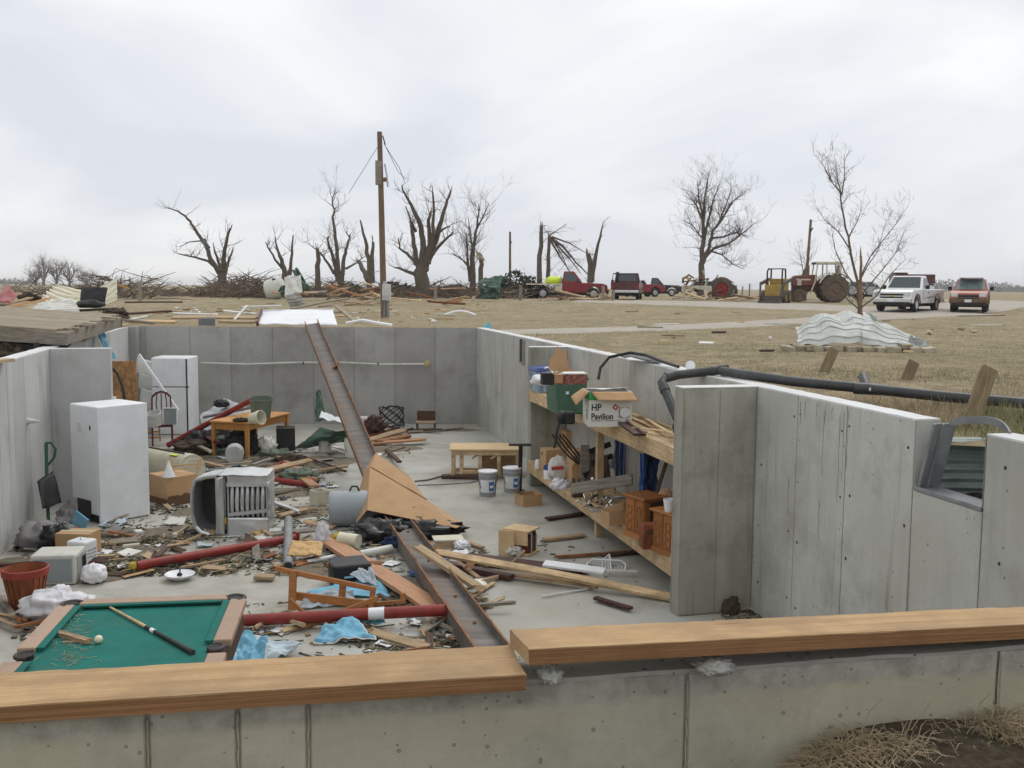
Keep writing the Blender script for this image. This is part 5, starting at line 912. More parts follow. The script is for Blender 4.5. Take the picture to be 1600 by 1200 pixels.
# printed computer carton
cx_, cy_, ch_ = .52, .42, .42
t = thing('printed_carton', 'opened white computer carton with black lettering on the upper shelf', 'cardboard box', nb(920, 667, 6, cx_, cy_, Z1), R(6))
hollow(MB(), cx_, cy_, ch_, .008).build('carton_body', 'carton_white', t)
MB().box((0, -cy_ / 2 - .002, ch_ - .05), (cx_ + .004, .004, .10)).build('green_band', 'green_ink', t); MB().box((-cx_ / 2 - .002, 0, ch_ - .05), (.004, cy_ + .002, .10)).build('green_band', 'green_ink', t)
crumple('front_flap', None, None, [(-cx_ / 2 + .02, -cy_ / 2 - .005, ch_ - .0), (cx_ / 2, -cy_ / 2 - .005, ch_ + .0), (cx_ / 2 + .05, -cy_ / 2 - .10, ch_ - .10), (-cx_ / 2 + .09, -cy_ / 2 - .11, ch_ - .09)], 'carton', .006, 2, 3, 10, 6, .006, parent=t)
crumple('side_flap', None, None, [(-cx_ / 2 - .005, cy_ / 2, ch_), (-cx_ / 2 - .005, -cy_ / 2, ch_), (-cx_ / 2 - .16, -cy_ / 2 - .02, ch_ - .16), (-cx_ / 2 - .16, cy_ / 2 - .05, ch_ - .10)], 'carton', .006, 2, 5, 8, 8, .006, parent=t)
crumple('back_flap', None, None, [(-cx_ / 2, cy_ / 2, ch_), (cx_ / 2, cy_ / 2, ch_), (cx_ / 2, cy_ / 2 - .2, ch_ + .03), (-cx_ / 2 + .2, cy_ / 2 - .22, ch_ + .01)], 'carton_white', .006, 2, 8, 8, 8, .006, parent=t)
def text(parent, s, size, loc, m, xs=1.0, rot=(math.pi / 2, 0, 0), bold=0.0):
    cu = bpy.data.curves.new('lettering', 'FONT'); cu.body = s; cu.size = size; cu.extrude = .0008; cu.offset = bold; ob = bpy.data.objects.new('lettering_src', cu); C.objects.link(ob)
    me = bpy.data.meshes.new_from_object(ob.evaluated_get(bpy.context.evaluated_depsgraph_get())); bpy.data.objects.remove(ob)
    me.materials.clear(); me.materials.append(MATS[m]); o = bpy.data.objects.new('lettering', me); C.objects.link(o); o.parent = parent; o.location = loc; o.rotation_euler = rot; o.scale = (xs, 1, 1); return o
yf = -cy_ / 2 - .0035
text(t, 'HP', .115, (-.235, yf, .195), 'black_ink', .86, bold=.002); text(t, 'Pavilion', .105, (-.235, yf, .09), 'black_ink', .83, bold=.0022)
MB().box((-.05, yf, .073), (.36, .002, .008)).build('small_print', 'grey_ink', t)
MB().box((0, 0, 0), (.058, .003, .058), Matrix.Translation((.06, yf, .235)) @ Matrix.Rotation(R(35), 4, 'Y')).build('red_diamond', 'red_ink', t); MB().box((0, 0, 0), (.022, .003, .022), Matrix.Translation((.06, yf - .001, .235)) @ Matrix.Rotation(R(35), 4, 'Y')).build('diamond_centre', 'white_paper', t)
MB().box((.165, yf, .17), (.13, .002, .13)).build('printed_picture', 'grey_ink', t); MB().lathe([(.052, -.0015), (.062, -.0015), (.062, .0015), (.052, .0015)], 24, Matrix.Translation((.175, yf - .001, .17)) @ Matrix.Rotation(math.pi / 2, 4, 'X')).build('printed_ring', 'wall_top', t)
MB().box((-cx_ / 2 - .0025, -.08, .14), (.003, .1, .12)).build('side_print', 'grey_ink', t)
t = thing('desk_lamp', 'black lamp head hanging over the shelf edge with its cord', 'lamp', G(886, 660, Z1)); MB().box((.02, 0, .06), (.15, .16, .15)).build('head', 'black', t, bevel=.02); MB().tube([(-.06, -.05, .1), (-.1, -.08, .0), (-.13, -.12, -.1), (-.16, -.14, -.3)], .016, 6).build('cord', 'black', t, smooth=True); blob('shade', None, None, (-.07, -.02, .06), (.06, .1, .1), 'black', .1, 2, 2, parent=t)
plank('brown_board', 'dark brown board lying across the upper shelf past the printed carton', 'board', G(958, 648, Z1 + .06), G(1000, 680, Z1 + .03), .14, .03, 'grey_wood'); bpy.data.objects['brown_board'].data.materials[0] = MATS['maroon']
for i, (a_, c_, w_) in enumerate((((975, 646), (1030, 672), .06), ((985, 645), (1045, 668), .05), ((1000, 650), (1062, 674), .05), ((990, 668), (1060, 676), .06), ((1010, 655), (1055, 680), .04), ((978, 655), (1010, 676), .03))):
    plank('shelf_lath', ['leftmost thin lath on the upper shelf', 'second thin lath lying slanted on the upper shelf', 'lath reaching back to the pipe on the upper shelf', 'lath lying lengthwise near the upper shelf front', 'short lath near the buttress on the upper shelf', 'narrow splinter beside the dark brown board'][i], 'lath', G(*a_, Z1 + .02 + .012 * i), G(*c_, Z1 + .025 + .012 * i), w_, .015, ['pine', 'crate', 'treated'][i % 3], ragged=.03)
# lower level
def crt(name, label, px, py, deg, d, m, z=Z2, bev=.005): return tag(MB().box((0, 0, d[2] / 2), d).build(name, m, None, bevel=bev, loc=nb(px, py, deg, d[0], d[1], z), rot=(0, 0, R(deg))), label, 'box')
tag(MB().lathe([(.04, 0), (.042, .11), (.035, .12), (.035, .14), (.001, .14)], 14).build('white_jar', 'white', smooth=True, loc=G(840, 732, Z2)), 'small white jar at the far end of the lower shelf', 'jar')
t = thing('wooden_box', 'tan wooden box standing behind the white sack on the lower shelf', 'box', nb(853, 738, 16, .38, .3, Z2), R(16)); MB().box((0, 0, .17), (.38, .3, .34)).build('box_body', 'carton', t); MB().box((.03, -.152, .2), (.2, .003, .1)).build('dark_print', 'grey_ink', t); MB().box((-.192, .05, .26), (.006, .04, .04)).build('hand_hole', 'black', t)
crt('tall_box', 'taller brown box behind the tan wooden box', 884, 722, 14, (.4, .4, .5), 'carton'); crt('stacked_carton', 'battered carton left of the shelf post, lower one', 893, 757, 12, (.3, .3, .28), 'carton'); o = crt('stacked_carton', 'battered carton left of the shelf post, upper one', 893, 757, 20, (.28, .28, .2), 'carton', Z2 + .29); o.location = bpy.data.objects['stacked_carton'].location + Vector((0, 0, .28))
t = thing('white_sack', 'white sack with a red emblem on the lower shelf', 'sack', G(873, 752, Z2) + Vector((0, .1, 0))); blob('sack_body', None, None, (0, 0, .16), (.16, .11, .2), 'carton_white', .2, 2, 4, parent=t); MB().box((0, -.12, .2), (.18, .01, .05), Matrix.Rotation(-.1, 4, 'Y')).build('red_emblem', 'red_ink', t)
blob('plastic_bag', 'small white bag in front of the sack on the lower shelf', 'bag', G(876, 758, Z2 + .07), (.14, .08, .09), 'bag', .4, 3, 6); t = thing('blue_lid_jar', 'white jar with blue lid beside the white sack', 'jar', G(857, 748, Z2)); MB().lathe([(.07, 0), (.075, .14), (.07, .15), (.001, .15)], 16).build('jar_body', 'white', t, smooth=True); MB().lathe([(.078, .14), (.078, .2), (.001, .2)], 16).build('lid', 'blue_plastic', t, smooth=True)
plank('shelf_plank', 'weathered plank jutting diagonally over the lower shelf', 'plank', at(893, 764, 12.7), at(988, 749, 12.2), .14, .03, 'grey_wood', roll=1.2); t = thing('wood_clamp', 'brown wooden bracket at the end of the jutting plank', 'bracket', G(902, 776, Z2), R(20)); MB().box((0, 0, .12), (.14, .08, .26)).build('block', 'dark_wood', t); MB().box((-.03, -.045, .2), (.04, .02, .12)).build('cheek', 'pine_old', t)
t = thing('chrome_fittings', 'tangle of chrome taps and pipes on the lower shelf', 'fittings', G(935, 800, Z2) + Vector((0, .1, 0)))
rr = random.Random(5)
for k in range(16):
    p = Vector((rr.uniform(-.2, .2), rr.uniform(-.1, .14), rr.uniform(.02, .14))); d = Vector((rr.uniform(-1, 1), rr.uniform(-.6, .6), rr.uniform(-.3, .5))).normalized() * rr.uniform(.06, .18); MB().tube([p, p + d * .5 + Vector((0, 0, .03)), p + d], rr.uniform(.008, .018), 7).build('tube', 'chrome' if k % 4 else 'black', t, smooth=True)
MB().tube([(-.06, .1, .1), (-.06, .1, .36)], .012, 8).build('stem', 'chrome', t); blob('knob', None, None, (-.06, .1, .38), (.03, .03, .03), 'chrome', 0, 1, 1, parent=t, n=12, flat=False); MB().box((.0, -.1, .03), (.22, .1, .05)).build('tray', 'chrome', t, bevel=.01)
t = thing('chrome_bar', 'pair of chrome bars behind the open small carton', 'bars', G(968, 790, Z2) + Vector((0, .15, 0)));  MB().tube([(-.18, 0, .06), (.16, 0, .06)], .018, 8).build('bar', 'chrome', t); MB().tube([(-.18, .06, .05), (.16, .05, .09)], .014, 8).build('bar', 'chrome', t)
t = thing('small_carton', 'small open tan carton left of the carved cabinet', 'cardboard box', nb(952, 822, 25, .24, .2, Z2), R(25)); hollow(MB(), .24, .2, .16, .005).build('carton_body', 'carton', t); crumple('flap', None, None, [(-.12, -.1, .16), (.12, -.1, .16), (.16, -.02, .26), (-.2, -.06, .22)], 'carton', .004, 2, 1, 4, 4, .004, parent=t)
def cabinet(label, px, py, deg, sx_, sy_, h):
    t = thing('carved_cabinet', label, 'cabinet', nb(px, py, deg, sx_, sy_, Z2), R(deg)); m = 'orange_wood'
    MB().box((0, 0, h + .012), (sx_ + .06, sy_ + .06, .028)).build('top', m, t, bevel=.006); MB().box((0, .0, h / 2 + .03), (sx_ - .02, sy_, h - .06)).build('carcass', m, t)
    MB().box((.02, -sy_ / 2 - .002, h / 2 + .03), (sx_ * .62, .006, h * .74)).build('open_front', 'dark_wood', t)
    for k in (-1, 1):
        d_ = MB().box((-sx_ / 2 + .006, k * sy_ * .24, h / 2 + .04), (.018, sy_ * .43, h * .8)).build('door', m, t, bevel=.004)
        for z in (.3, .5, .7):
            q = MB(); q.tube([(-sx_ / 2 - .006, k * sy_ * .24 + .045 * math.cos(a), h * z + .045 * math.sin(a)) for a in [2 * math.pi * i / 12 for i in range(13)]], .005, 5); q.build('carved_ring', 'rust', d_)
    MB().box((0, 0, .03), (sx_ + .03, sy_ + .03, .06), top=(.94, .94)).build('plinth', m, t); return t
cabinet('carved orange wooden cabinet with open front on the lower shelf', 1006, 846, 30, .30, .36, .46); cabinet('second carved cabinet squeezed against the near buttress', 1052, 872, 30, .26, .36, .44)
t = thing('wrapped_carton', 'brown taped carton in front of the carved cabinet', 'cardboard box', nb(1004, 860, 8, .25, .16, Z2), R(8)); MB().box((0, 0, .14), (.25, .16, .27)).build('carton_body', 'carton_wet', t, bevel=.01); MB().box((0, -.082, .2), (.16, .003, .05)).build('print', 'dark_wood', t); bpy.data.objects['wrapped_carton'].children[0].data.materials[0] = MATS['terracotta']
blob('orange_parcel', 'tan paper parcel behind the second carved cabinet', 'parcel', G(1050, 812, Z2 + .3) + Vector((0, .5, 0)), (.12, .1, .25), 'carton', .1, 2, 2)
t = thing('white_cup', 'white plastic jug standing on the second cabinet', 'jug', G(1046, 800, Z2 + .46)); MB().lathe([(.05, 0), (.07, .14), (.06, .14), (.045, .01)], 16).build('cup', 'white', t, smooth=True)
# blue things hanging between the shelves
t = thing('lawn_chair', 'folded blue webbing lawn chair standing on the lower shelf', 'chair', G(968, 778, Z2) + Vector((.12, .28, 0)), R(13))
for x in (-.16, .16): MB().tube([(x, 0, 0), (x, .04, .9)], .014, 6).build('tube_frame', 'chrome', t)
for k in range(5): MB().box((-.13 + .065 * k, .02, .55), (.055, .012, .85)).build('webbing', 'blue_dark', t)
t = thing('rolled_towel', 'striped blue and green rolled mat on the lower shelf', 'mat', G(985, 772, Z2) + Vector((0, .18, .3)), R(-20)); MB().tube([(-.25, 0, .12), (.22, 0, 0)], .11, 14).build('roll', 'towel_stripe', t, smooth=True); MB().lathe([(.05, 0), (.06, .02), (.05, .03)], 14, Matrix.Translation((.23, -.03, .02)) @ Matrix.Rotation(1.4, 4, 'Y')).build('yellow_ring', 'yellow', t)
t = thing('blue_jacket', 'dark blue jacket hanging behind the carved cabinet', 'jacket', at(1015, 735, 12.0), R(10)); crumple('cloth', None, None, [(-.08, 0, .25), (.10, 0, .27), (.12, .0, -.35), (-.10, -.02, -.4)], 'denim', .12, 3.2, 4, 20, 20, .012, parent=t); crumple('sleeve', None, None, [(-.13, -.05, .2), (-.06, -.06, .25), (-.06, -.05, -.2), (-.14, -.06, -.25)], 'blue_dark', .08, 3, 6, 12, 16, .012, parent=t)
plank('black_stick', 'dark stick leaning behind the carved cabinet', 'stick', at(1026, 770, 11.6), at(1042, 720, 11.75), .04, .03, 'dark_wood')
t = thing('slatted_rack', 'dark slatted frame leaning behind the shelf post', 'frame', at(930, 730, 13.2), R(12))
for k, (x, z) in enumerate(((.05, .26), (.08, .10), (-.02, -.06))): MB().bar((x - .14, 0, z - .05), (x + .16, 0, z + .05), .02, .07, up=(0, 0, 1)).build('slat', 'black', t)
MB().box((-.14, .02, .05), (.12, .02, .5)).build('back_board', 'grey_wood', t)
t = thing('hanging_straps', 'dark straps hanging down from the upper shelf', 'strap', at(885, 690, 13.6))
for k in range(4): MB().tube([(-.2 + .05 * k, 0, .1), (-.08 + .06 * k, 0, -.08), (.05 + .05 * k, .02, -.22), (.18 + .04 * k, .02, -.32)], .014, 5).build('strap', 'litter_dark', t)
tag(crumple('brown_sheet', None, None, [at(905, 760, 13.2), at(955, 752, 12.8), at(950, 712, 13.2), at(915, 705, 13.4)], 'dark_wood', .04, 2, 3, 10, 10, .01), 'dark brown panel leaning behind the jutting plank', 'panel')
bpy.data.objects['brown_sheet'].name = 'leaning_board'
# ================================================================ black drain pipes on the right wall
def pipe_path(P, r, nm, m, parent, n=14): return MB().tube(P, r, n).build(nm, m, parent, smooth=True)
pp = [at(1064, 668, 10.6), at(1040, 612, 11.0), at(1034, 598, 11.1), at(1040, 590, 11.2), at(1056, 586, 11.25), at(1138, 577, 11.0)]
t = thing('drain_pipe', 'black elbow drain pipe dropping from the wall top to the shelf', 'pipe', pp[2]); o0 = pp[2].copy()
pipe_path([p - o0 for p in pp], .05, 'tube', 'pvc_black', t); pipe_path([pp[1] - o0 - Vector((0, 0, .0)), pp[1] - o0 + (pp[2] - pp[1]) * .6], .058, 'collar', 'pvc_black', t); d = (pp[4] - pp[3]).normalized(); pipe_path([pp[3] - o0, pp[3] - o0 + d * .14], .058, 'collar', 'pvc_black', t); d = (pp[5] - pp[4]).normalized(); pipe_path([pp[5] - o0 - d * .1, pp[5] - o0], .058, 'collar', 'pvc_black', t)
blob('end_cap', None, None, pp[0] - o0, (.09, .09, .1), 'pvc_black', .2, 2, 1, parent=t, flat=False)
pp = [G(1128, 580, 2.36), G(1240, 596, 2.34), G(1355, 607, 2.32), G(1480, 620, 2.30), G(1720, 640, 2.26)]
t = thing('drain_pipe', 'long black drain pipe lying on the ground along the right wall', 'pipe', pp[2]); o0 = pp[2].copy()
pipe_path([p - o0 for p in pp], .05, 'tube', 'pvc_black', t); pipe_path([Vector((-.12, .03, 0)), Vector((.14, -.04, -.005))], .058, 'tee_collar', 'pvc_black', t); pipe_path([Vector((0, 0, 0)), Vector((.03, .22, .1))], .045, 'tee_branch', 'pvc_black', t); MB().box((.02, -.07, .0), (.05, .01, .03)).build('sticker', 'white_paper', t)
t = thing('black_cable', 'black cable draped over the right wall behind the shelf', 'cable', at(938, 590, 12.9)); o0 = Vector(t.location)
MB().tube([at(*q) - o0 for q in ((935, 592, 12.9), (938, 575, 13.0), (952, 558, 13.1), (985, 551, 13.1), (1010, 555, 12.9), (1035, 565, 12.4), (1060, 573, 12.0))], .02, 7).build('cord', 'black', t, smooth=True); crumple('tarp_edge', None, None, [at(962, 556, 13.2) - o0, at(1032, 566, 12.6) - o0, at(1034, 560, 13.0) - o0, at(985, 549, 13.5) - o0], 'pvc_black', .03, 4, 3, 14, 6, .004, parent=t)
tag(MB().lathe([(.05, 0), (.06, .03), (.03, .04)], 14, Matrix.Rotation(math.pi / 2, 4, 'X')).build('plumbing_fitting', 'white', smooth=True, loc=at(1078, 571, 11.8)), 'white pipe cap on the right wall top', 'cap')
# ================================================================ wooden stakes, silver sheet heap, stone border
for k, (bx, by, tx, ty, D) in enumerate(((1278, 592, 1303, 546, 13.2), (1404, 612, 1428, 566, 12.0), (1518, 640, 1546, 576, 8.4))):
    p, q = at(bx, by, D), at(tx, ty, D + .25); p.z -= .1
    plank('wooden_stake', ['leaning wooden stake nearest the silver sheet heap', 'leaning wooden stake in the middle of the three', 'leaning wooden stake nearest the window well'][k], 'stake', p, q, .13, .06, 'stake_wood', roll=.8, group='wooden stakes along the right wall')
def gnd(px, py):
    z = 2.07
    for _ in range(8): p = G(px, py, z); z = gz(p.x, p.y)
    p.z = z; return p
def gd(px, D): p = at(px, 450, D); return Vector((p.x, D, gz(p.x, D)))
hx = [1252, 1262, 1290, 1350, 1380, 1405, 1430, 1455]; hh = [.38, .52, .66, .68, .50, .40, .25, .06]
def hgt(px): return float(np.interp(px, hx, hh))
t = thing('metal_sheet_heap', 'heap of silver ribbed metal sheets crumpled over a stone border', 'metal sheets', gd(1350, 19)); o0 = Vector(t.location)
def hs(px0, px1, seed):
    def fn(u, v):
        px = px0 + (px1 - px0) * u; p = gd(px, 18.65 + 1.9 * v) - o0; h = hgt(px); prof = math.sin(math.pi * min(1, v * .64 + .015)) ** .5
        k = u * 5 + seed + v * 1.3; fold = abs((k % 2) - 1) - .5; k2 = v * 3.1 + u * 2.2 * (1 if seed < 3 else -1) + seed; f2 = abs((k2 % 2) - 1) - .5
        return p + Vector((.05 * f2, .10 * fold, max(.01, h * prof * (1 + .16 * fold - .14 * f2)) + .02 * noise.noise(Vector((u * 6, v * 5, seed)))))
    return fn
for nm, f_ in (('left_sheet', hs(1248, 1354, 1.3)), ('right_sheet', hs(1351, 1449, 4.6))):
    o_ = MB().sheet(f_, 18, 16, .006).build(nm, 'sheet_metal', t)
    for v_ in (.05, .16, .28, .42): MB().tube([Vector(f_(k_ / 18, v_)) + Vector((0, -.004, .006)) for k_ in range(19)], .011, 5).build('rib', 'galv', o_)
crumple('torn_end', None, None, [gd(1420, 18.8) - o0 + Vector((0, 0, .05)), gd(1455, 18.7) - o0 + Vector((0, 0, .02)), gd(1452, 19) - o0 + Vector((0, 0, .22)), gd(1425, 19) - o0 + Vector((0, 0, .28))], 'sheet_metal', .12, 4, 3, 16, 16, .005, parent=t)
tag(crumple('green_scrap', None, None, [gd(1352, 19.9) + Vector((0, 0, .66)), gd(1372, 19.8) + Vector((0, 0, .56)), gd(1370, 20.2) + Vector((0, 0, .64)), gd(1350, 20.2) + Vector((0, 0, .74))], 'green_metal', .03, 4, 2, 8, 8), 'small dark green scrap on top of the silver sheet heap', 'scrap')
rr = random.Random(11); px = 1226; nst = 0; ORD = 'leftmost,second,third,fourth,fifth,sixth,seventh,eighth,ninth,tenth,eleventh,twelfth,thirteenth,fourteenth,fifteenth,sixteenth,seventeenth,eighteenth'.split(',')
while px < 1456:
    wpx = rr.uniform(11, 24); pos = gd(px + wpx / 2, 18.4 + .2 * math.sin((px - 1226) / 73) + rr.uniform(-.1, .1)); ww = wpx * 18 / FPX
    q = MB(); bx_ = (ww / 2, .16 * rr.uniform(.8, 1.3), .062 * rr.uniform(.8, 1.25)); vs_ = []
    for i in (-1, 1):
        for j in (-1, 1):
            for k in (-1, 1): vs_.append((i * bx_[0] * rr.uniform(.82, 1.02), j * bx_[1] * rr.uniform(.8, 1.05), k * bx_[2] * rr.uniform(.7, 1.1)))
    q.add(vs_, [(0, 1, 3, 2), (4, 6, 7, 5), (0, 4, 5, 1), (2, 3, 7, 6), (0, 2, 6, 4), (1, 5, 7, 3)])
    o = q.build('border_stone', 'stone', None, bevel=.02, seg=2, loc=pos + Vector((0, 0, .05 + (.06 if rr.random() < .25 else 0))), rot=(rr.uniform(-.1, .1), rr.uniform(-.1, .1), rr.uniform(-.2, .2))); tag(o, 'flat pale stone along the silver sheet heap, %s' % (ORD[nst] + (' from the left' if nst else ' of the border')), 'stone', 'border stones'); nst += 1; px += wpx * rr.uniform(.85, 1.02)
# ================================================================ wheels and vehicles
def wheel(parent, c, r, w_, tyre='rubber', rim='galv', rimr=.6, lugs=0, name='wheel'):
    M_ = Matrix.Translation(c) @ Matrix.Rotation(math.pi / 2, 4, 'X')
    ty = MB().lathe([(r * rimr, -w_ / 2), (r * .9, -w_ / 2), (r, -w_ * .33), (r, w_ * .33), (r * .9, w_ / 2), (r * rimr, w_ / 2)], 28, M_, caps=False).build(name, tyre, parent, smooth=True)
    MB().lathe([(.001, -w_ * .30), (r * .2, -w_ * .42), (r * .26, -w_ * .3), (r * rimr * .85, -w_ * .25), (r * rimr, -w_ * .44), (r * rimr, w_ * .44), (r * rimr * .85, w_ * .25), (r * .26, w_ * .3), (r * .2, w_ * .42), (.001, w_ * .30)], 24, M_).build('rim', rim, ty, smooth=True)
    if lugs:
        q = MB()
        for k in range(lugs):
            for s in (-1, 1):
                a = 2 * math.pi * (k + .5 * (s > 0)) / lugs
                q.bar((c[0] + r * 1.0 * math.cos(a), c[1] + s * w_ * .05, c[2] + r * math.sin(a)), (c[0] + r * 1.0 * math.cos(a + .16), c[1] + s * w_ * .48, c[2] + r * math.sin(a + .16)), .06, .07, up=(math.cos(a), 0, math.sin(a)))
        q.build('tread', tyre, ty)
    return ty
def arch(cx, r, z0, n=8): return [(cx + r * math.cos(math.pi - math.pi * k / n), z0 + r * math.sin(math.pi * k / n)) for k in range(n + 1)]
def truck(name, label, cat, loc, fwd, paint, L_=5.5, W_=1.95, kind='pickup', low=None, wr_=.39, grille='black', zhood=1.12, zroof=1.82, trim='black'):
    t = thing(name, label, cat, loc, math.atan2(fwd[1], fwd[0])); h = L_ / 2; xf, xr = h - .95, -h + 1.15; z0 = .42
    bed = kind in ('pickup', 'flat'); low = low or paint
    xc0 = -.35 if bed else -h + .12; xc1 = h - 1.75                                # cab rear, windscreen base
    zb = .78 if bed else zhood - .02
    poly = [(-h + .02, z0 + .05)] + arch(xr, .47, z0) + arch(xf, .47, z0) + [(h - .02, z0 + .05), (h, .72), (h - .05, zhood - .12), (h - .35, zhood - .02), (xc1 + .1, zhood + .02), (xc0, zhood + .02), (xc0, zb), (-h + .02, zb)]
    if kind == 'flat': poly = [(xc0, z0 + .05)] + arch(xf, .47, z0) + poly[-9:-2]; poly = [p_ for p_ in poly]
    MB().prism(poly, -W_ / 2 + .03, W_ / 2 - .03).build('body', paint, t, bevel=.04, seg=2)
    # greenhouse
    yt = W_ / 2 - .24; yb = W_ / 2 - .06; xt0, xt1 = xc0 + (.12 if bed else .25), xc1 - .62
    P8 = [(xc0, -yb, zhood), (xc1, -yb, zhood), (xc1, yb, zhood), (xc0, yb, zhood), (xt0, -yt, zroof), (xt1, -yt, zroof), (xt1, yt, zroof), (xt0, yt, zroof)]
    MB().add(P8, [(0, 3, 2, 1), (4, 5, 6, 7), (0, 1, 5, 4), (1, 2, 6, 5), (2, 3, 7, 6), (3, 0, 4, 7)]).build('cab', paint, t, bevel=.05, seg=2)
    def pane(a, b_, c, d, u0, u1, v0, v1, nm, m='glass'):
        a, b_, c, d = (Vector(P8[i]) for i in (a, b_, c, d)); f = lambda u, v: a * (1 - u) * (1 - v) + b_ * u * (1 - v) + c * u * v + d * (1 - u) * v
        n_ = (b_ - a).cross(d - a).normalized() * .012; q = [f(u0, v0) + n_, f(u1, v0) + n_, f(u1, v1) + n_, f(u0, v1) + n_]; q2 = [p - n_ * 1.5 for p in q]
        MB().add(q + q2, [(0, 1, 2, 3), (7, 6, 5, 4), (0, 4, 5, 1), (1, 5, 6, 2), (2, 6, 7, 3), (3, 7, 4, 0)]).build(nm, m, t)
    pane(1, 2, 6, 5, .06, .94, .12, .9, 'windscreen', 'glass_pale' if kind == 'suv' else 'glass'); pane(3, 0, 4, 7, .12, .88, .2, .85, 'rear_window')
    for (a, b_, c, d) in ((0, 1, 5, 4), (2, 3, 7, 6)):
        if kind == 'suv':
            sp_ = [(.05, .33), (.38, .62), (.66, .9)]
        else: sp_ = [(.12, .84)]
        for u0, u1 in sp_:
            if a == 2: u0, u1 = 1 - u1, 1 - u0
            pane(a, b_, c, d, u0, u1, .16, .84, 'side_window')
    if kind == 'pickup':
        for s in (-1, 1): MB().box(((xc0 - h) / 2, s * (W_ / 2 - .07), .95), (h + xc0 - .04, .08, .36)).build('bed_side', paint, t, bevel=.025)
        MB().box((-h + .05, 0, .92), (.07, W_ - .2, .44)).build('tailgate', paint, t, bevel=.02); MB().box((-h + .02, 0, 1.0), (.03, .25, .06)).build('tailgate_handle', 'black', t)
    if kind == 'flat':
        MB().box(((xc0 - h) / 2 - .05, 0, 1.02), (h + xc0, W_ + .2, .10)).build('flat_deck', 'cream', t); MB().box((xc0 - .08, 0, 1.3), (.06, W_ - .2, .6)).build('headboard', 'cream', t); MB().box((-.6, 0, .72), (.5, W_ + .1, .4)).build('tool_box', 'cream', t)
    for s in (-1, 1):
        MB().box((-h - .01, s * (W_ / 2 - .14), .88), (.04, .14, .3)).build('tail_light', 'light_red', t)
        MB().box((h - .03, s * (W_ / 2 - .24), zhood - .22), (.08, .34, .17)).build('headlight', 'lamp', t, bevel=.02); MB().box((h - .04, s * (W_ / 2 - .24), zhood - .37), (.07, .3, .07)).build('turn_signal', 'lamp', t)
        MB().box((xc1 - .35, s * (W_ / 2 + .1), zhood + .12), (.1, .2, .2)).build('mirror', 'black', t, bevel=.02); MB().box((.2 if not bed else -.0, s * (W_ / 2 - .022), .98), (.16, .02, .035)).build('door_handle', 'black', t)
        for x in ((-.28, xc1 - .12) if bed else (-.9, .1, xc1 - .1)): MB().box((x, s * (W_ / 2 - .028), .78), (.012, .012, .6)).build('door_seam', 'black', t)
        for x in (xf, xr):
            MB().tube([(x + .48 * math.cos(math.pi * k_ / 12), s * (W_ / 2 - .03), z0 + .48 * math.sin(math.pi * k_ / 12)) for k_ in range(13)], .022, 5).build('wheel_arch', trim, t)
    for x in (xf, xr):
        for s in (-1, 1): wheel(t, (x, s * (W_ / 2 - .16), wr_), wr_, .25, rim='galv' if paint != 'paint_rust' else 'rust')
    MB().box((h - .01, 0, zhood - .26), (.06, W_ - .86, .10)).build('grille', grille, t); MB().box((h - .01, 0, zhood - .41), (.06, W_ - .86, .10)).build('grille', grille, t); MB().box((h + .01, 0, zhood - .335), (.06, W_ - .8, .04)).build('grille_bar', paint if kind == 'pickup' else 'mud', t)
    MB().box((h + .05, 0, .58), (.16, W_ - .02, .2)).build('front_bumper', 'chrome' if kind == 'pickup' else low, t, bevel=.03); MB().box((h + .03, 0, .42), (.12, W_ - .25, .14)).build('air_dam', 'black', t); MB().box((-h - .06, 0, .55), (.14, W_ - .05, .18)).build('rear_bumper', 'chrome' if kind != 'suv' else low, t, bevel=.03)
    MB().box((h + .135, 0, .58), (.01, .32, .14)).build('licence_plate', 'white_paper', t); MB().box((0, 0, .36), (L_ - .6, W_ - .5, .2)).build('chassis', 'black', t)
    return t
gl = lambda px, D: gd(px, D)
ang = lambda d: (math.cos(R(d)), math.sin(R(d)))
t = truck('pickup_truck', 'white pickup truck parked facing the camera on the gravel drive', 'pickup truck', gl(1421, 52), ang(-129), 'paint_white', 5.4, 1.98); MB().box((2.75, 0, .79), (.012, .22, .06)).build('badge', 'yellow', t, bevel=.005); MB().box((-1.5, .3, 1.15), (.7, .8, .3)).build('cargo', 'white', t)
t = truck('sport_utility', 'rusty red sport utility car parked right of the white pickup', 'car', gl(1517, 52), ang(-117), 'paint_rust', 4.3, 1.78, 'suv', 'mud', .36, zhood=1.08, zroof=1.70, trim='mud'); MB().box((-.2, 0, 1.735), (1.6, 1.1, .03)).build('roof_panel', 'mud', t)
t = truck('flatbed_truck', 'red flatbed truck parked side-on left of the maroon pickup', 'truck', gl(886, 72), ang(-3), 'paint_red', 5.7, 1.95, 'flat', zroof=1.95)
blob('liquid_tank', 'bright lime tank lying on the flatbed deck', 'tank', gl(866, 72) + Vector((0, 0, 1.28)), (.68, .5, .32), 'lime', .1, 2, 3)
t = truck('pickup_truck', 'dark maroon pickup truck seen from behind beside the flatbed', 'pickup truck', gl(980, 70), ang(80), 'paint_maroon', 5.3, 1.95, trim='paint_maroon'); MB().tube([(-1.9, -.9, 1.1), (-1.9, -.85, 1.75), (-1.9, .85, 1.75), (-1.9, .9, 1.1)], .04, 8).build('roll_bar', 'black', t); wheel(t, (-2.0, .55, 1.5), .38, .22, name='spare_wheel')
truck('pickup_truck', 'dark navy pickup truck farther back facing right', 'pickup truck', gl(1022, 100), ang(-8), 'paint_navy', 5.4, 1.95); truck('red_car', 'red car partly hidden behind the maroon pickup', 'car', gl(1000, 92), ang(20), 'paint_red', 4.2, 1.75, 'suv', zroof=1.5)
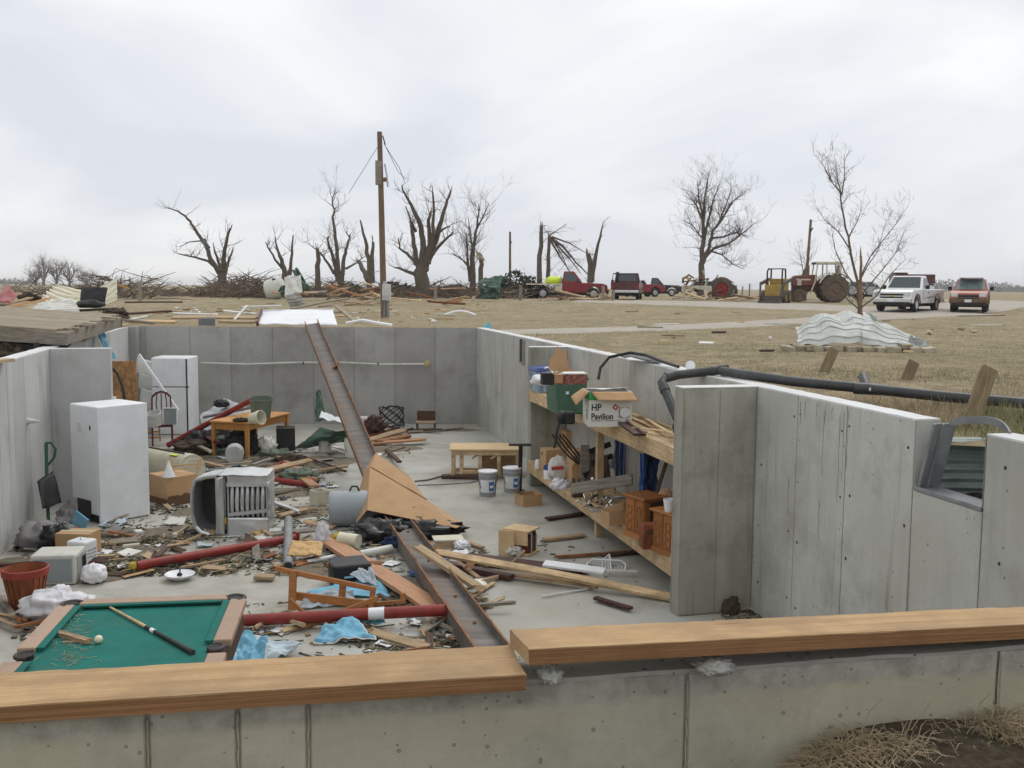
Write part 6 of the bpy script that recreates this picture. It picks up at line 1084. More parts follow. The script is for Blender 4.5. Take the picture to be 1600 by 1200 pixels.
t = truck('sedan_car', 'silver-green damaged car behind the slim bare tree', 'car', gl(1366, 78), ang(-15), 'paint_silver', 4.4, 1.75, 'suv', zhood=.98, zroof=1.45, wr_=.32)
t = thing('dump_trailer', 'dark red farm trailer standing behind the white pickup', 'trailer', gl(1424, 84), R(-6)); hollow(MB(), 3.2, 1.9, .75, .06, 1.35).build('box', 'paint_maroon', t); MB().box((0, 0, 1.28), (3.2, 1.2, .1)).build('chassis', 'black', t); MB().box((-1.0, 0, 2.15), (1.0, 1.2, .2)).build('load', 'dark_wood', t)
for s in (-1, 1): wheel(t, (.2, s * .85, .42), .42, .25)
for x in (-1.2, 1.2): MB().box((x, 0, .65), (.12, .1, 1.3)).build('leg', 'black', t)
# ---------------------------------------------------------------- farm tractor (local x forward)
t = thing('farm_tractor', 'red farm tractor with cream cab parked facing left', 'tractor', gl(1272, 64), R(176))
MB().prism([(-.1, 1.05), (1.35, 1.0), (1.40, 1.15), (1.36, 1.62), (1.2, 1.68), (-.1, 1.74)], -.32, .32).build('hood', 'tractor_red', t, bevel=.04); MB().box((.75, 0, 1.42), (.9, .66, .09)).build('white_stripe', 'cab_cream', t); MB().box((1.0, 0, 1.22), (.24, .66, .34)).build('white_stripe', 'cab_cream', t); MB().box((1.41, 0, 1.3), (.04, .5, .5)).build('grille', 'black', t)
MB().box((.3, 0, .85), (2.2, .45, .4)).build('engine_block', 'dark_wood', t); MB().box((-1.1, 0, .9), (.5, 1.0, .4)).build('rear_axle', 'black', t); MB().box((1.05, 0, .55), (.2, 1.2, .14)).build('front_axle', 'black', t)
for s in (-1, 1):
    wheel(t, (-1.1, s * .78, .86), .86, .44, 'tyre_mud', 'rim_rust', .55, 16); wheel(t, (1.05, s * .68, .40), .40, .22, 'tyre_mud', 'rim_rust', .5)
    q = MB(); q.sheet(lambda u, v: (-1.1 + 1.0 * math.cos(R(20 + 120 * u)), s * (.56 + .44 * v), .86 + 1.0 * math.sin(R(20 + 120 * u))), 14, 2, .03); q.build('fender', 'cab_cream', t, smooth=True)
    for x, xt in ((.08, -.05), (-.62, -.62), (-1.5, -1.42)): MB().bar((x, s * .55, 1.35), (xt, s * .55, 2.42), .07, .07).build('cab_post', 'cab_cream', t)
    MB().bar((.05, s * .55, 1.5), (-1.5, s * .55, 1.5), .05, .1).build('cab_rail', 'cab_cream', t); MB().bar((.35, s * .5, .5), (.05, s * .52, 1.35), .06, .08).build('step_post', 'cab_cream', t)
MB().box((-.78, 0, 2.47), (1.7, 1.3, .16)).build('cab_roof', 'cab_cream', t, bevel=.04); MB().box((-.05, 0, 2.45), (.3, 1.1, .12)).build('visor', 'black', t); MB().box((-1.52, 0, 1.9), (.05, 1.1, .9)).build('rear_panel', 'cab_cream', t); MB().box((-.9, 0, 1.35), (.5, .5, .55)).build('seat', 'black', t); MB().tube([(.4, .2, 1.7), (.4, .2, 2.3)], .035, 8).build('exhaust', 'rust', t)
# ---------------------------------------------------------------- skid loader
t = thing('skid_loader', 'small skid loader with roll cage and dark bucket beside the tractor', 'loader', gl(1212, 61), R(-118))
MB().box((-.3, 0, .75), (1.9, 1.0, .7)).build('hull', 'machine_yellow', t, bevel=.03); MB().box((-.9, 0, 1.25), (.8, 1.0, .45)).build('engine_cover', 'machine_yellow', t, bevel=.04); MB().box((-.1, -.55, 1.25), (.5, .1, .35)).build('side_cover', 'machine_yellow', t)
for s in (-1, 1):
    MB().tube([(.35, s * .45, 1.0), (.35, s * .45, 1.9), (.15, s * .43, 2.05), (-.55, s * .43, 2.05), (-.6, s * .45, 1.1)], .05, 8).build('cage_tube', 'black', t); MB().bar((-1.2, s * .68, 1.45), (1.0, s * .68, 1.15), .12, .18).build('lift_arm', 'bucket_steel', t); MB().bar((1.0, s * .68, 1.15), (1.25, s * .62, .35), .12, .16).build('lift_arm', 'bucket_steel', t)
    for x in (-.75, .3): wheel(t, (x, s * .62, .38), .38, .26, 'tyre_mud', 'machine_yellow', .45)
MB().box((-.1, 0, 2.06), (.75, .9, .05)).build('cage_roof', 'black', t); MB().prism([(1.1, .05), (1.75, .02), (1.78, .06), (1.2, .16), (1.15, .62), (1.05, .62)], -.62, .62, Matrix.Scale(.7, 4, (0, 0, 1))).build('bucket', 'bucket_steel', t)
for s in (-1, 1): MB().prism([(1.1, .05), (1.75, .02), (1.15, .62)], s * .62 - .02, s * .62 + .02, Matrix.Scale(.7, 4, (0, 0, 1))).build('bucket_side', 'bucket_steel', t)
# ---------------------------------------------------------------- wrecked old tractor with red rim and implement
t = thing('old_tractor', 'wrecked green tractor with a red wheel rim half buried in debris', 'tractor', gl(1118, 70), R(-8))
wheel(t, (.35, -.8, .78), .78, .4, 'tyre_mud', 'rim_red', .58, 14); wheel(t, (.35, .8, .78), .78, .4, 'tyre_mud', 'rim_red', .58); MB().box((-.6, 0, 1.0), (1.9, .6, .6)).build('engine', 'green_metal', t, bevel=.04); MB().box((.2, 0, .9), (.5, 1.2, .3)).build('axle', 'black', t); MB().tube([(-.1, 0, 1.3), (.15, .0, 1.75)], .04, 6).build('steering_post', 'black', t); MB().box((.55, 0, 1.3), (.4, .5, .1)).build('seat', 'black', t); MB().bar((.7, -.5, 1.5), (1.2, -.6, 1.2), .3, .04).build('bent_fender', 'green_metal', t)
wheel(t, (1.0, .3, .6), .55, .25, 'tyre_mud', 'galv', .6)
t = thing('hay_implement', 'wrecked cream farm implement piled with red broken wood', 'implement', gl(1088, 69), R(-4)); MB().box((0, -.3, .85), (1.9, .12, .28)).build('frame_beam', 'cab_cream', t); MB().box((0, .5, .85), (1.9, .12, .28)).build('frame_beam', 'cab_cream', t)
for x in (-.85, .9): MB().box((x, -.3, .5), (.22, .18, .9)).build('leg', 'cab_cream', t)
for k in range(4): MB().bar((-.8 + .45 * k, -.3, .95), (-.4 + .4 * k, .1, 1.5), .1, .1).build('strut', 'cab_cream' if k % 2 else 'tractor_red', t)
MB().box((.1, .1, 1.35), (1.8, .8, .08), Matrix.Rotation(-.12, 4, 'Y')).build('deck', 'tractor_red', t)
rr = random.Random(21)
for k in range(22):
    p = gl(rr.uniform(1058, 1112), rr.uniform(67.5, 69.5)) + Vector((0, 0, rr.uniform(.1, 1.75))); d = Vector((rr.uniform(-1, 1), rr.uniform(-.4, .4), rr.uniform(-.35, .45))); q = p + d * rr.uniform(.6, 1.5); q.z = max(q.z, gz(q.x, q.y) + .05); mm_ = rr.choice(['splinter', 'rust', 'pine_old', 'tractor_red', 'dark_wood', 'cab_cream']); plank('wreckage_board', '%s %s board %s the wrecked farm implement' % ('long' if d.length > 1 else 'short', {'splinter': 'splintered', 'rust': 'rusty brown', 'pine_old': 'dull tan', 'tractor_red': 'dark red', 'dark_wood': 'dark brown', 'cab_cream': 'cream'}[mm_], 'high on' if p.z > 3.4 else 'low against'), 'board', p, q, rr.uniform(.1, .22), .05, mm_, roll=rr.uniform(-1, 1), ragged=.06, group='boards on the wrecked implement')
# ================================================================ trees
def twigs(b, p, d, ln, r, lev, rng, up=.25, dens=3, wob=.35, n=4):
    pts = [p.copy()]; q = p.copy(); dd_ = d.normalized(); seg = 4; rs = [r]
    for i in range(seg):
        dd_ = (dd_ + Vector((rng.uniform(-wob, wob), rng.uniform(-wob, wob), rng.uniform(-wob, wob) + up * .3))).normalized(); q = q + dd_ * ln / seg; pts.append(q.copy()); rs.append(max(.004, r * (1 - .8 * (i + 1) / seg)))
    b.tube(pts, rs, n if r > .03 else 3, caps=False)
    if lev <= 0: return
    for k in range(dens):
        i = rng.randint(1, seg); a = rng.uniform(.4, 1.0); sd_ = Vector((rng.uniform(-1, 1), rng.uniform(-1, 1), rng.uniform(-.3, .9))).normalized()
        twigs(b, pts[i], (dd_ * (1 - a * .5) + sd_ * a), ln * rng.uniform(.5, .78), rs[i] * .72, lev - 1, rng, up, dens, wob, n)
def tree(name, label, D, limbs, seed, tw=(2, 2, 1.2), bark='bark', group=None, r_twig=.03, up=.25, zbase=None, dens=3, stubs=True):
    kr = .62 if r_twig > .02 and r_twig < .1 else 1.0; kr = .7 if name in ('young_tree', 'bare_tree') else kr; limbs = [(p_, a_ * kr, c_ * kr) for p_, a_, c_ in limbs]
    rng = random.Random(seed); base = gd(limbs[0][0][0][0], D); t = thing(name, label, 'tree', base); b = MB(); c = MB(); tn = MB()
    for li, (pts, r0_, r1_) in enumerate(limbs):
        W_ = []; dr = rng.uniform(-.05, .05) if li else 0
        for k, (x, y) in enumerate(pts): p = at(x, y, D + (dr * D * .35 * k / max(1, len(pts) - 1))); W_.append(p - base)
        if li == 0: W_[0].z = min(W_[0].z, -.15)
        F_ = []                                             # smooth and roughen
        for i in range(len(W_) - 1):
            for s in range(3): F_.append(W_[i].lerp(W_[i + 1], s / 3) + (Vector((rng.uniform(-1, 1), rng.uniform(-1, 1), 0)) * r0_ * .28 if (i or s) else Vector((0, 0, 0))))
        F_.append(W_[-1]); m = len(F_); rs = [r0_ + (r1_ - r0_) * (i / (m - 1)) for i in range(m)]
        if li == 0: rs[0] *= 1.35
        b.tube(F_, rs, 8)
        if stubs and r1_ > .05:                             # splintered break
            for s in range(4):
                o_ = Vector((rng.uniform(-1, 1), rng.uniform(-1, 1), 0)) * r1_ * .6; tn.tube([F_[-1] + o_ - Vector((0, 0, r1_)), F_[-1] + o_ * 1.2 + (F_[-1] - F_[-2]).normalized() * rng.uniform(.1, .55)], [r1_ * .4, .008], 4)
        nt_ = int(tw[0] * m * (.62 if name == 'broken_tree' else .85 if name != 'distant_tree' else 1))
        for k in range(nt_):
            i = rng.randint(max(1, m // 4), m - 1); d0 = (F_[i] - F_[i - 1]).normalized(); sd_ = Vector((rng.uniform(-1, 1), rng.uniform(-1, 1), rng.uniform(-.3, .8))).normalized()
            twigs(c, F_[i], d0 * .6 + sd_, tw[2] * rng.uniform(.5, 1.2), min(r_twig, rs[i] * .6), tw[1], rng, up, dens)
    b.build('trunk', bark, t, smooth=True)
    if c.v: c.build('crown', 'twig', t)
    if tn.v: tn.build('broken_ends', 'torn', t)['kind'] = 'stuff'
    return t
px_m = lambda D: D / FPX
tree('broken_tree', 'broken bare tree with a long limb leaning left', 70, [([(346, 444), (347, 430), (349, 418)], .55, .45), ([(346, 432), (330, 405), (322, 385), (314, 371), (300, 350), (290, 338), (278, 330), (262, 325)], .3, .05), ([(342, 422), (325, 408), (305, 402), (285, 398), (275, 395)], .18, .04), ([(346, 425), (340, 405), (335, 390)], .2, .1), ([(349, 425), (350, 405), (352, 385), (360, 357)], .34, .12), ([(353, 425), (358, 405), (363, 392)], .18, .1), ([(316, 376), (296, 378), (280, 386)], .08, .03)], 1, (.9, 1, 1.3))
tree('broken_tree', 'snapped bare tree left of the crumpled metal', 70, [([(447, 440), (446, 428)], .5, .4), ([(445, 428), (440, 405), (435, 392), (430, 370)], .3, .06), ([(443, 422), (430, 405), (418, 385), (415, 378)], .16, .04), ([(453, 430), (456, 395), (458, 367)], .22, .07)], 2, (.8, 1, 1.0))
tree('broken_tree', 'broken bare tree with a tall slim top left of the utility pole', 70, [([(531, 445), (531, 430)], .6, .5), ([(528, 434), (522, 410), (515, 385), (512, 370)], .28, .08), ([(530, 434), (527, 400), (524, 370), (520, 345), (522, 328), (519, 310), (524, 297)], .26, .03), ([(535, 430), (538, 400), (542, 385), (547, 366)], .26, .08), ([(522, 428), (508, 405), (500, 395), (485, 383)], .18, .04), ([(540, 420), (555, 412), (571, 400)], .14, .04)], 3, (1.3, 2, 1.2))
tree('tree_stump', 'tall snapped stump left of the slim-topped tree', 69, [([(497, 442), (497, 415), (496, 390)], .35, .2)], 4, (.3, 1, .8))
tree('broken_tree', 'bare split trunk just left of the utility pole', 68, [([(577, 445), (576, 405), (570, 375), (563, 344)], .34, .08), ([(582, 442), (582, 400), (583, 378)], .3, .14), ([(575, 438), (567, 420), (560, 408)], .3, .22)], 5, (.25, 1, .7))
tree('broken_tree', 'largest broken tree with many thick bare limbs', 66, [([(660, 446), (660, 425), (663, 408)], .85, .6), ([(655, 420), (648, 390), (645, 365), (642, 352)], .3, .14), ([(660, 412), (662, 375), (655, 345), (645, 325), (635, 310), (628, 290)], .36, .07), ([(664, 408), (672, 380), (670, 345), (673, 332)], .3, .12), ([(667, 408), (675, 385), (677, 350), (676, 300)], .32, .09), ([(668, 412), (680, 375), (690, 345), (698, 320), (704, 299)], .36, .10), ([(670, 408), (685, 385), (700, 370), (708, 363)], .22, .07), ([(655, 418), (640, 400), (625, 388), (622, 372)], .22, .06), ([(681, 368), (692, 358), (703, 353)], .16, .07), ([(652, 430), (636, 424), (620, 418)], .22, .1), ([(650, 362), (642, 345), (634, 322)], .16, .05)], 6, (1.0, 2, 1.1))
tree('bare_tree', 'slim bare tree with torn roofing caught in its fork', 72, [([(740, 446), (738, 410), (741, 385), (745, 355), (748, 318)], .34, .04), ([(735, 440), (730, 400), (728, 365)], .2, .05), ([(741, 400), (735, 370), (732, 340)], .12, .03), ([(738, 425), (722, 405), (705, 395)], .12, .03), ([(744, 360), (756, 335), (764, 318)], .1, .03)], 7, (1.6, 2, 1.6))
tree('tree_stump', 'short snapped stump right of the slim bare tree', 71, [([(752, 446), (752, 420), (751, 400)], .3, .24)], 8, (0, 0, 1), 'bark_pale')
tag(crumple('roofing_scrap', None, None, [at(743, 392, 70.5), at(752, 395, 70.4), at(760, 410, 70.6), at(746, 404, 70.8)], 'cream', .15, 3, 2, 10, 10, .02), 'torn pale roofing scrap wrapped round the stump', 'roofing'); tag(crumple('metal_scrap', None, None, [at(313, 376, 69.4), at(320, 372, 69.4), at(329, 388, 69.6), at(322, 388, 69.5)], 'block', .1, 3, 5, 8, 8, .03), 'dark sheet scrap caught on the leaning limb', 'scrap')
tree('broken_tree', 'shattered double trunk with branches fallen to the right', 88, [([(843, 446), (844, 400), (846, 353)], .42, .24), ([(857, 446), (857, 400), (858, 370)], .32, .2), ([(859, 371), (880, 385), (900, 410), (926, 436)], .22, .06), ([(860, 374), (875, 402), (896, 432)], .18, .05), ([(862, 370), (890, 380), (915, 395)], .14, .04), ([(858, 368), (868, 362), (885, 350)], .12, .03), ([(866, 378), (888, 402), (908, 428)], .14, .04), ([(861, 370), (872, 388), (884, 412)], .12, .04)], 9, (1.5, 2, 1.3), up=-.35)
tree('broken_tree', 'snapped bare trunk above the red flatbed truck', 86, [([(922, 446), (922, 415), (919, 396)], .45, .3), ([(925, 440), (930, 400), (937, 372), (942, 350)], .34, .07)], 10, (1.2, 1, 1.0))
tree('bare_tree', 'tall full-crowned bare tree standing alone against the sky', 74, [([(1095, 438), (1096, 420), (1098, 400), (1098, 370), (1100, 335), (1103, 300), (1107, 272)], .38, .03), ([(1098, 412), (1107, 388), (1114, 360), (1130, 340), (1145, 315), (1160, 303)], .22, .03), ([(1102, 402), (1116, 388), (1140, 380), (1160, 365), (1178, 350)], .18, .03), ([(1098, 345), (1088, 320), (1076, 305)], .12, .03), ([(1100, 375), (1106, 345), (1113, 318), (1124, 288)], .16, .03), ([(1112, 372), (1132, 370), (1152, 362), (1168, 372)], .12, .03), ([(1099, 340), (1092, 310), (1090, 282)], .12, .03), ([(1122, 350), (1134, 322), (1142, 296)], .1, .03), ([(1110, 392), (1128, 398), (1144, 412), (1160, 420)], .1, .03), ([(1097, 372), (1082, 352), (1068, 345)], .08, .02)], 11, (2.7, 3, 1.3), dens=2, r_twig=.028, stubs=False)
tree('young_tree', 'slim bare young tree standing behind the silver sheet heap', 44, [([(1343, 500), (1342, 470), (1340, 440), (1332, 405), (1325, 370), (1316, 330), (1313, 300), (1308, 275), (1306, 252)], .115, .015), ([(1345, 432), (1360, 400), (1380, 375), (1400, 350), (1420, 320)], .05, .01), ([(1344, 482), (1370, 462), (1390, 430), (1415, 405)], .06, .012), ([(1341, 482), (1315, 460), (1295, 447)], .05, .012), ([(1339, 450), (1320, 425), (1305, 390), (1300, 362)], .06, .012), ([(1330, 392), (1310, 362), (1290, 345), (1277, 326)], .05, .01), ([(1314, 302), (1300, 285), (1288, 262), (1279, 247)], .045, .01), ([(1315, 305), (1320, 275), (1319, 240)], .05, .01), ([(1300, 285), (1294, 265), (1293, 250)], .03, .01), ([(1326, 372), (1340, 345), (1347, 322)], .04, .01), ([(1342, 440), (1356, 415), (1370, 395), (1385, 345)], .05, .01), ([(1342, 465), (1372, 430), (1400, 395), (1415, 355)], .05, .01), ([(1341, 470), (1322, 455), (1308, 430)], .05, .01)], 12, (1.7, 2, .62), 'bark_pale', r_twig=.010, dens=2, stubs=False)
tree('tree_stump', 'short broken reddish trunk beside the young tree', 45, [([(1346, 480), (1345, 440), (1345, 400)], .13, .09)], 13, (0, 0, 1), 'torn')
tree('bare_sapling', 'thin bare sapling left of the leaning pole', 66, [([(1252, 450), (1255, 425), (1250, 395)], .05, .015), ([(1254, 430), (1262, 410), (1270, 395)], .03, .01)], 14, (1.5, 2, 1.2), r_twig=.015)
for k, (x, h_) in enumerate(((68, 36), (88, 32), (108, 26), (134, 14), (55, 18))):
    D_ = 300 + 8 * k; tree('distant_tree', ['tallest bare tree in the distant clump at left', 'second bare tree in the distant clump at left', 'third bare tree in the distant clump at left', 'smallest bare tree right of the distant clump', 'low bare tree left of the distant clump'][k], D_, [([(x, 444), (x + 1, 444 - h_ * .5), (x - 1, 444 - h_)], .4, .08), ([(x, 440), (x + 7, 444 - h_ * .6), (x + 9, 444 - h_ * .85)], .25, .06), ([(x, 440), (x - 7, 444 - h_ * .6), (x - 9, 444 - h_ * .8)], .25, .06)], 20 + k, (3.2, 2, 3.2), 'far_tree', r_twig=.11, stubs=False, dens=3); 
for o in list(bpy.data.objects):
    if o.name.startswith('crown') and o.parent and o.parent.name.startswith('distant_tree'): o.data.materials[0] = MATS['far_tree']
def hedge(name, label, spots, seed, m='far_tree', leaf=.5, kind='stuff', n=60):
    rng = random.Random(seed); b = MB()
    for (x, D, w_, h_) in spots:
        c0_ = gd(x, D)
        for k in range(n):
            u = rng.uniform(-1, 1); p = c0_ + Vector((u * w_, rng.uniform(-1, 1) * w_ * .6, h_ * rng.random() * (1 - .55 * u * u))); s = leaf * rng.uniform(.4, 1.2); a = [Vector((rng.uniform(-1, 1), rng.uniform(-1, 1), rng.uniform(-1, 1))) * s for _ in range(4)]
            b.add([p + v for v in a], [(0, 1, 2), (0, 2, 3), (0, 3, 1), (1, 3, 2)])
    o = b.build(name, m); return o
o = hedge('far_wood', None, [(x, 900 + 60 * math.sin(x), 7, 5 + 7 * abs(math.sin(x * .013 + 1)) * abs(math.sin(x * .37))) for x in range(1440, 1760, 4)] + [(x, 1000, 8, 3 + 3 * abs(math.sin(x * .21))) for x in range(-80, 60, 6)], 5, 'far_tree', 1.3, n=60); tag(o, 'distant line of bare woods along the right horizon', 'woods', kind='stuff')
for k, (x, D, w_, h_) in enumerate(((806, 72, 1.3, 2.0), (828, 73, 1.2, 1.6), (792, 71, .9, 1.4), (712, 74, 1.0, 1.0), (610, 74, 1.2, 1.1), (690, 74, 1.4, .8), (545, 73, 1.2, 1.0), (632, 75, 1.0, .9))):
    t = thing('cedar_bush', ['tall dark cedar bush beside the thin pole', 'dark cedar bush left of the shattered double trunk', 'dark cedar bush right of the green metal', 'low cedar heap right of the largest broken tree', 'low cedar heap right of the utility pole', 'low cedar heap at the foot of the largest tree', 'low cedar heap near the slim-topped tree', 'low cedar heap left of the largest tree'][k], 'bush', gd(x, D)); o = hedge('foliage', None, [(x, D, w_, h_)], 40 + k, 'evergreen', .16, n=620); o.parent = t; o.matrix_parent_inverse = Matrix.Translation(-Vector(t.location))
    MB().tube([(0, 0, 0), (.05, 0, h_ * .8)], [.1, .03], 6).build('stem', 'bark', t)
# ================================================================ poles and wires
def upole(label, px, D, top, tilt, r, name='utility_pole'):
    b_ = gd(px, D); tp = at(*top, D); t = thing(name, label, 'pole', b_); MB().tube([(0, 0, -.3), (tp - b_) * .5, tp - b_], [r, r * .9, r * .75], 12).build('shaft', 'pole', t, smooth=True); return t, b_, tp
t, b_, tp = upole('tall wooden utility pole with loose wires behind the back wall', 600, 38.5, (593, 206), 0, .125)
Dp = 38.5; K = lambda x, y, dd=0: at(x, y, Dp + dd) - b_
MB().box(K(592, 270), (.24, .24, .9)).build('transformer_bracket', 'grey_wood', t); MB().tube([K(601, 256, -.2), K(604, 272, -.2), K(606, 292, -.2)], .035, 6).build('insulator_arm', 'galv', t); MB().tube([K(594, 284), K(602, 278), K(607, 286)], .03, 6).build('hook', 'galv', t); blob('insulator', None, None, K(601, 281, -.2), (.08, .08, .1), 'rust', .2, 2, 1, parent=t, n=12)
MB().box(K(604, 457, -.25), (.32, .16, .62)).build('meter_box', 'galv', t, bevel=.02); MB().box(K(601, 445, -.2), (.1, .1, .25)).build('breaker_box', 'galv', t)
for x in (601, 606): MB().tube([K(x, 470, -.2), K(x + (1 if x > 603 else -1), 497, -.25)], .045, 8).build('conduit', 'pvc_grey', t, smooth=True)
for nm, P in (('loose_wire', ((591, 228), (582, 242), (570, 262), (556, 284), (545, 302))), ('loose_wire', ((598, 214), (602, 228), (612, 244), (624, 262), (632, 284))), ('loose_wire', ((600, 224), (608, 240), (622, 268), (634, 280)))): MB().tube([K(*p, i * .2) for i, p in enumerate(P)], .012, 4).build(nm, 'black', t)
MB().tube([K(598, 212, -.15), K(602, 226, -.15)], .025, 6).build('cutout', 'black', t)
t, b_, tp = upole('thin bare wooden pole right of the slim bare tree', 797, 74, (797, 362), 0, .10); MB().tube([at(797, 380, 74) - b_, at(800, 378, 74) - b_], .05, 5).build('bracket', 'black', t)
t, b_, tp = upole('leaning pole sticking up behind the farm tractor', 1258, 68, (1267, 343), 0, .11); MB().tube([at(1256, 442, 67.8) - b_, at(1261, 420, 67.8) - b_], [.4, .15], 8).build('splintered_base', 'bark', t); MB().tube([at(1266, 362, 67.8) - b_, at(1270, 356, 67.8) - b_], .05, 5).build('bracket', 'black', t)
for k, (x, D, h_) in enumerate(((218, 55, 1.1), (680, 62, .9), (813, 62, .95), (942, 62, .95), (958, 62, .7), (1150, 110, 1.2), (1160, 110, 1.1), (1171, 110, 1.4))):
    tag(MB().tube([(0, 0, -.1), (.03, 0, h_)], .1 if k < 5 else .08, 8).build('fence_post', 'grey_wood', None, loc=gd(x, D)), ['dark fence post at the left beside the branch debris', 'short post left of the torn green metal', 'post left of the lumber scraps by the flatbed', 'post in front of the flatbed door', 'post before the flatbed front wheel', 'left post of three on the skyline', 'middle post of three on the skyline', 'right post of three on the skyline'][k], 'post')
# ================================================================ branch debris, lumber heaps, scrap on the field
rng = random.Random(77); b = MB()
def pile(b, x0, x1, D0, D1, n, hmax, ln, r):
    for _ in range(n):
        x = rng.uniform(x0, x1); D = rng.uniform(D0, D1); p = gd(x, D); p.z += hmax * rng.random() ** 1.7 * (.45 + .55 * abs(math.sin(x * .045))); d = Vector((rng.uniform(-1, 1), rng.uniform(-.6, .6), rng.uniform(-.35, .5))); l_ = ln * rng.uniform(.4, 1.3); m_ = p + d * l_ * .5 + Vector((0, 0, rng.uniform(-.1, .2))); q = p + d * l_
        q.z = max(q.z, gz(q.x, q.y)); rr_ = r * rng.uniform(.4, 1.3); b.tube([p, m_, q], [rr_, rr_ * .8, rr_ * .35], 3, caps=False)
pile(b, 60, 180, 66, 76, 160, .5, 2.0, .03); pile(b, 240, 330, 66, 76, 260, .45, 1.6, .03); pile(b, 330, 420, 62, 72, 900, 1.3, 1.7, .03); pile(b, 440, 560, 64, 74, 700, 1.1, 1.7, .03); pile(b, 590, 740, 64, 76, 650, .8, 1.7, .035); pile(b, 740, 815, 64, 76, 300, .8, 1.7, .035); pile(b, 815, 900, 78, 86, 300, 1.0, 1.9, .04); pile(b, 150, 240, 58, 66, 320, 1.3, 2.2, .03);  pile(b, 10, 160, 80, 90, 160, .5, 2.2, .03)
tag(b.build('branch_debris', 'brush'), 'long tangled heap of broken branches under the shattered trees', 'branches', kind='stuff')
for k in range(90):
    x = rng.choice((rng.uniform(455, 600), rng.uniform(480, 740), rng.uniform(860, 960), rng.uniform(1055, 1240))); D = rng.uniform(53, 60) if x < 760 else rng.uniform(62, 66); p = gd(x, D); p.z += (.9 if x < 700 else .3) * rng.random() ** 1.5 + .05; d = Vector((rng.uniform(-1, 1), rng.uniform(-.5, .5), rng.uniform(-.18, .22))); q = p + d * rng.uniform(.8, 3.0); q.z = max(q.z, gz(q.x, q.y) + .03)
    mm_ = rng.choice(['splinter', 'pine', 'pine_old', 'rust', 'weathered', 'splinter']); wd_ = {'splinter': 'splintered orange-brown', 'pine': 'pale pine', 'pine_old': 'dull tan', 'rust': 'reddish', 'weathered': 'grey weathered'}[mm_]; pl_ = 'left of the utility pole' if x < 560 else 'behind the utility pole' if x < 640 else 'before the largest broken tree' if x < 760 else 'beside the red flatbed truck' if x < 1000 else 'between old tractor and skid loader'
    plank('scattered_lumber', '%s %s board lying %s' % ('long' if (q - p).length > 1.7 else 'short', wd_, pl_), 'board', p, q, rng.uniform(.1, .22), .05, mm_, roll=rng.uniform(-.6, .6), ragged=.1, group='lumber scattered before the trees')
for k in range(190):
    x = rng.uniform(-10, 1580) if k % 2 else rng.uniform(150, 760); py = rng.uniform(476, 560) if x > 760 else rng.uniform(466, 505)
    if x > 1200 and py < 500: continue
    if x > 760 and py > 485 + .207 * (x - 745) and x < 1180: continue
    p = gnd(x, py)
    if p.y < 9: continue
    a = rng.uniform(0, 6.28); ln = rng.uniform(.12, .4) if k % 5 else rng.uniform(.7, 1.6); q = p + Vector((math.cos(a), math.sin(a), 0)) * ln; p.z = gz(p.x, p.y) + .05; q.z = gz(q.x, q.y) + .06
    mm_ = rng.choice(['pine', 'white_old', 'weathered', 'splinter', 'pine_old', 'pine', 'white_old', 'dark_wood']); wd_ = {'splinter': 'splintered brown', 'pine': 'pale pine', 'pine_old': 'dull tan', 'white_old': 'white painted', 'weathered': 'grey weathered', 'dark_wood': 'dark'}[mm_]; pl_ = ('far out, ' if p.y > 34 else '') + ('behind the left heap' if x < 240 else 'near the grey concrete block' if x < 400 else 'around the white door panel' if x < 530 else 'left of the utility pole' if x < 600 else 'right of the utility pole' if x < 680 else 'by the curved white duct') if x < 745 else 'near the gravel drive' if p.y > 22 else 'left of the silver sheet heap' if x < 1250 else 'right of the silver sheet heap'
    plank('field_scrap', '%s %s scrap on the dead grass %s' % ('long' if ln > .7 else 'small', wd_, pl_), 'scrap', p, q, rng.uniform(.04, .12), rng.uniform(.02, .05), mm_, roll=rng.uniform(-.4, .4), ragged=.03, group='wood scraps on the field')
# crumpled metal shapes on the field
t = thing('metal_wreck', 'crumpled white and green roofing metal standing upright in the field', 'metal sheet', gd(458, 44)); o0 = Vector(t.location); K = lambda x, y, D=44: at(x, y, D) - o0
crumple('white_sheet', None, None, [K(445, 462), K(472, 456), K(470, 430, 44.5), K(444, 434, 44.5)], 'white_old', .15, 2.5, 1, 18, 18, .02, parent=t); crumple('lower_sheet', None, None, [K(455, 482), K(478, 478), K(468, 458, 43.8), K(444, 462, 43.8)], 'sheet_metal', .12, 2, 3, 14, 14, .02, rib=.03, ribn=5, parent=t); crumple('green_sheet', None, None, [K(470, 456, 44.3), K(484, 452, 44.3), K(466, 420, 44.8), K(456, 422, 44.8)], 'green_metal', .25, 3, 5, 14, 14, .02, parent=t); crumple('green_sheet', None, None, [K(434, 455, 44.4), K(448, 470, 44.4), K(450, 446, 44.6), K(440, 446, 44.6)], 'green_metal', .2, 3, 7, 12, 12, .02, parent=t)
t = thing('metal_wreck', 'torn dark green metal roofing heap left of the flatbed truck', 'metal sheet', gd(767, 60)); o0 = Vector(t.location); K = lambda x, y, D=60: at(x, y, D) - o0
crumple('top_sheet', None, None, [K(746, 442), K(780, 452), K(786, 431, 60.8), K(755, 436, 60.8)], 'green_metal', .25, 2.5, 2, 16, 16, .03, parent=t); crumple('front_sheet', None, None, [K(747, 466), K(778, 468), K(782, 448), K(752, 446)], 'green_metal', .35, 3, 4, 18, 18, .03, parent=t)
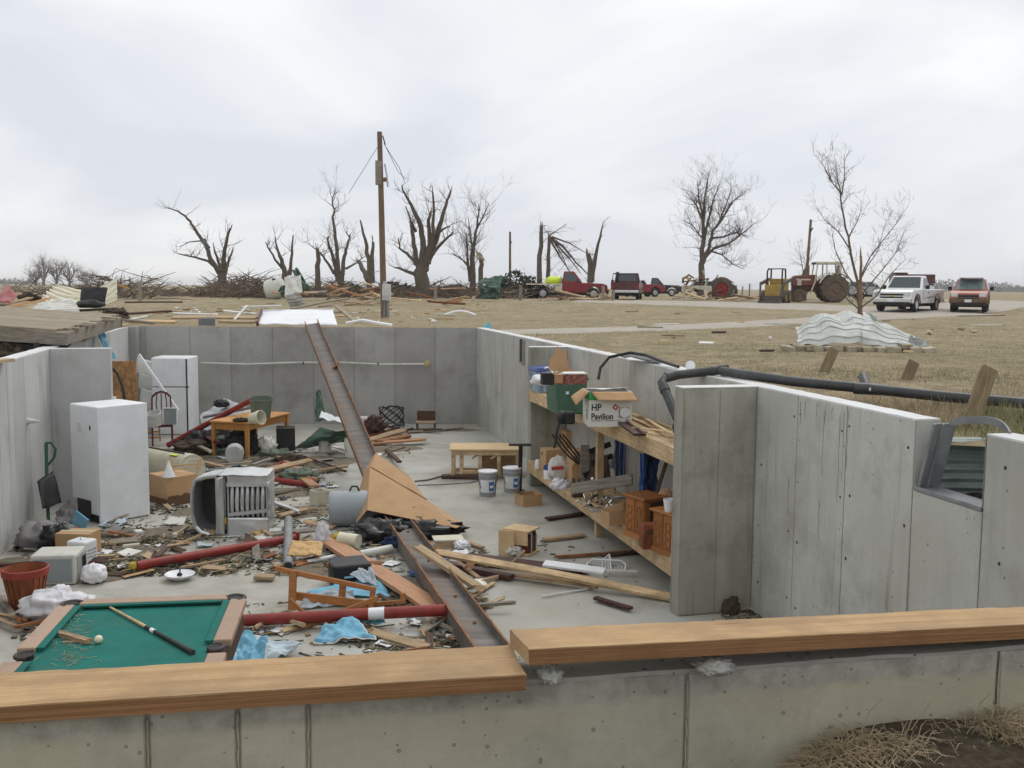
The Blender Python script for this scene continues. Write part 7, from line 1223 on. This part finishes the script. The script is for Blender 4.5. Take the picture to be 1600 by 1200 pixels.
t = thing('liquid_tank', 'pale rounded tank lying in the branches behind the white metal', 'tank', gd(430, 61)); MB().lathe([(.001, -.62), (.4, -.6), (.6, -.5), (.64, -.35), (.64, .35), (.6, .5), (.4, .6), (.001, .62)], 24, Matrix.Translation((0, 0, .62)) @ Matrix.Rotation(1.3, 4, 'Y')).build('shell', 'beige', t, smooth=True); MB().lathe([(.12, .0), (.12, .1), (.001, .1)], 12, Matrix.Translation((0, -.3, 1.15))).build('filler_cap', 'black', t)
# white panel and boards just behind the back wall
t = thing('garage_door_panel', 'white sheet metal door panel lying behind the back wall', 'panel', gd(465, 26)); o0 = Vector(t.location); K = lambda x, y, D: at(x, y, D) - o0
crumple('panel_sheet', None, None, [K(402, 507, 25), K(527, 507, 25), K(520, 485, 27), K(408, 486, 27)], 'white', .05, 3, 2, 30, 14, .03, parent=t); MB().bar(K(402, 507, 24.9), K(409, 486, 26.9), .05, .12).build('edge_strip', 'maroon', t); MB().bar(K(407, 486, 27), K(522, 484, 27), .04, .06).build('top_edge', 'white', t)
tag(MB().box((0, 0, .15), (.4, .25, .3)).build('concrete_block', 'block', None, bevel=.01, loc=gd(322, 26.0), rot=(0, 0, .2)), 'grey concrete block behind the back wall', 'block')
for i, (a_, c_, w_, m, D0, D1) in enumerate((((270, 496), (402, 496), .25, 'pine_old', 26.5, 26.2), ((205, 502), (275, 503), .2, 'pine', 25, 24.8), ((345, 502), (400, 503), .2, 'pine_old', 25.5, 25), ((270, 490), (340, 492), .12, 'white_old', 28, 28), ((350, 486), (400, 491), .1, 'white_old', 27.5, 27), ((366, 500), (386, 478), .06, 'white_old', 26, 27.2), ((378, 480), (440, 478), .06, 'white_old', 27.2, 27.5), ((525, 478), (556, 503), .1, 'weathered', 28, 25.5), ((540, 505), (565, 500), .08, 'white', 25.5, 25.5), ((565, 500), (612, 508), .08, 'white', 25.5, 25), ((160, 502), (200, 488), .1, 'weathered', 24, 26), ((200, 490), (268, 486), .08, 'dark_wood', 27, 28), ((455, 482), (545, 466), .1, 'weathered', 34, 38))):
    plank('yard_board', ['long pale board behind the back wall near the block', 'pale board at the back left corner', 'tan board left of the white door panel', 'white trim board behind the concrete block', 'white strip left of the white door panel', 'bent white strip standing left of the door panel', 'white strip bridging to the white door panel', 'grey stick leaning right of the white door panel', 'short white gutter piece behind the wall', 'white gutter piece angled behind the wall', 'weathered stick by the deck platform', 'dark lath lying on the field at left', 'long pole lying from the crumpled metal'][i], 'board', at(*a_, D0), at(*c_, D1), w_, .05, m, roll=.2)
tag(MB().tube([gd(695 + 4 * k_, 41) + Vector((0, 0, .04 + .16 * math.sin(math.pi * k_ / 12))) for k_ in range(13)], .05, 8).build('white_hose', 'white', smooth=True), 'curved white duct piece lying on the field', 'duct'); tag(crumple('blue_scrap', None, None, [at(752, 513, 24.6), at(770, 514, 24.4), at(766, 505, 24.8), at(758, 507, 24.9)], 'teal', .05, 3, 2, 8, 8, .01), 'bright blue scrap on the back right wall corner', 'scrap')
# ================================================================ left heap: deck platform, ribbed panels, clutter
pA = at(105, 516, 15.4); ux = (at(-60, 505, 15.2) - pA).normalized(); uy = at(165, 490, 18.6) - pA; Ld_ = uy.length; uy = (uy - ux * uy.dot(ux)).normalized(); uz = (-ux).cross(uy)
M_ = Matrix(((-ux.x, uy.x, uz.x, pA.x), (-ux.y, uy.y, uz.y, pA.y), (-ux.z, uy.z, uz.z, pA.z), (0, 0, 0, 1)))
t = thing('deck_platform', 'weathered wooden deck platform thrown beside the left wall', 'deck', pA)
t.matrix_world = M_; rr = random.Random(31)
for k in range(46):
    y = .07 + k * .143
    if y > Ld_: break
    MB().box((-2.2 + rr.uniform(-.22, .10), y, -.018), (4.5, .132, .036)).build('deck_plank', 'weathered', t)
for y in (0.02, Ld_): MB().box((-2.2, y - .04, -.135), (4.44, .045, .19)).build('rim_joist', 'grey_wood', t)
for x in (.02, 1.2, 2.4, 3.6): MB().box((-x, Ld_ / 2, -.135), (.045, Ld_ - .1, .188)).build('joist', 'grey_wood', t)
def lp(px, py, D): return at(px, py, D)
crumple('ribbed_panel', 'large cream ribbed metal panel curving over the left heap', 'metal sheet', [lp(66, 468, 30), lp(182, 466, 29), lp(183, 437, 32), lp(90, 448, 33)], 'cream', .18, 1.4, 2, 30, 90, .012, rib=.09, ribn=5, sag=.35); crumple('ribbed_panel', 'white ribbed metal panel pieces lying behind the deck platform', 'metal sheet', [lp(38, 491, 24), lp(125, 490, 24), lp(112, 468, 26), lp(60, 478, 26)], 'white_old', .06, 2, 5, 24, 90, .012, rib=.08, ribn=6)
for i, (a_, c_, w_, m, D0, D1) in enumerate((((0, 484), (75, 466), .2, 'table_wood', 26, 29), ((0, 478), (48, 465), .18, 'splinter', 27, 30), ((20, 488), (70, 476), .14, 'pine_old', 25, 27), ((130, 505), (172, 500), .14, 'treated', 20, 21), ((125, 520), (200, 508), .2, 'pine_old', 17.2, 20.5), ((128, 530), (170, 502), .12, 'treated', 16.5, 19.5), ((165, 497), (240, 505), .09, 'grey_wood', 23, 24), ((170, 490), (215, 500), .09, 'dark_wood', 24, 24), ((178, 505), (232, 494), .06, 'white_old', 23, 24.5), ((185, 445), (200, 450), .3, 'table_wood', 36, 36), ((60, 460), (140, 448), .12, 'dark_wood', 38, 40), ((195, 472), (285, 472), .14, 'dark_wood', 44, 44))):
    plank('heap_board', ['orange board at the left edge of the heap', 'splintered board above the orange one at the left edge', 'pale board below the orange one at the left edge', 'greenish board right of the deck platform', 'tan sill board along the left wall top', 'greenish board leaning on the left wall beside the deck', 'grey stick right of the black chair', 'dark stick right of the black chair', 'white strip near the back left corner', 'orange plywood scrap behind the ribbed panel', 'dark pole above the ribbed panel', 'dark plank lying on the field'][i], 'board', lp(*a_, D0), lp(*c_, D1), w_, .045, m, roll=.2 * (i % 3 - 1), ragged=.04)
crumple('red_plastic_sheet', 'bright red plastic panel at the left edge of the heap', 'panel', [lp(-8, 470, 27), lp(14, 473, 26.5), lp(28, 462, 27.2), lp(8, 443, 28)], 'light_red', .06, 2, 1, 8, 8, .02)
t = thing('black_chair', 'overturned black office chair behind the deck platform', 'chair', lp(142, 488, 25)); o0 = Vector(t.location); blob('seat', None, None, (0, 0, .2), (.35, .3, .12), 'black', .15, 2, 1, parent=t); crumple('backrest', None, None, [(-.3, .1, .2), (.3, .1, .2), (.32, .25, .62), (-.3, .25, .6)], 'black', .03, 2, 2, 8, 8, .08, parent=t); MB().bar((-.2, -.2, .05), (.7, -.1, .1), .08, .06).build('base_bar', 'black', t)
for k in range(6): blob('dark_rubble', ['dark rubble under the deck platform, nearest', 'dark rubble under the deck platform, second', 'dark rubble under the deck platform, third', 'dark rubble right of the black chair', 'dark rubble by the sill board', 'dark rubble left of the ribbed panel'][k], 'rubble', [gd(60, 15.6), gd(20, 15.5), gd(-20, 16), lp(180, 494, 24.5), lp(150, 512, 19.5), lp(45, 468, 31)][k] + Vector((0, 0, .05)), (.5, .4, .2) if k < 3 else (.3, .3, .14), 'litter_dark' if k % 2 else 'black', .5, 3, k)
plank('corner_sill', 'short pale plank on the left wall top at the picture edge', 'plank', wl_ := G(-30, 568, 2.33), G(15, 562, 2.33), .14, .04, 'pine_old')
# ================================================================ grass, litter (things nobody could count)
rg = np.random.default_rng(5)
def blades(name, label, P, H, W_, mats, lean=.5, cat='grass'):
    n = len(P); a = rg.uniform(0, 2 * np.pi, n); la = rg.uniform(0, 2 * np.pi, n); l_ = rg.uniform(.1, 1, n) * lean
    dx, dy = np.cos(a) * W_ / 2, np.sin(a) * W_ / 2
    V = np.zeros((n, 3, 3)); V[:, 0] = P; V[:, 1] = P; V[:, 2] = P
    V[:, 0, 0] -= dx; V[:, 0, 1] -= dy; V[:, 1, 0] += dx; V[:, 1, 1] += dy
    V[:, 2, 0] += np.cos(la) * l_ * H; V[:, 2, 1] += np.sin(la) * l_ * H; V[:, 2, 2] += H * np.sqrt(np.clip(1 - (l_ * .8) ** 2, .05, 1))
    me = bpy.data.meshes.new(name); me.vertices.add(3 * n); me.vertices.foreach_set('co', V.reshape(-1)); me.loops.add(3 * n); me.loops.foreach_set('vertex_index', np.arange(3 * n, dtype=np.int32)); me.polygons.add(n); me.polygons.foreach_set('loop_start', np.arange(0, 3 * n, 3, dtype=np.int32)); me.polygons.foreach_set('loop_total', np.full(n, 3, dtype=np.int32))
    for m in mats: me.materials.append(MATS[m])
    me.polygons.foreach_set('material_index', np.array([1 if noise.noise(Vector((p_[0] * .35, p_[1] * .35, 7))) + .5 * noise.noise(Vector((p_[0] * 1.3, p_[1] * 1.3, 2))) + rg.normal(0, .18) > .12 else 0 for p_ in P], dtype=np.int32)); me.update(); me.validate(); o = bpy.data.objects.new(name, me); C.objects.link(o); return tag(o, label, cat, kind='stuff')
def field(n, xr, yr, cond=None, dmin=.3, pw=1.0):
    px = rg.uniform(*xr, n); py = rg.uniform(*yr, n); out = []; hh_ = []
    OP = [(p.x, p.y) for p in OUTER]; wc_ = BRc + dR * (s0 - .72) + v2(-dR.y, dR.x) * WT
    for x, y in zip(px, py):
        p = G(float(x), float(y), 2.1)
        if p.y > 70 or p.y < 1: continue
        ins = True
        for i in range(4):
            a_, c_ = OP[i], OP[(i + 1) % 4]
            if (c_[0] - a_[0]) * (p.y - a_[1]) - (c_[1] - a_[1]) * (p.x - a_[0]) < -.02: ins = False; break
        if ins: continue
        qa = (Vector((p.x, p.y, 0)) - wc_).dot(dR) / .6; qb = (Vector((p.x, p.y, 0)) - wc_).dot(v2(-dR.y, dR.x)) / .86
        if qa * qa + qb * qb < 1: continue
        cl = noise.noise(Vector((p.x * .5, p.y * .5, 3)))
        if cl < -.25 and rg.random() < .6: continue
        out.append((p.x, p.y, gz(p.x, p.y) - .01)); hh_.append((.03 + .07 * rg.random()) * (1 + .5 * cl) * (1.0 if p.y > 14 else 1.15))
    return np.array(out), np.array(hh_)
P1_, H1_ = field(110000, (745, 1640), (505, 720)); P3_, H3_ = field(26000, (1640, 2300), (505, 760)); P1_ = np.vstack([P1_, P3_]); H1_ = np.concatenate([H1_, H3_]); P2_, H2_ = field(40000, (-20, 1640), (470, 525))
blades('dead_grass', 'short tan dead grass covering the field', np.vstack([P1_, P2_]), np.concatenate([H1_ * .58, H2_ * .5]), np.concatenate([np.full(len(P1_), .010), np.full(len(P2_), .02)]), ['straw', 'straw_green'], .9)
# taller tufts along the long drain pipe and the near wall
T = []; TH2 = []
for cx__, cy__, n, rad, hgt_ in [(1470 + 40 * k, 640 + 10 * k, 260, .3, .2) for k in range(5)] + [(1330, 635, 160, .25, .12), (1420, 640, 160, .25, .12)]:
    c = gnd(cx__, cy__)
    for _ in range(n): a = rg.uniform(0, 6.28); r_ = rad * math.sqrt(rg.random()) * 1.6; x, y = c.x + r_ * math.cos(a), c.y + r_ * math.sin(a) * .6; T.append((x, y, gz(x, y) - .01)); TH2.append(hgt_ * rg.uniform(.5, 1.1))
keep = [i for i, p in enumerate(T) if (Vector((p[0], p[1], 0)) - BRc).dot(v2(-dR.y, dR.x)) > WT + .04]
blades('grass_tufts', 'taller tan grass tufts along the black drain pipe', np.array([T[i] for i in keep]), np.array([TH2[i] for i in keep]), .01, ['straw', 'straw_green'], .8)
b = MB(); rr = random.Random(4)                                    # dry grass clumps by the near wall: bent stems
dN2 = v2(dN.y, -dN.x)
for s, off, n, ln, rad in ((1.96, .05, 900, .13, .09), (2.08, .09, 420, .12, .10), (2.50, .04, 800, .13, .09), (2.66, .08, 700, .14, .12), (2.3, .03, 60, .07, .14), (2.3, .3, 60, .08, .3)):
    for _ in range(n):
        c = No + dN * (s + rr.gauss(0, rad * .6)) + dN2 * (off + abs(rr.gauss(0, rad * .5))); p = Vector((c.x, c.y, gz(c.x, c.y) - .01)); a = rr.uniform(0, 6.28); d = Vector((math.cos(a), math.sin(a), rr.uniform(.1, 1.2))).normalized(); l_ = ln * rr.uniform(.3, 1.1); b.tube([p, p + d * l_ * .5 + Vector((0, 0, .01)), p + d * l_ + Vector((0, 0, -.25 * l_))], [.0013, .0011, .0004], 3, caps=False)
for s, dx, h_ in ((2.38, .02, .11), (2.05, .03, .13), (2.2, .05, .12)):
    c = No + dN * s + dN2 * .06; p = Vector((c.x, c.y, gz(c.x, c.y))); b.tube([p, p + Vector((dx, 0, h_ * .7)), p + Vector((dx * 2, -.01, h_))], [.002, .0015, .0008], 3, caps=False)
tag(b.build('dry_grass_clumps', 'dry_straw'), 'dry straw-coloured grass clumps at the foot of the near wall', 'grass', kind='stuff')
q = MB(); q.sheet(lambda u, v: (lambda c: (c.x, c.y, gz(c.x, c.y) + .006))(No + dN * (1.2 + 2.2 * u) + dN2 * (.005 + 1.3 * v)), 40, 24, .006); o = q.build('bare_soil', 'dirt', smooth=True); o['kind'] = 'structure'
# floor litter
def litter(name, label, zones, m, size, thick=.006, long=1.0, cat='litter', zj=.03):
    b = MB(); rr = random.Random(hash(name) % 1000 if False else len(name) * 7 + 3)
    for (x0, y0, x1, y1, n) in zones:
        for _ in range(n):
            x, y = rr.uniform(x0, x1), rr.uniform(y0, y1); p = G(x, y, .006)
            if noise.noise(Vector((p.x * 1.1, p.y * 1.1, 1))) < .08 and rr.random() < .85: continue
            s = size * rr.uniform(.35, 1.4); p.z = .008 + zj * rr.random() ** 3
            b.box((0, 0, 0), (s * long * rr.uniform(.7, 1.6), s * rr.uniform(.25, .8) / (1 if long < 2 else 1.5), thick * rr.uniform(.5, 1.6)), Matrix.Translation(p) @ Matrix.Rotation(rr.uniform(0, 6.3), 4, 'Z') @ Matrix.Rotation(rr.uniform(-.3, .3), 4, 'X'))
    return tag(b.build(name, m), label, cat, kind='stuff')
ZL = [(20, 840, 240, 900, 520), (160, 790, 470, 850, 900), (230, 830, 470, 900, 500), (300, 690, 520, 780, 1100), (400, 780, 600, 890, 700), (560, 640, 640, 720, 120), (600, 860, 760, 980, 260), (380, 940, 640, 1040, 220), (20, 950, 100, 1000, 80), (660, 970, 760, 1030, 160), (840, 840, 1040, 950, 14), (1120, 940, 1200, 985, 60)]
sc_z = lambda k: [(a, b_, c, d, int(n * k * .75)) for a, b_, c, d, n in ZL]
litter('leaf_litter', 'brown leaf and bark litter strewn over the basement floor', sc_z(1.4), 'litter_brown', .04); litter('dark_litter', 'dark wet scraps strewn over the basement floor', sc_z(1.6), 'litter_dark', .04); litter('straw_litter', 'straw and twigs strewn over the basement floor', sc_z(.55), 'straw', .014, .004, 7.0, zj=.04); litter('green_litter', 'olive grass clippings strewn over the basement floor', sc_z(2.0), 'litter_green', .035, .006, 3, zj=.03); litter('paper_litter', 'white paper and plaster bits strewn over the floor', sc_z(.3), 'white_paper', .05); litter('wood_chips', 'tan wood chips strewn over the basement floor', sc_z(.16), 'splinter', .07, .015, 2.2)
def mound(name, label, spots, m):
    b = MB(); k = 0
    for (x, y, rx, ry, h_) in spots:
        c = G(x, y, 0); k += 1; n1_, n2_ = 26, 6; vs_ = []; fs_ = []
        for j in range(n2_ + 1):
            for i in range(n1_):
                a = 2 * math.pi * i / n1_; r_ = j / n2_; w2 = 1 + .35 * noise.noise(Vector((math.cos(a) * 1.5 + k * 3, math.sin(a) * 1.5, k))); px_ = c.x + rx * r_ * w2 * math.cos(a); py_ = c.y + ry * r_ * w2 * math.sin(a)
                vs_.append((px_, py_, .003 + h_ * (1 - r_ ** 1.6) * (.5 + .8 * abs(noise.noise(Vector((px_ * 5, py_ * 5, k))))) - (.006 if j == n2_ else 0)))
        for j in range(n2_):
            for i in range(n1_): i2 = (i + 1) % n1_; fs_.append((j * n1_ + i, (j + 1) * n1_ + i, (j + 1) * n1_ + i2, j * n1_ + i2))
        b.add(vs_, fs_)
    return tag(b.build(name, m, smooth=True), label, 'mud', kind='stuff')
mound('mud_patches', 'thin brown mud and debris patches over the floor', [(120, 900, .6, .35, .025), (250, 835, .9, .5, .03), (380, 870, .7, .3, .03), (420, 730, 1.4, .8, .05), (350, 720, 1.2, .7, .05), (500, 720, .8, .6, .03), (470, 800, .6, .4, .03), (200, 860, .5, .4, .03), (640, 1000, .25, .12, .02), (710, 1020, .3, .12, .02), (60, 880, .5, .4, .03), (500, 890, .6, .4, .03), (660, 910, .4, .4, .03), (440, 770, .8, .4, .04), (330, 800, .6, .4, .03), (600, 700, .7, .5, .03), (250, 720, 1.0, .8, .05), (1170, 965, .25, .08, .03), (720, 672, .5, .2, .04)], 'floor_mud')
# loose splintered scraps and papers, told apart singly
rr = random.Random(9)
for k in range(95):
    zn = rr.choice(ZL[:10]); x, y = rr.uniform(zn[0], zn[2]), rr.uniform(zn[1], zn[3]); a = rr.uniform(0, 3.14); p = G(x, y, .03 + .05 * rr.random()); ln = rr.uniform(.18, .75); q = p + Vector((math.cos(a), math.sin(a), rr.uniform(-.04, .08))) * ln; q.z = max(q.z, .02)
    mm_ = rr.choice(['splinter', 'pine_old', 'dark_wood', 'weathered', 'rust', 'maroon', 'grey_wood']); wd_ = {'splinter': 'splintered brown', 'pine_old': 'dull tan', 'dark_wood': 'dark brown', 'weathered': 'weathered', 'rust': 'rusty red', 'maroon': 'dark maroon', 'grey_wood': 'grey'}[mm_]
    plank('wood_scrap', '%s %s wood scrap on the floor %s' % ('long' if ln > .45 else 'short', wd_, ['by the beige appliance', 'in front of the furnace', 'along the red column', 'around the wooden table', 'near the grey pipe', 'behind the steel beam top', 'just left of the steel beam', 'among the blue towels', 'left of the pool table', 'near the lower beam end'][ZL.index(zn)]), 'wood scrap', p, q, rr.uniform(.03, .11), rr.uniform(.012, .035), mm_, roll=rr.uniform(-.4, .4), ragged=.05, group='wood scraps on the floor')
for k, (x, y, w_, h_) in enumerate(((667, 970, .34, .26), (708, 995, .12, .14), (612, 880, .2, .16), (165, 862, .2, .18), (190, 884, .12, .1), (437, 985, .2, .14), (290, 776, .16, .14), (520, 760, .2, .14), (430, 755, .16, .12), (246, 852, .1, .08))):
    c = G(x, y, .02); a = .5 * k; ex, ey = Vector((math.cos(a), math.sin(a), 0)) * w_ / 2, Vector((-math.sin(a), math.cos(a), 0)) * h_ / 2
    crumple('paper_sheet', ['largest printed paper sheet lying left of the steel beam', 'small white card on bare concrete near the beam', 'white paper by the long orange board', 'yellowish folded paper beside the small carton', 'small white paper at the red column end', 'white paper beneath the red column near the pool table', 'pink and white leaflet left of the furnace', 'white paper scrap near the grey drum', 'white paper scrap behind the furnace', 'white block-like paper wad before the freezer'][k], 'paper', [c - ex - ey, c + ex - ey, c + ex + ey, c - ex + ey], 'white_paper', .02, 2.5, k, 8, 8, .003, zmin=.012)
for k, (x, y, w_, d_, h_, m) in enumerate(((413, 905, .22, .1, .05, 'pine_old'), (216, 839, .1, .1, .09, 'white_old'), (278, 836, .2, .07, .04, 'cream'), (690, 886, .12, .1, .1, 'blue_plastic'), (650, 900, .12, .1, .06, 'blue_dark'), (205, 855, .2, .08, .04, 'cream'))):
    tag(MB().box((0, 0, h_ / 2), (w_, d_, h_)).build('debris_block', m, None, bevel=.008, loc=G(x, y, .02), rot=(.1, .05, k * .7)), ['short wood block lying alone by the chair frame', 'small white block in front of the freezer', 'cream tile piece in front of the furnace', 'bright blue plastic piece on the steel beam', 'dark blue plastic piece left of the steel beam', 'cream tile piece right of the small carton'][k], 'scrap')

# larger mixed wreckage: drywall, insulation, plastic and cloth pieces
rr = random.Random(15); LOCN = ['by the beige appliance', 'in front of the furnace', 'along the red column', 'around the wooden table', 'near the grey pipe', 'behind the steel beam top', 'just left of the steel beam', 'among the blue towels', 'left of the pool table', 'near the lower beam end']
for k in range(64):
    zi = rr.choice((0, 1, 1, 2, 3, 3, 3, 4, 4, 5, 6, 7)); zn = ZL[zi]; x, y = rr.uniform(zn[0], zn[2]), rr.uniform(zn[1], zn[3]); c = G(x, y, .03); a = rr.uniform(0, 6.28); sz = rr.uniform(.12, .38); h_ = sz * rr.uniform(.4, .9); ex, ey = Vector((math.cos(a), math.sin(a), rr.uniform(-.2, .25))) * sz / 2, Vector((-math.sin(a), math.cos(a), rr.uniform(-.1, .3))) * h_ / 2
    kd = rr.choice((('drywall_piece', 'white drywall', 'white_old', .014, .006), ('drywall_piece', 'grey drywall', 'beige', .014, .006), ('insulation_piece', 'pinkish insulation', 'osb', .03, .03), ('plastic_sheet', 'dark plastic', 'black_bag', .004, .04), ('cloth_scrap', 'grey cloth', 'grey_cloth', .006, .04), ('plastic_sheet', 'clear plastic', 'bag', .004, .035), ('tarpaper_piece', 'black tarpaper', 'rubber', .006, .015), ('cloth_scrap', 'pale blue cloth', 'pale_cloth', .006, .04), ('carton_scrap', 'torn cardboard', 'carton', .006, .012), ('siding_piece', 'white siding', 'white', .006, .01)))
    crumple(kd[0], '%s %s piece lying %s' % ('large' if sz > .28 else 'small', kd[1], LOCN[zi]), kd[0].split('_')[0], [c - ex - ey, c + ex - ey * rr.uniform(.6, 1.2), c + ex * rr.uniform(.5, 1.1) + ey, c - ex * rr.uniform(.6, 1) + ey], kd[2], kd[4], 2.5, k * 1.7, 9, 9, kd[3], zmin=.014, group='wreckage pieces on the floor')
q = MB()
for k in range(130):                                        # chaff caught along the left cushion of the pool table
    p = G(*[(rr.gauss(112, 18), rr.uniform(960, 1040))][0], PH - .024); p.z += rr.random() * .006; a = rr.uniform(0, 6.28); d = Vector((math.cos(a), math.sin(a), 0)) * rr.uniform(.01, .04); q.tube([p - d, p + d], .0014, 3)
tag(q.build('chaff', 'dry_straw'), 'straw chaff scattered along the left pool table cushion', 'straw', kind='stuff')

# ================================================================ haze
hz = MB().box((0, 0, 7.0), (6800, 6800, 17.0)).build('haze', 'white'); hm = bpy.data.materials.new('haze'); hm.use_nodes = True; hm.node_tree.nodes.remove(hm.node_tree.nodes['Principled BSDF'])
hv = hm.node_tree.nodes.new('ShaderNodeVolumePrincipled'); hv.inputs['Color'].default_value = (.97, .98, 1, 1); hv.inputs['Density'].default_value = .00035; hm.node_tree.links.new(hv.outputs[0], hm.node_tree.nodes['Material Output'].inputs['Volume']); hz.data.materials[0] = hm; tag(hz, 'thin pale haze in the air over the whole field', 'haze', kind='stuff')
